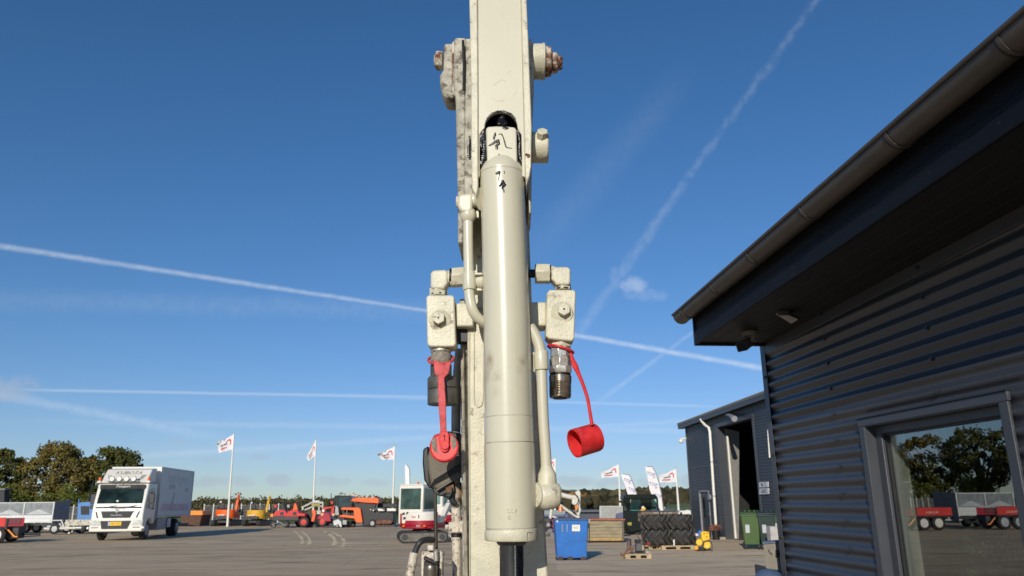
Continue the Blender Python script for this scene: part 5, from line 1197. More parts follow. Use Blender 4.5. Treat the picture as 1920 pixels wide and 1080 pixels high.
def flattrailer():
    p = gnd(118, 1003); root = thing('flatbed_trailer', 'low white flatbed trailer with a long drawbar between mesh trailer and blue machine', 'trailer', (p.x, p.y, 0), None, R(2), world=False)
    lb(root, 'bed', offwhite, -.1, 1.5, .2, 1.8, .60, .74, .02); lb(root, 'side_board', mat('chalky_white_board', (.55, .52, .42), .6, dirt=.3), -.05, 1.45, .15, .2, .52, .86, .02)
    lb(root, 'mudguard', offwhite, -1.0, -.25, .15, .4, .80, .86, .02)
    MB().tube([V((-.3, .2, .8)), V((-.1, .2, .45))], .04, 8).build('guard_stay', offwhite, root)
    for y in (.25, 1.7): wheel(root, (-.65, y, .34), .30, .18, (0, 1, 0), galv)
    MB().tube([V((-1.3, .3, .36)), V((.6, .2, .38))], .07, 8).build('drawbar', offwhite, root); MB().box(-1.4, .5, 1.0, 1.1, .3, .4).build('frame_rail', dgrey, root)
    MB().tube([V((.6, .2, .38)), V((.95, .2, .38))], .09, 10).build('hitch', galv, root)
    wheel(root, (.25, .2, .10), .1, .07, (0, 1, 0), offwhite, name='jockey_wheel')
flattrailer()
# blue machine
f = gnd(160, 1000); bm_ = thing('blue_machine', 'light blue machine housing with a dark radiator grille beside the lorry', 'machine', (f.x, f.y, 0)); Yb = f.y
PX().poly([(146, 942), (180, 940), (180, 975), (144, 975)], Yb, 1.6).build('housing', blue_p, bm_, bevel=.03)
PX().rect(151.5, 949, 167, 965, Yb-.02, .03).build('radiator_grille', blk, bm_); PX().rod([(147.5, 944, 1.2), (148, 936, 1)], Yb, 8).build('exhaust', blue_p, bm_)
PX().rect(143, 974, 182, 980, Yb, 1.6).build('chassis', grey_m, bm_, bevel=.02)
for px in (152, 176): c = at(px, 990, Yb+.1); wheel(bm_, (c.x, c.y, .40), .40, .3, (0, 1, 0), dgrey)
PX().rod([(166, 945, 2), (172, 915, 1.4), (176, 900, 1.2)], Yb+1.2, 8).build('dark_boom', blk, bm_)
# fence posts and panels behind
for (xa, xb, Yf, lab) in ((-260, 148, 57, 'grey mesh fence with pale posts behind the trailers on the left'), (380, 520, 74, 'light fence with pale posts behind the orange skip')):
    a = at(xa, 985, Yf); a.z = 0; fe = thing('mesh_fence', lab, 'fence', a); n = int((xb-xa)/(14 if Yf < 60 else 16))
    for k in range(n+1):
        q = at(xa+(xb-xa)*k/n, 985, Yf); MB().box(q.x-.045, q.x+.045, Yf-.04, Yf+.04, 0, 1.72).build('post', galv, fe)
        if k < n:
            q2 = at(xa+(xb-xa)*(k+1)/n, 985, Yf); m_ = MB(); w_ = (q2.x-q.x)/10
            for j in range(1, 10): m_.box(q.x+w_*j-.006, q.x+w_*j+.006, Yf-.006, Yf+.006, .1, 1.6)
            for z in (.1, .6, 1.1, 1.6): m_.box(q.x, q2.x, Yf-.008, Yf+.008, z-.008, z+.008)
            m_.build('wire_panel', grey_m, fe, smooth=0)
p = gnd(-12, 985); 
hs_ = thing('grey_shed', 'small dark flat roofed shed under the tree at the left edge', 'shed', at(-10, 975, 56).xy.to_3d()); Yh = 56
PX().rect(-40, 919, 8, 985, Yh, .6).build('wall', mat('shed_grey', (.05, .05, .055), .8), hs_); PX().rect(-41, 915.5, 9.5, 919, Yh-.1, .8).build('roof', mat('shed_roof', (.16, .16, .17), .7), hs_)

# ------------------------------------------------------------------ flags
def flag(label, base, top, Y, tip, hoist, wave, kind='corporate', hid=0):
    b = at(base[0], base[1], Y); t = at(top[0], top[1], Y); g = V((b.x+(b.x-t.x)/max(.1, (t.z-b.z))*b.z, Y, 0))
    root = thing('flagpole', label, 'flagpole', g, 'white flagpoles of the yard')
    MB().tube([g, t], [.095, .05], 12).build('pole', white_p, root); MB().ball(t+V((0, 0, .03)), .05, 10).build('finial', galv, root)
    # cloth between hoist (on the pole) and the tip; hanging slack
    h0 = at(top[0]-.5, top[1]+1.5, Y); h1 = at(*hoist, Y); T0 = at(*tip[0], Y); T1 = at(*tip[1], Y); nx_, ny_ = 14, 8; vs = []
    def P_(u, v): 
        a = h0.lerp(T0, u); c = h1.lerp(T1, u); q = a.lerp(c, v); q.y += wave*math.sin(u*7+v*2.2)*u; q.z += .05*math.sin(u*9+v)*u; return q
    for j in range(ny_+1):
        for i in range(nx_+1): vs.append(P_(i/nx_, j/ny_))
    m_ = MB(); m_.add(vs, [(j*(nx_+1)+i, j*(nx_+1)+i+1, (j+1)*(nx_+1)+i+1, (j+1)*(nx_+1)+i) for j in range(ny_) for i in range(nx_)])
    cl = m_.build('flag_cloth', mat('white_flag_cloth', (.74, .72, .73), .8, var=.03), root, smooth=80)
    def patch(name, pts, m):
        q = [P_(u, v)+V((0, -.02-.0*u, 0)) for u, v in pts]; n = len(q)//2; w = MB(); w.add(q[:n]+q[n:], [(i, i+1, n+i+1, n+i) for i in range(n-1)]); w.build(name, m, cl, smooth=80)
    rf_ = mat('red_flag_print', (.62, .10, .12), .8); gf = mat('grey_flag_print', (.16, .18, .18), .8)
    # digger emblem: red arch near the hoist, grey body, red words below
    us = [.12, .16, .24, .34, .42]; patch('emblem_arch', [(.12, .62), (.14, .30), (.22, .16), (.34, .18), (.44, .30)] + [(.19, .62), (.20, .38), (.25, .28), (.34, .28), (.42, .38)], rf_)
    patch('emblem_body', [(.36, .42), (.5, .36), (.64, .40), (.78, .44)] + [(.34, .52), (.5, .50), (.64, .54), (.76, .56)], gf)
    patch('emblem_words', [(.38, .66), (.55, .66), (.72, .68), (.88, .70)] + [(.38, .78), (.55, .80), (.72, .80), (.86, .82)], rf_)
    if wave > .15: patch('print_edge', [(.45, .03), (.7, .02), (.98, .03)] + [(.5, .10), (.72, .13), (.98, .2)], gf)
    return root
YFg = 62
flag('tallest left flagpole, its white flag with red digger emblem flying left, above the orange digger', (428.5, 957), (438.8, 813), YFg, ((405, 832), (410, 849)), (435.5, 843), .2)
flag('second flagpole from the left, flag hanging folded and narrow, above the red machines', (588, 938), (592.5, 824), YFg+6, ((574, 858), (578, 863.5)), (591.5, 854), .1)
flag('flagpole left of the white excavator cab, its flag pointing left', (736.5, 949), (740, 836), YFg+2, ((706, 853), (718, 862)), (739.5, 862), .2)
flag('flagpole half hidden by the cylinder pipe, just right of the arm', (1040.5, 950), (1041.5, 858), YFg, ((1020, 868), (1022, 885)), (1041.5, 884), .15)
flag('flagpole behind the dark tractor cab, its flag flying left, between arm and banners', (1163, 950), (1159.5, 869.5), YFg-2, ((1127, 887), (1128.5, 896)), (1160.5, 894), .12)
flag('rightmost flagpole, next to the workshop hall, its flag flying left', (1272.5, 957), (1267, 878), YFg-4, ((1237, 892), (1237.5, 905)), (1269, 904), .12)
# feather banners
def feather(label, base, pts_l, pts_r, Y, marks, grp='feather banners'):
    g = at(base[0], base[1], Y); g.z = 0; root = thing('feather_banner', label, 'banner', g, grp)
    n = len(pts_l); P_ = [at(x, y, Y) for x, y in pts_l]; Qs = [at(x, y, Y) for x, y in pts_r]; mb = MB()
    vs = P_+Qs+[p+V((0, .012, 0)) for p in P_+Qs]; fs = []
    for i in range(n-1): fs += [(i, i+1, n+i+1, n+i), (2*n+i, 3*n+i, 3*n+i+1, 2*n+i+1), (i, 2*n+i, 2*n+i+1, i+1), (n+i, n+i+1, 3*n+i+1, 3*n+i)]
    mb.add(vs, fs); cl = mb.build('cloth', mat('white_banner_cloth', (.80, .78, .80), .7, var=.03), root, smooth=60)
    MB().tube([g]+[q+V((.03, 0, 0)) for q in Qs[::-1]], .02, 6).build('mast', grey_m, root)
    MB().box(g.x-.3, g.x+.3, Y-.2, Y+.2, 0, .04).build('foot', dgrey, root)
    bp = mat('blue_banner_print', (.10, .10, .34), .7)
    for (x, y, t, s) in marks: text('print', t, s, at(x, y, Y-.012), (1, 0, -.25), bp if t != '◆' else mat('red_flag_print', (.62, .10, .12), .8), cl, ydir=(.25, 0, 1), depth=.001)
    return root
feather('shorter feather banner, leaning left, behind the dark tractor cab', (1203, 965), [(1164.5, 891), (1168, 900), (1172, 910), (1176.5, 925), (1183, 945)], [(1167, 888.5), (1178, 890), (1183, 898), (1189, 914), (1200, 945)], 44, [(1176.5, 901, 'TOP', .22), (1180.5, 906, 'of', .16), (1184.5, 918, 'TOP', .22), (1189, 922, 'of', .16)])
feather('taller feather banner with blue print, right behind the dark tractor cab', (1245, 975), [(1209.5, 877), (1212, 886), (1215, 900), (1218, 918), (1226, 938), (1236, 962)], [(1212, 874.5), (1222, 875), (1229, 887), (1234, 903), (1239, 924), (1244, 962)], 42, [(1220.5, 889, 'TOP', .24), (1226, 894.5, 'of', .17), (1224.5, 908.5, 'TOP', .24), (1230, 914, 'of', .17), (1234, 930, 'TOP', .22)])
feather('slim white feather banner left of the arm, above the white and red excavator', (764.5, 960), [(759, 873), (759.5, 890), (760.5, 915)], [(762, 871), (767, 880), (768, 915)], 46, [])

# ------------------------------------------------------------------ small excavators (own axes: rear towards -y)
def digger(name, label, p, rz, body, cabc, boomc, s=1., boom='up', group=None, cabglass=None, belly=None, rear=-.28, cabr=.05, bx=.30, trz=0., cab=True):
    RT = Matrix.Rotation(trz, 4, 'Z')
    root = thing(name, label, 'excavator', (p.x, p.y, 0), group, rz, world=False); root.scale = (s, s, s)
    for sx in (-1, 1):
        pts = [(-.98+math.cos(a)*0, 0) for a in ()]
        out = [(y0+math.cos(a)*.24, .25+math.sin(a)*.24) for y0, a0 in ((.85, -90), (-.85, 90)) for a in [R(a0+180*k/8) for k in range(9)]]
        tr = MB().pyz(out, sx*.70-.16, sx*.70+.16).xf(RT).build('track', tyre_m, root, bevel=.01)
        inn = [(y0+math.cos(a)*.17, .25+math.sin(a)*.17) for y0, a0 in ((.85, -90), (-.85, 90)) for a in [R(a0+180*k/8) for k in range(9)]]
        MB().pyz(inn, sx*.70-.17, sx*.70+.17).xf(RT).build('track_frame', mat('dusty_track_frame', (.15, .135, .115), .8, var=.3) if belly is None else belly, tr)
        for y in (-.82, .82): MB().tube([V((sx*.70-.185, y, .25)), V((sx*.70+.185, y, .25))], .13, 14).xf(RT).build('sprocket', dgrey, tr)
    lb(root, 'undercarriage', dgrey, -.5, .5, -.6, .6, .25, .52, .03); MB().tube([V((0, 0, .5)), V((0, 0, .60))], .42, 20).build('slew_ring', blk, root)
    # blade
    MB().box(-.85, .85, 1.25, 1.33, .08, .42).xf(RT).build('blade', boomc, root, bevel=.01)
    for sx in (-.35, .35): MB().tube([V((sx, .5, .35)), V((sx, 1.26, .2))], .05, 6).xf(RT).build('blade_arm', boomc, root)
    # house with round counterweight
    arc = [(math.cos(a)*.82, -.30+math.sin(a)*.62) for a in [R(180+180*k/14) for k in range(15)]]
    MB().pxy(arc+[(.82, .75), (-.82, .75)], .60, .80).build('lower_house', body, root, bevel=.04, seg=3)
    MB().pxy([(x*.995, y*.995) for x, y in arc]+[(.81, -.05), (-.81, -.05)], .80, 1.32).build('engine_hood', cabc, root, bevel=.08, seg=3)
    MB().pxy(arc[1:-1], .66, .98).build('counterweight', body, root, bevel=.05, seg=3)
    lb(root, 'side_cover', cabc, .12, .80, -.1, .70, .80, 1.12, .05)
    for x in (-.5, .5): lb(root, 'rear_lamp', amber, x-.06, x+.06, -.93, -.80, .68, .76, .01)
    # cab on the left side
    cx0, cx1, cy0, cy1 = -.82, cabr, rear, .80
    if cab:
     cb = MB(); cb.pyz([(cy0, .80), (cy1, .80), (cy1+.02, 1.5), (cy1-.14, 2.42), (cy0+.04, 2.46), (cy0-.02, 1.6)], cx0, cx1); cb = cb.build('cab', cabc, root, bevel=.06, seg=3)
     gl = cabglass or glass_dark
     MB().pyz([(cy0+.12, 1.42), (cy1-.14, 1.42), (cy1-.22, 2.28), (cy0+.14, 2.32)], cx0-.012, cx0+.02).build('side_window', gl, cb, bevel=.02)
     MB().pyz([(cy0+.12, 1.42), (cy1-.14, 1.42), (cy1-.22, 2.28), (cy0+.14, 2.32)], cx1-.02, cx1+.012).build('side_window', gl, cb, bevel=.02)
     MB().pxz([(cx0+.10, 1.42), (cx1-.10, 1.42), (cx1-.11, 2.32), (cx0+.11, 2.32)], cy0-.035, cy0+.02).build('rear_window', gl, cb, bevel=.02)
     MB().pxz([(cx0+.06, 1.0), (cx1-.06, 1.0), (cx1-.10, 2.3), (cx0+.10, 2.3)], cy1-.10, cy1+.03).build('front_window', gl, cb, bevel=.02)
     lb(root, 'roof', cabc, cx0+.03, cx1-.03, cy0+.03, cy1-.13, 2.44, 2.50, .02)
     MB().tube([V((-.2, -.1, 2.5)), V((-.2, -.1, 2.62))], .05, 10).build('beacon', amber, root)
    else:
     lb(root, 'seat', blk, -.55, -.15, -.30, .15, 1.32, 1.42, .04); lb(root, 'seat_back', dgrey, -.55, -.15, -.36, -.28, 1.40, 1.85, .05)
     MB().tube([V((-.62, -.45, 1.3)), V((-.62, -.42, 1.95)), V((-.05, -.42, 1.95)), V((-.05, -.45, 1.3))], .03, 8).build('roll_bar', dgrey, root)
     for x in (-.6, -.1): MB().tube([V((x, .35, 1.1)), V((x, .38, 1.75))], .025, 6).build('control_lever', blk, root)
     lb(root, 'console', dgrey, -.75, .0, .3, .6, .8, 1.35, .05); lb(root, 'work_lamp', white_p, -.50, -.36, -.46, -.40, 1.86, 2.0, .02)
     lb(root, 'rear_bumper', dgrey, -.6, .6, -.97, -.88, .56, .82, .03); lb(root, 'bumper_label', white_p, -.3, .3, -.99, -.96, .86, .92, .0)
    # boom, arm, bucket
    def boxbeam(nm, P, w, m, par=root):
        mb = MB(); A = []
        for i, (y, z, h) in enumerate(P): A.append((y, z, h))
        poly = [(y, z+h) for y, z, h in A] + [(y, z-h) for y, z, h in A[::-1]]; n = len(A)
        for i in range(n-1):
            a, b = A[i], A[i+1]; mb.pyz([(a[0], a[1]+a[2]), (b[0], b[1]+b[2]), (b[0], b[1]-b[2]), (a[0], a[1]-a[2])], bx-w/2, bx+w/2)
        return mb.build(nm, m, par, bevel=.01)
    if boom == 'up': B_ = [(.75, .95, .12), (1.35, 2.1, .17), (2.0, 2.65, .11)]; A_ = [(1.85, 2.78, .10), (2.25, 1.6, .07)]; bk = (2.25, 1.45)
    elif boom == 'low': B_ = [(.75, .9, .11), (1.6, 1.55, .15), (2.7, 1.15, .10)]; A_ = [(2.6, 1.3, .10), (3.2, .5, .07)]; bk = (3.15, .42)
    else: B_ = [(.75, .95, .12), (1.0, 1.9, .16), (1.25, 2.35, .11)]; A_ = [(1.15, 2.45, .10), (1.6, 1.3, .07)]; bk = (1.6, 1.15)
    boxbeam('boom', B_, .20, boomc); boxbeam('dipper', A_, .16, boomc)
    MB().tube([V((bx, .85, .75)), V((bx, B_[1][0]-.05, B_[1][1]-.25))], .045, 10).build('boom_ram', chrome, root)
    MB().tube([V((bx, B_[1][0], B_[1][1]+.22)), V((bx, A_[0][0]+.02, A_[0][1]+.14))], .045, 10).build('dipper_ram', boomc, root)
    y, z = bk; MB().pyz([(y-.1, z+.16), (y+.12, z+.16), (y+.16, z-.1), (y+.02, z-.32), (y-.22, z-.34), (y-.34, z-.2), (y-.2, z-.08)], bx-.28, bx+.28).build('bucket', dgrey, root, bevel=.02)
    return root
P1 = gnd(777, 1019); cab_w = mat('warm_white_machine_paint', (.74, .70, .62), .35, var=.03)
ex = digger('mini_excavator', 'white and dark red mini excavator with a big cab window, just left of the arm', V((P1.x+.20, P1.y+1.0, 0)), R(-17), dred_p, cab_w, cab_w, .97, 'low', 'white and red excavators beside the arm', mat('green_grey_cab_glass', (.045, .085, .075), .08, var=.5, vscale=2, spec=.6), rear=-.80, cabr=.36, bx=.60, trz=R(-62))
text('model_lettering', 'TB16', .10, (-.02, -.945, 1.10), (1, 0, 0), red_p, ex, depth=.002)
for x, z in ((-.55, 1.24), (-.36, 1.26), (-.50, 1.05)): MB().pxz([(x-.06, z-.05), (x+.05, z-.03), (x+.06, z+.05), (x-.03, z+.05)], -.86, -.80).build('vent', blk, ex)
MB().pxz([(.20, 1.05), (.24, 1.05), (.23, 1.20), (.20, 1.20)], -.92, -.86).build('vent', blk, ex)
text('base_lettering', 'BEST', .09, (.22, -.925, .72), (1, 0, 0), white_p, ex, depth=.002)
MB().pxy([(-.84, -.55), (-.70, -.86), (-.62, -.90), (-.70, -.40)], .66, 1.26).build('counterweight_corner', dred_p, ex, bevel=.05, seg=3)
P2 = gnd(812, 1008)
digger('mini_excavator', 'second white and red excavator, half hidden behind the work lamp left of the arm', V((P2.x+.3, P2.y+2.6, 0)), R(-22), dred_p, cab_w, cab_w, 1.1, 'low', 'white and red excavators beside the arm', glass_pale, rear=-.6, cabr=.2, bx=.6, trz=R(-40))
P3 = gnd(424, 986); digger('mini_excavator', 'orange mini excavator seen from behind under the leftmost flagpole', P3, R(-8), org_p, org_p, org_p, .96, 'fold', None, glass_dark, cab=False)
P4 = gnd(482, 986); digger('mini_excavator', 'small yellow excavator seen from behind between the orange digger and the red machines', P4, R(-14), yel_p, yel_p, yel_p, .92, 'fold', None, glass_pale, cab=False)

# orange skip behind the lorry
f = gnd(362, 987); o = thing('orange_skip', 'orange rimmed dark skip standing right behind the lorry', 'skip', (f.x, f.y, 0)); Yq = f.y
PX().poly([(338, 965), (379, 965), (374, 985), (340, 985)], Yq, 2).build('body', mat('dark_rusty_skip', (.10, .05, .03), .8, var=.4), o, bevel=.02); PX().rect(337, 957.5, 380, 966, Yq-.05, 2.1).build('rim', org2, o, bevel=.03)
for x in (344, 372): PX().rect(x-2, 984, x+2, 987.2, Yq, 2).build('runner', blk, o)

# ------------------------------------------------------------------ the row of red and orange machines
def pwheel(par, px, py, Y, rpx, w, rim, name='wheel'):
    c = at(px, py, Y); r = rpx*mpp(c); return wheel(par, (c.x, Y+w/2, max(r, c.z)), r, w, (0, 1, 0), rim, .55, name)
f = gnd(540, 990); Yr = f.y
for i, (dx, dy, lab) in enumerate(((0, 0, 'red compact tractor with a big red rimmed wheel, nearer one of the red pair'), (-24, 1.6, 'red machine hood peeping out left behind the nearer red tractor'))):
    Yi = Yr+dy; o = thing('compact_tractor', lab, 'tractor', at(545+dx, 990, Yi).xy.to_3d(), 'pair of red compact tractors')
    PX().poly([(534+dx, 967), (540+dx, 959), (549+dx, 955.5), (558+dx, 956), (561+dx, 962), (572+dx, 963), (572+dx, 968), (534+dx, 969)], Yi, 1.1).build('hood', red_p, o, bevel=.05, seg=3)
    PX().rect(510 if i == 0 else 508, 968, 560+dx, 976, Yi, 1.2).build('mower_deck', dgrey, o, bevel=.04)
    PX().rect(549+dx, 960, 556+dx, 966, Yi-.01, .02).build('side_vent', blk, o)
    PX().poly([(552+dx, 944), (555+dx, 944), (558+dx, 956), (549+dx, 956)], Yi-.02, .3).build('warning_cone' if i == 0 else 'seat', org_p if i == 0 else blk, o)
    PX().rod([(541+dx, 957, .9), (541+dx, 943, .9), (548+dx, 941, .9), (560+dx, 942, .9), (562+dx, 958, .9)], Yi+.5, 8).build('roll_bar', blk, o)
    PX().rod([(543+dx, 955, .7), (546+dx, 948, .7)], Yi+.3, 6).build('steering_column', blk, o); PX().rect(538+dx, 946, 543+dx, 952, Yi+.4, .2).build('seat_back', grey_m if i == 0 else red_p, o, bevel=.02)
    PX().rect(509+(dx and -2), 963 if i == 0 else 964, 512, 969, Yi-.01, .1).build('marker_lamp', org2, o)
    pwheel(o, 569+dx*.3, 979, Yi-.1 if i == 0 else Yi+.6, 9.6, .34, red_p); pwheel(o, 536+dx, 983, Yi, 6, .25, dgrey); pwheel(o, 569+dx*.3, 979, Yi+1.1, 9.6, .34, red_p); 
    if i == 0: pwheel(o, 513, 985, Yi, 4, .2, grey_m); PX().rod([(510, 984, 1), (524, 979, 1), (536, 986, 1)], Yi-.1, 6).build('deck_linkage', grey_m, o)
# folded white aerial lift
Yl = Yr+2.5; o = thing('aerial_lift', 'pale folded aerial work platform behind the red tractors', 'lift', at(590, 990, Yl).xy.to_3d())
wl = mat('grimy_white_paint', (.52, .50, .43), .5, var=.25, vscale=3)
PX().rod([(566, 952, 2), (586, 942, 2), (607, 943, 2)], Yl, 8).build('boom', wl, o); PX().rod([(570, 957, 1.6), (592, 948, 1.6), (608, 950, 1.6)], Yl-.2, 8).build('boom', wl, o)
PX().rect(584, 945, 600, 948.5, Yl-.3, .4).build('boom_cover', mat('olive_yellow_paint', (.35, .30, .05), .5), o); PX().rect(588, 938.5, 599, 941, Yl-.1, .4).build('control_box', galv, o)
for a_ in ((604, 941, 606, 956), (566, 950, 569, 958), (597, 950, 599, 960)): PX().rect(*a_, Yl-.4, .1).build('basket_rail', wl, o)
PX().poly([(572, 958), (606, 957), (604, 972), (576, 974)], Yl, 1.2).build('base', wl, o, bevel=.04)
for px in (580, 600): pwheel(o, px, 982, Yl, 6, .3, grey_m)
# black gap machine, orange upright
Yo = Yr+.6; o = thing('flail_mower', 'black mower attachment with an upright orange guard between the red tractors', 'mower', at(585, 990, Yo).xy.to_3d())
PX().rect(574, 958, 588, 986, Yo+.3, 1).build('body', blk, o, bevel=.04); PX().poly([(584, 956), (591, 956), (592, 964), (589, 978), (583, 978), (586, 966)], Yo, .3).build('guard', org_p, o, bevel=.02); PX().rect(574, 984, 592, 989, Yo, .6).build('skid', dgrey, o)
# red loader with cab
Yk = Yr-.5; o = thing('wheel_loader', 'dark red loader with a raised frame and dark glazed cab, left of the orange machine', 'loader', at(620, 990, Yk).xy.to_3d())
PX().poly([(597, 968), (604, 960), (618, 962), (621, 978), (613, 978), (600, 975), (593, 972)], Yk, 1.3).build('body', dred_p, o, bevel=.04)
PX().poly([(603, 955), (608, 951), (626, 949), (627, 952), (610, 955), (607, 962), (603, 964)], Yk, .2).build('loader_frame', red_p, o, bevel=.02); PX().poly([(622, 950), (627, 949), (625, 966), (620, 966)], Yk, .2).build('loader_frame', red_p, o, bevel=.02)
PX().poly([(628, 931), (630, 929.5), (656, 929.5), (659, 934), (659, 952), (634, 952), (628, 948)], Yk+.5, 1.4).build('cab_glass', mat('dark_teal_cab_glass', (.03, .055, .06), .12, var=.4, vscale=1.2, spec=.8), o, bevel=.03)
for pts in ([(628, 931), (628, 950)], [(633, 930), (632.5, 952)], [(659, 932), (659, 953)], [(628, 930), (659, 930)]): PX().rod([(x, y, 1.1) for x, y in pts], Yk+.48, 6).build('cab_pillar', dgrey, o)
PX().poly([(626, 948), (634, 950), (636, 966), (627, 966)], Yk+.2, .8).build('side_panel', grey_m, o, bevel=.02)
PX().rod([(621, 948, .8), (621, 925, .8)], Yk+.4, 6).build('exhaust', dgrey, o); PX().poly([(620, 940), (625, 940), (624, 945), (621, 945)], Yk+.3, .1).build('lamp', red_p, o)
for x, y, r_ in ((606, 957.5, 2.4), (604, 964.5, 2.6), (625, 965, 2.4)): c = at(x, y, Yk-.03); MB().tube([c, c+V((0, .1, 0))], r_*mpp(c), 12).build('lamp', mat('warm_lamp_lens', (.75, .42, .22), .3) if y > 960 else white_p, o)
pwheel(o, 604, 978.5, Yk, 9, .35, red_p); pwheel(o, 641, 980, Yk+1.4, 9, .35, dgrey); PX().poly([(608, 978), (640, 966), (646, 972), (642, 986), (610, 986)], Yk+.4, .8).build('axle_block', blk, o)
PX().poly([(624, 977), (634, 973), (640, 978), (641, 988), (638, 989), (634, 983), (626, 986)], Yk-.3, .3).build('grey_bucket', galv, o, bevel=.02)
for a_ in ((642, 975, 650, 984), (630, 980, 634, 988)): PX().rect(*a_, Yk-.25, .3).build('grey_tool', grey_m, o, bevel=.03)
# orange machine
Yg = Yr-.2; o = thing('orange_mower', 'large orange and black mowing machine with an orange canopy roof', 'mower', at(680, 990, Yg).xy.to_3d())
PX().poly([(657, 940), (661, 934.5), (672, 933), (706, 933), (710, 936), (710, 944), (690, 943), (665, 940.5)], Yg, 1.5).build('canopy', org_p, o, bevel=.04, seg=3)
PX().poly([(646, 928.5), (670, 928.5), (671, 930.5), (647, 930.5)], Yg+2.5, 1).build('rear_canopy', mat('peach_canopy', (.80, .40, .16), .5), o)
cf = [(639, 953), (641, 951.5), (672, 951.5), (676, 954), (680, 980), (668, 980), (664, 972), (636, 969.5), (637, 966), (644, 965), (664, 967.5), (663, 958), (661, 956.5), (640, 956)]
PX().poly(cf, Yg-.05, .25).build('side_frame', org_p, o, bevel=.03)
PX().poly([(640, 955), (662, 955), (666, 968), (640, 967)], Yg+.5, .8).build('engine', blk, o); PX().rod([(651, 955, .7), (649, 967, .7)], Yg-.07, 6).build('guard_rod', galv, o)
PX().poly([(660, 943), (706, 944), (703, 955), (738, 958), (738, 984), (680, 986), (676, 954), (664, 952)], Yg+.2, 1.3).build('body', blk, o, bevel=.04)
PX().rod([(662, 934, 1.2), (663, 952, 1.2)], Yg+.1, 6).build('canopy_post', blk, o); PX().rod([(708, 943, .7), (706, 953, .7)], Yg+.1, 6).build('canopy_post', galv, o)
PX().rect(709, 944, 745, 952, Yg+.8, 1.0).build('hopper', blk, o, bevel=.04); PX().rect(699, 952, 722, 957, Yg-.0, .5).build('control_panel', dgrey, o)
PX().poly([(708, 953.5), (716, 954), (722, 958), (709, 958.5)], Yg-.1, .4).build('pale_tank', white_p, o, bevel=.03); PX().poly([(725, 953), (742, 953.5), (742, 958.5), (726, 958.5)], Yg-.1, .4).build('pale_tank', white_p, o, bevel=.03)
for x, y, r_ in ((700, 957, 1.6), (695, 955.5, 1.2)): c = at(x, y, Yg-.1); MB().ball(c, r_*mpp(c), 10).build('round_lamp', white_p, o)
pwheel(o, 698, 982, Yg-.1, 7, .3, grey_m); pwheel(o, 653, 984, Yg, 5.5, .3, dgrey); pwheel(o, 661, 985, Yg+1.2, 5.5, .3, dgrey); pwheel(o, 722, 983, Yg+.9, 6, .3, grey_m)
for px in (712, 720, 729): c = at(px, 979, Yg-.2); MB().ball(c, .22, 10, (1.3, .8, .8), .3).build('rusty_roller', mat('rusty_brown_iron', (.18, .08, .05), .8, var=.4), o)
PX().rect(704, 984, 740, 988.5, Yg-.1, .5).build('skid', dgrey, o)

# ------------------------------------------------------------------ right of the arm: blue skip, crane behind, wooden block
f = gnd(1071, 1051); Yb = f.y; o = thing('blue_tipping_skip', 'scuffed blue steel skip with a white label standing on the yard right of the arm', 'skip', at(1071, 1051, Yb).xy.to_3d())
blue_s = mat('scuffed_blue_skip_paint', (.010, .135, .46), .42, var=.10, vscale=3, dirt=.13, dirtc=(.06, .055, .06), dscale=5)
PX().poly([(1040, 975), (1102, 975), (1100, 1044), (1045, 1045)], Yb, 1.05).build('body', blue_s, o, bevel=.012)
fr_ = PX(); fr_.rect(1038.5, 971.5, 1102.5, 976, Yb-.02, .05); fr_.build('rim', mat('dark_blue_rim', (.03, .07, .15), .5), o, bevel=.006); PX().rect(1038.5, 971, 1102.5, 975, Yb+1.02, .05).build('rim', mat('dark_blue_rim', (.03, .07, .15), .5), o)
for x in (1053.2, 1062.2): PX().rect(x, 983, x+2.2, 997, Yb-.008, .01).build('reinforcing_strip', mat('worn_grey_blue_strip', (.22, .26, .36), .6), o)
lab = PX().rect(1072.5, 984, 1087.5, 996, Yb-.006, .008).build('label', white_p, o); text('lettering', '947', .13, at(1080, 990, Yb-.008), (1, 0, 0), grey_m, o, depth=.001, sx=.8)
PX().poly([(1042, 976), (1047, 976), (1045.5, 980)], Yb-.006, .01).build('white_mark', white_p, o); PX().poly([(1078, 997), (1081, 997), (1079.5, 1002)], Yb-.004, .01).build('rust_run', rust, o)
for x0, x1 in ((1046, 1056), (1064, 1074), (1089, 1099)): PX().rect(x0, 1043.5, x1, 1050.8, Yb-.02, 1.0).build('foot', mat('rusty_dark_foot', (.06, .045, .04), .8, var=.3), o, bevel=.005)
PX().rect(1044, 1042, 1100, 1046, Yb-.015, .03).build('bottom_rail', blue_s, o); PX().rect(1102, 974, 1106, 980, Yb+.1, .05).build('latch', galv, o); PX().rect(1102, 982, 1104, 991, Yb+.1, .05).build('latch', blk, o)
MB().box(at(1044, 1050, Yb).x, at(1100, 1050, Yb).x, Yb, Yb+1.0, 0, .02).build('base_plate', blk, o)
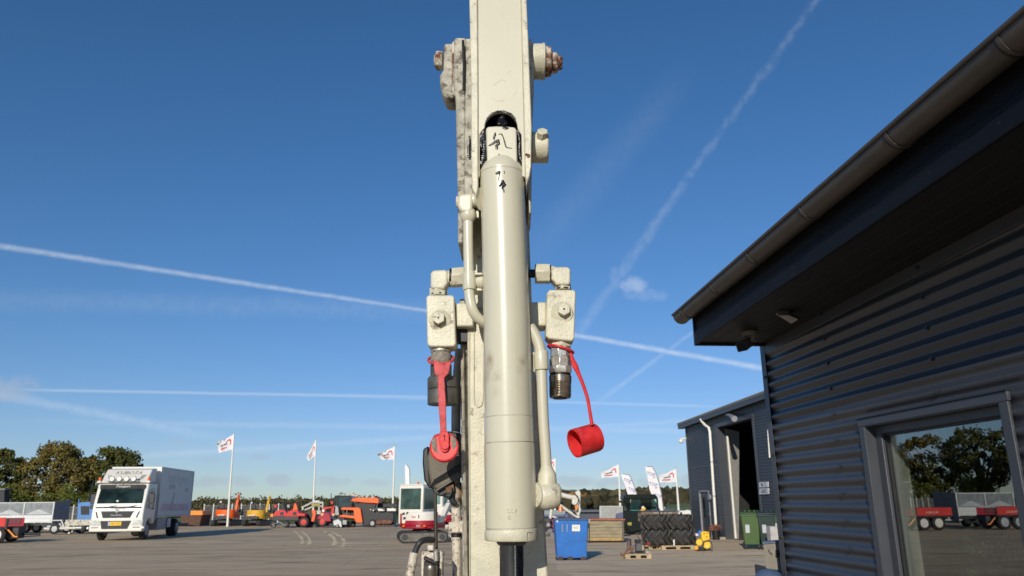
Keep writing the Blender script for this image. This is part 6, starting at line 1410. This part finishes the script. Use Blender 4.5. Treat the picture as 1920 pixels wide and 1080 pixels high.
# loading plate of timber with a rusty rim
f = gnd(1135, 1018); Yp = f.y; o = thing('timber_bin', 'large weathered timber faced bin with a rusty rim behind the blue skip', 'bin', at(1135, 1018, Yp).xy.to_3d())
tim = mat('grey_weathered_timber', (.30, .26, .18), .85, var=.25, vscale=2, stretch=(1, 1, 6), c2=(.38, .31, .19))
for k in range(6):
    y0_ = 977+k*6.2; PX().rect(1103, y0_, 1170, y0_+5.9, Yp, 1.4).build('plank', tim if k < 5 else mat('ochre_timber', (.40, .27, .11), .85, var=.2), o, bevel=.006)
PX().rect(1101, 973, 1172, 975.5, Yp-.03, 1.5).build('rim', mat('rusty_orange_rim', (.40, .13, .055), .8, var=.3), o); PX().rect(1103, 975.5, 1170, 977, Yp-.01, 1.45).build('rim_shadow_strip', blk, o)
for x in (1104, 1167): PX().rect(x, 976, x+2, 1016, Yp-.02, .04).build('corner_post', dgrey, o)
PX().rect(1103, 1014.5, 1170, 1018, Yp+.1, 1.3).build('base', blk, o)
# perforated panel
Yv = Yp+4; o = thing('perforated_screen', 'pale perforated screen behind the timber bin', 'screen', at(1145, 1010, Yv).xy.to_3d()); pan = mat('pale_screen', (.45, .45, .42), .5)
PX().rect(1124, 948.5, 1168, 973, Yv, .06).build('panel', pan, o, bevel=.03, seg=3); PX().rect(1127, 972, 1129, 1012, Yv, .06).build('leg', grey_m, o); PX().rect(1160, 972, 1162, 1012, Yv, .06).build('leg', grey_m, o)
hb = MB()
for i in range(16):
    for j in range(9):
        c = at(1128.5+i*2.4+(j % 2)*1.2, 951.5+j*2.3, Yv-.003)
        if c: hb.tube([c, c+V((0, .004, 0))], .7*mpp(c), 6)
q = hb.build('perforation', blk, o, smooth=0, kind='stuff')
PX().poly([(1157, 963), (1168, 961), (1168, 972), (1155, 972)], Yv-.4, .3).build('blue_grey_box', mat('muted_blue_plastic', (.10, .11, .20), .6), o)
# white crane / lift beyond the arm
Yw = Yp+8; o = thing('crane_arm_machine', 'off white folding crane machine showing above the blue skip', 'crane', at(1055, 1010, Yw).xy.to_3d()); cw = mat('crane_white', (.66, .63, .55), .4, var=.06)
PX().rod([(1040, 925, 5), (1065, 931, 4.5), (1082, 934, 4.5)], Yw, 10).build('boom', cw, o)
PX().poly([(1078, 921), (1087, 919), (1089, 925), (1088, 950), (1090, 956), (1086, 968), (1079, 969), (1082, 950), (1072, 944), (1073, 936), (1081, 930)], Yw-.1, .3).build('knuckle', cw, o, bevel=.04)
PX().rod([(1050, 947, 2.6), (1068, 960, 2.6), (1086, 971, 3)], Yw-.2, 8).build('ram', cw, o); PX().rod([(1034, 955, 3), (1032, 972, 3)], Yw, 8).build('stay', cw, o); PX().rod([(1036, 968, 2), (1046, 973, 2)], Yw, 8).build('stay', cw, o)
PX().rod(curve3([(1078, 926, .9), (1084, 933, 1), (1083, 943, 1), (1074, 952, 1), (1074, 960, 1), (1082, 965, 1)]), Yw-.35, 6).build('hose', blk, o)
PX().rod([(1045, 915, .6), (1066, 920, .6), (1082, 921, .6)], Yw, 6).build('cable', galv, o); PX().rod([(1062, 919, 1), (1081, 921, 1)], Yw-.1, 6).build('cable_cover', mat('blue_grey_cover', (.12, .17, .22), .5), o)
c = at(1051, 954, Yw-.3); MB().tube([c+V((0, 0, -.12)), c+V((0, 0, .12))], [.14, .10], 14).build('beacon', amber, o); PX().poly([(1078, 948), (1083, 946), (1083, 955), (1079, 958)], Yw-.42, .05).build('warning_label', org2, o)
c = at(1063, 968, Yw-.3); MB().ball(c, .16, 12).build('winch', mat('muted_blue_plastic', (.10, .11, .20), .6), o); PX().rect(1024, 972, 1092, 984, Yw+.2, 2).build('chassis', dgrey, o, bevel=.03)
for px in (1034, 1060, 1084): c = at(px, 990, Yw+.2); wheel(o, (c.x, Yw+.3, .45), .45, .3, (0, 1, 0), dgrey)
Ym = gnd(1030, 1006).y; o = thing('scrap_attachment', 'dull red and grey machine parts showing between the arm and the blue skip', 'machine part', at(1030, 1006, Ym).xy.to_3d())
PX().rect(1029, 974, 1045, 992, Ym+.5, .8).build('red_plate', mat('dull_maroon', (.20, .03, .05), .6), o, bevel=.02); PX().rect(1020, 972, 1032, 978, Ym, .8).build('beam', dgrey, o)
for x, y, r_ in ((1028, 984, 5), (1032, 996, 5.5), (1026, 1000, 4), (1036, 1002, 4.5)): c = at(x, y, Ym); MB().ball(c, r_*mpp(c), 10, (1, 1, 1), .5, 3).build('casting', grey_m, o)
PX().rect(1020, 1001, 1042, 1006.5, Ym, .6).build('pallet', dgrey, o)

# dark green tractor cab
f = gnd(1190, 1003); Yt = f.y; o = thing('dark_tractor', 'dark green tractor cab with pale glazed windows behind the big tyres', 'tractor', at(1195, 1003, Yt).xy.to_3d())
dgp = mat('black_green_paint', (.007, .012, .012), .35, spec=.25)
PX().poly([(1170, 930), (1174, 927), (1228, 926.5), (1233, 932), (1232, 936), (1170, 936)], Yt, 1.5).build('roof', dgp, o, bevel=.04, seg=3)
PX().poly([(1168, 958), (1232, 958), (1234, 974), (1210, 992), (1182, 1000), (1172, 988), (1165, 972)], Yt, 1.5).build('body', dgp, o, bevel=.05)
for pts in ([(1171, 934), (1167, 960)], [(1202, 934), (1202, 960)], [(1232, 934), (1234, 960)]): PX().rod([(x, y, 1.7) for x, y in pts], Yt-.02, 8).build('cab_pillar', dgp, o)
PX().rect(1171, 935, 1201, 959, Yt+.05, .02).build('windscreen', glassy('green_cab_glass', (.75, .88, .84), .03), o); PX().rect(1203, 935, 1232, 956, Yt+.05, .02).build('side_glass', glassy('green_cab_glass', (.75, .88, .84), .03), o)
pm = mat('pale_aqua_reflection_panel', (.33, .50, .46), .3, var=.2, vscale=2)
PX().poly([(1183, 936), (1200, 936), (1199, 955), (1190, 959), (1182, 956)], Yt+1.44, .02).build('rear_window', mat('pale_aqua_sky_reflection', (.50, .72, .66), .3, var=.15, vscale=2), o); PX().poly([(1222, 935), (1231, 935), (1232, 950), (1223, 950)], Yt+1.44, .02).build('rear_window', mat('pale_aqua_sky_reflection', (.50, .72, .66), .3, var=.15, vscale=2), o)  # pale panels behind the glass, sky reflection put into their colour
PX().poly([(1168, 936), (1182, 936), (1181, 958), (1168, 958)], Yt+1.4, .03).build('cab_back', dgrey, o); PX().poly([(1201, 936), (1222, 936), (1222, 958), (1201, 958)], Yt+1.4, .03).build('cab_back', dgrey, o)
PX().poly([(1203, 950), (1207, 949), (1209, 952), (1204, 954)], Yt-.3, .1).build('work_light', white_p, o); PX().poly([(1202, 954), (1211, 952), (1210, 956), (1204, 959)], Yt-.28, .1).build('light_bracket', yel_p, o); PX().poly([(1199, 957), (1203, 956), (1203, 962), (1200, 962)], Yt-.28, .1).build('side_marker', yel_p, o)
PX().rod([(1161, 940, 2.2), (1168, 942, 1)], Yt-.1, 8).build('mirror', blk, o); PX().poly([(1176, 980), (1184, 979), (1184, 985), (1178, 985)], Yt-.02, .03).build('label', mat('olive_yellow_paint', (.35, .30, .05), .5), o)
PX().poly([(1183, 992), (1202, 992), (1199, 1002), (1190, 1003)], Yt+.2, .8).build('axle', blk, o, bevel=.03)
for px in (1181, 1222): c = at(px, 985, Yt); wheel(o, (c.x, Yt+1.2, .50), .50, .4, (0, 1, 0), dgrey)

# big tyres lying in stacks, axes upright
def bigtyre(label, px, Y, z0, R_=.50, H=.50):
    p = at(px, 1010, Y); root = thing('tractor_tyre', label, 'tyre', (p.x, Y, z0), 'big tractor tyres stacked flat by the hall', world=False)
    prof = [(R_*.55, 0), (R_*.82, .01), (R_*.91, .05), (R_*.96, .13), (R_*.97, H/2), (R_*.96, H-.13), (R_*.91, H-.05), (R_*.82, H-.01), (R_*.55, H)]; N = 40; vs = []; fs = []
    for k in range(N):
        a = 2*math.pi*k/N; vs += [(math.cos(a)*r, math.sin(a)*r, z) for r, z in prof]
    n = len(prof)
    for k in range(N):
        for i in range(n): a = k*n+i; b = k*n+(i+1) % n; c = ((k+1) % N)*n+(i+1) % n; d = ((k+1) % N)*n+i; fs.append((a, d, c, b))
    MB().add(vs, fs).build('casing', tyre_m, root, smooth=50)
    tm = MB(); nl = 12
    for k in range(nl):
        for sg in (0, 1):
            a0 = 2*math.pi*(k+sg*.5)/nl; P_ = []
            for j in range(4):
                t = j/3; a = a0+t*.42; z = H/2+(t*.46*H+.01)*(1 if sg else -1); P_.append(V((math.cos(a)*(R_*(.985-.055*(t > .9))), math.sin(a)*(R_*(.985-.055*(t > .9))), z)))
            tm.tube(P_, .038, 4)
    tm.build('tread_lugs', lug_m, root, smooth=0); return root
Yt1 = gnd(1270, 1031).y
px1, px2 = 1231, 1277
bigtyre('big tractor tyre, lower one of the left stack', px1, Yt1+.5, .16); bigtyre('big tractor tyre, lower one of the right stack on the pallet', px2+1, Yt1+.52, .16)
bigtyre('big tractor tyre, upper one of the left stack', px1-1, Yt1+.56, .67); bigtyre('big tractor tyre, upper one of the right stack', px2-1, Yt1+.55, .67)
palm = mat('pale_pallet_wood', (.42, .32, .19), .8, var=.2, vscale=5)
def pallet(label, x0, x1, Y, dep, z0=0.):
    a, b = at(x0, 1030, Y).x, at(x1, 1030, Y).x; o = thing('pallet', label, 'pallet', ((a+b)/2, Y, z0), 'wooden pallets')
    for k in range(7): w = dep/7; MB().box(a, b, Y+k*w, Y+k*w+w*.72, z0+.118, z0+.14).build('deck_board', palm, o)
    for yy in (0, dep/2-.05, dep-.1):
        MB().box(a, b, Y+yy, Y+yy+.1, z0+.096, z0+.117).build('stringer_board', palm, o); MB().box(a, b, Y+yy, Y+yy+.1, z0, z0+.02).build('bottom_board', palm, o)
        for u in (0, .5, 1): xx = a+(b-a-.14)*u; MB().box(xx, xx+.14, Y+yy, Y+yy+.1, z0+.021, z0+.095).build('block', palm, o)
    return o
pallet('pallet under the right stack of tractor tyres', 1241, 1303, Yt1-.02, 1.5); pallet('pallet under the left stack of tractor tyres', 1200, 1239, Yt1+.35, 1.2)
# white tag on the tyre
solo('paper_tag', PX().poly([(1262, 1013), (1265, 1011), (1265, 1023), (1262, 1025), (1263, 1019)], Yt1-.02, .02), white_p, 'small white tags stuck upright at the right tyre stack', 'tag', at(1263, 1025, Yt1-.02))
# bricks on pallets on top of / behind the tyres
Ybk = Yt1+3.5; br_m = [mat('brown_block', (.24, .17, .12), .85, var=.3, vscale=6), mat('pale_block', (.36, .30, .23), .85, var=.3, vscale=6)]
for i, (x0, x1, lab) in enumerate(((1203, 1236, 'left pallet of brown blocks above the tyres'), (1238.5, 1272, 'right pallet of brown blocks above the tyres'))):
    a = at(x0, 972, Ybk); b = at(x1, 959.5, Ybk); o = thing('block_stack', lab, 'block stack', ((a.x+b.x)/2, Ybk, 0), 'stacked blocks behind the tyres'); rr = random.Random(i)
    nx_ = 9; nz_ = 3; w = (b.x-a.x)/nx_; h = (b.z-a.z)/nz_; pm_ = None
    for k in range(nx_):
        for j in range(nz_):
            RAW = True; q = V((a.x+w*(k+.5)-o.location.x, rr.uniform(-.01, .02), a.z+h*j))
            if pm_ is None: pm_ = MB().box(-w*.47, w*.47, 0, .9, 0, h*.93).build('block', br_m[0], o, bevel=.008); pm2 = None; pm_.location = q
            else:
                c_ = share(pm_, o, q)
                if rr.random() < .5: c_.material_slots[0].link = 'OBJECT'; c_.material_slots[0].material = br_m[1]
    RAW = False
    MB().box(a.x-.02, b.x+.02, Ybk-.02, Ybk+.95, b.z+.005, b.z+.04).build('top_board', dgrey, o); MB().box(a.x, b.x, Ybk, Ybk+.9, a.z-.12, a.z-.01).build('base_pallet', palm, o)
    for xx in (a.x+.1, b.x-.2): MB().box(xx, xx+.1, Ybk+.1, Ybk+.8, 0, a.z-.12).build('stand_leg', dgrey, o)
# pallet with parts
Yq = gnd(1195, 1048).y; pallet('pallet with rusty machine parts in front of the tyres', 1172, 1221, Yq, .8)
o = thing('machine_parts', 'dark rusty linkage parts and a small battery unit lying on the front pallet', 'machine parts', at(1195, 1040, Yq+.1).xy.to_3d()+V((0, 0, .14)), None)
PX().rod(curve3([(1163, 1037, 1.2), (1168, 1042, 1.6), (1173, 1036, 2), (1180, 1028, 2.6), (1186, 1035, 2.6)]), Yq-.02, 8).build('linkage', mat('rusty_brown_iron', (.18, .08, .05), .8, var=.4), o)
PX().rod([(1168, 1042, 1.4), (1172, 1046, 1.2)], Yq-.06, 6).build('chain', mat('rusty_brown_iron', (.18, .08, .05), .8, var=.4), o)
PX().rect(1177, 1013, 1183, 1030, Yq+.2, .2).build('upright', mat('pinkish_grey_iron', (.17, .12, .11), .7, var=.4), o, bevel=.01); PX().rect(1181.5, 1011, 1184, 1022, Yq+.1, .1).build('upright', blk, o); PX().rod([(1184, 1030, 3.5), (1187, 1022, 2.5)], Yq+.15, 8).build('casting', mat('pinkish_grey_iron', (.17, .12, .11), .7, var=.4), o)
PX().rect(1193, 1019, 1204, 1033, Yq+.15, .3).build('battery', mat('grey_battery_case', (.10, .10, .10), .5), o, bevel=.01); PX().rect(1192, 1012, 1202, 1018, Yq+.2, .25).build('black_box', blk, o, bevel=.01); PX().rect(1193, 1034, 1213, 1036, Yq+.1, .3).build('base_frame', blk, o)
PX().rod([(1213, 1019, 1.8), (1214.5, 1017, 2), (1215, 1024, 1.6)], Yq+.2, 8).build('red_handle', red_p, o); PX().rod([(1194, 1005, .8), (1203, 1014, .8), (1212, 1020, .7)], Yq+.3, 6).build('bent_rod', dgrey, o)
PX().rod([(1208, 1022, .9), (1209, 1035, .9)], Yq+.15, 6).build('stay', dgrey, o); PX().rod([(1216, 1022, .6), (1217, 1036, .6)], Yq+.15, 6).build('stay', dgrey, o)
for x in (1212, 1216): c = at(x, 1035.5, Yq-.02); MB().ring(c, (0, 1, 0), 1.6*mpp(c), .006, 12, 6).build('chain_ring', white_p, o)
# yellow pump on its wheels
Yy = gnd(1325, 1034).y; o = thing('motor_pump', 'yellow wheeled motor pump leaning by the right tyre stack', 'pump', at(1325, 1034, Yy).xy.to_3d())
PX().poly([(1315, 999), (1318, 996), (1330, 997), (1331, 1012), (1320, 1016), (1316, 1012)], Yy+.1, .3).build('tank', mat('bright_yellow_plastic', (.82, .52, .03), .4, var=.08), o, bevel=.03, seg=3)
PX().poly([(1321, 1017), (1332, 1015), (1333, 1026), (1327, 1030), (1320, 1027)], Yy, .25).build('engine_cover', mat('bright_yellow_plastic', (.82, .52, .03), .4, var=.08), o, bevel=.03, seg=3)
c = at(1311, 1017, Yy+.1); MB().tube([c, c+V((.06, .2, 0))], [6.0*mpp(c), 6.4*mpp(c)], 20).build('wheel', mat('bright_yellow_plastic', (.82, .52, .03), .4), o, bevel=.02); c = at(1306, 1027, Yy+.05); MB().ball(c, 4*mpp(c), 14, (1, .6, 1.1)).build('yellow_foot', mat('orange_yellow', (.75, .38, .02), .5), o)
PX().poly([(1308, 999), (1312, 994), (1318, 994), (1316, 999), (1313, 1007), (1309, 1008)], Yy+.3, .2).build('blue_cover', mat('cobalt_plastic', (.04, .13, .42), .4), o, bevel=.02); PX().poly([(1304, 1000), (1309, 1001), (1309, 1005), (1305, 1005)], Yy+.25, .1).build('pale_rag', offwhite, o)
for x, y in ((1320, 1000), (1326, 999.5), (1325, 1006)): c = at(x, y, Yy+.09); MB().tube([c, c+V((0, -.02, 0))], 1.2*mpp(c), 10).build('red_knob', red_p, o)
c = at(1325, 1023.5, Yy-.005); MB().tube([c, c+V((0, -.012, 0))], 1.3*mpp(c), 10).build('hub_cap', white_p, o)
PX().rod(curve3([(1318, 1033, 1), (1317, 1024, 1), (1320, 1016, 1), (1328, 1014, 1), (1334, 1018, 1), (1335, 1027, 1), (1333, 1033.5, 1)]), Yy-.03, 8).build('frame_tube', dgrey, o); PX().rect(1308, 1026, 1322, 1033.5, Yy+.05, .3).build('base', blk, o, bevel=.02)
# plant pot beside the hall
Yz2 = gnd(1343, 1012).y; pb_ = at(1343, 1012, Yz2); o = thing('planter', 'black pot with reddish dried flowers at the foot of the white down pipe', 'planter', pb_.xy.to_3d())
r_ = 8*mpp(pb_); MB().tube([pb_, pb_+V((0, 0, .38))], [r_*.8, r_], 20).build('pot', blk, o, bevel=.01); cl = [(pb_+V((random.uniform(-.22, .22), random.uniform(-.15, .15), random.uniform(.38, .58))), .09) for _ in range(26)]
leaves(cl, 26, .03, random.Random(2)).build('flowers', leafmat('dull_red_flowers', (.22, .075, .05), (.34, .15, .10)), o, smooth=0)
# wheeled bins
def wbin(label, px, py, Y, m, w=.56, h=1.05, rz=0., side=None, mark=True):
    p = at(px, py, Y); root = thing('wheeled_bin', label, 'wheelie bin', (p.x, Y, 0), 'wheelie bins beside the gate', rz, world=False)
    MB().prism([V((-w*.40, -w*.42, .16)), V((w*.40, -w*.42, .16)), V((w*.40, w*.42, .16)), V((-w*.40, w*.42, .16))], [V((-w*.5, -w*.52, h-.08)), V((w*.5, -w*.52, h-.08)), V((w*.5, w*.52, h-.08)), V((-w*.5, w*.52, h-.08))]).build('body', m, root, bevel=.03, seg=3)
    MB().box(-w*.54, w*.54, -w*.56, w*.58, h-.12, h-.06).build('rim', m, root, bevel=.015)
    MB().pyz([(-w*.57, h-.055), (w*.6, h-.055), (w*.6, h+.03), (w*.2, h+.08), (-w*.5, h+.02)], -w*.55, w*.55).build('lid', mat('dark_green_lid', (.028, .06, .02), .5) if m.name != 'dark_green_bin' else mat('dark_teal_lid', (.02, .035, .035), .5), root, bevel=.03, seg=3)
    for k in (-.25, 0, .25): MB().box(w*k-.03, w*k+.03, -w*.5, w*.5, h+.03, h+.075).build('lid_rib', m, root, bevel=.01)
    MB().tube([V((-w*.45, w*.66, h-.02)), V((w*.45, w*.66, h-.02))], .02, 8).build('handle', m, root)
    for x in (-w*.42, w*.42): wheel(root, (x, w*.38, .12), .12, .06, (1, 0, 0), dgrey); 
    if side: 
        for x in (-w*.36, w*.36): MB().tube([V((x, -w*.38, .16)), V((x, -w*.38, .06))], .03, 8).build('front_leg', dgrey, root)
    if mark: MB().box(-w*.30, -w*.08, -w*.535, -w*.50, .55, .82).build('sticker', mat('pale_sticker', (.45, .47, .48), .6), root)
    return root
gb_ = mat('green_bin_plastic', (.048, .100, .022), .42, var=.08); db_ = mat('dark_green_bin', (.014, .030, .026), .42, var=.08)
Yx = gnd(1413, 1031).y; wbin('bright green wheelie bin standing in front of the open workshop gate', 1411, 1031, Yx+.3, gb_, .62, 1.22, R(-14), True)
wbin('dark green wheelie bin right of the bright green one', 1440, 1030, Yx+.1, db_, .58, 1.20, R(-8), True)
wbin('second bright green wheelie bin, mostly hidden behind the office corner', 1462, 1028, Yx+1.4, gb_, .6, 1.18, R(-8), True)
Yn = Yx-1.6; o = thing('white_crate', 'grubby white crate standing behind the office corner, before the bins', 'crate', at(1455, 1036, Yn).xy.to_3d())
MB().box(at(1448, 1036, Yn).x, at(1475, 1036, Yn).x, Yn, Yn+.4, .0, at(1450, 987, Yn).z).build('body', mat('grubby_white', (.42, .40, .37), .7, var=.2, vscale=5), o, bevel=.02)
# vans and low roof beyond
Yv2 = 52; 
for i, (x0, x1, lab) in enumerate(((1272, 1291, 'white van parked far behind the tyres, the left one'), (1290, 1306, 'white van far behind, partly hidden by the hall corner'))):
    yy = Yv2+i*3; o = thing('parked_van', lab, 'van', at((x0+x1)/2, 990, yy).xy.to_3d(), 'white vans parked far behind')
    PX().poly([(x0, 984), (x0, 964), (x0+3, 958), (x1, 957), (x1, 984)], yy, 2).build('body', white_p, o, bevel=.08, seg=3); PX().rect(x0+9, 963, x0+15, 967, yy-.01, .02).build('blue_print', mat('cobalt_plastic', (.04, .13, .42), .4), o); PX().poly([(x0+1.5, 965), (x0+4, 960), (x0+7, 960), (x0+7, 965)], yy-.01, .02).build('side_window', glass_dark, o)
    for px in (x0+4, x1-4): c = at(px, 985, yy); wheel(o, (c.x, yy+.1, .33), .33, .2, (0, 1, 0), grey_m)
c = at(1289.5, 966, 50); o = thing('satellite_dish', 'round white dish showing above the tyres next to the hall', 'dish', c.xy.to_3d()); MB().tube([c, c+V((0, .04, 0)), c+V((0, .1, 0))], [.32, .28, .1], 22).build('reflector', white_p, o); MB().tube([V((c.x, 50.1, 0)), c+V((0, .1, 0))], .03, 8).build('mast', galv, o)
o = thing('plastic_tank', 'whitish caged tank top just left of the rightmost flagpole', 'tank', at(1242, 990, 46).xy.to_3d()); PX().rect(1235, 950, 1248, 986, 46, 1).build('body', mat('milky_plastic', (.55, .60, .64), .5, var=.15, vscale=8), o, bevel=.06)
for x in (1236.5, 1240, 1243.5, 1247): PX().rod([(x, 949.5, .4), (x, 987, .4)], 45.98, 6).build('cage_bar', galv, o)
o = thing('low_shed', 'long low dark grey roofed shed beyond the yard on the right', 'shed', at(1130, 980, 78).xy.to_3d())
PX().rect(1000, 960.5, 1262, 984, 78, 8).build('wall', mat('dull_blue_grey_wall', (.085, .09, .12), .8), o); PX().poly([(996, 961), (1266, 959), (1264, 955.5), (1000, 957.5)], 77.6, 9).build('roof', mat('blue_grey_low_roof', (.11, .115, .135), .7), o)
o = thing('long_trailer', 'pale low trailer side seen between the arm and the crane machine', 'trailer', at(1040, 985, 60).xy.to_3d()); PX().rect(1018, 957, 1060, 965, 60, 2).build('side', mat('teal_grey_side', (.22, .27, .27), .5), o); PX().rect(1018, 965, 1064, 969, 60, 2).build('stripe', mat('muted_blue_plastic', (.10, .11, .20), .6), o); PX().rect(1020, 969, 1062, 982, 60.2, 1.5).build('underframe', dgrey, o)
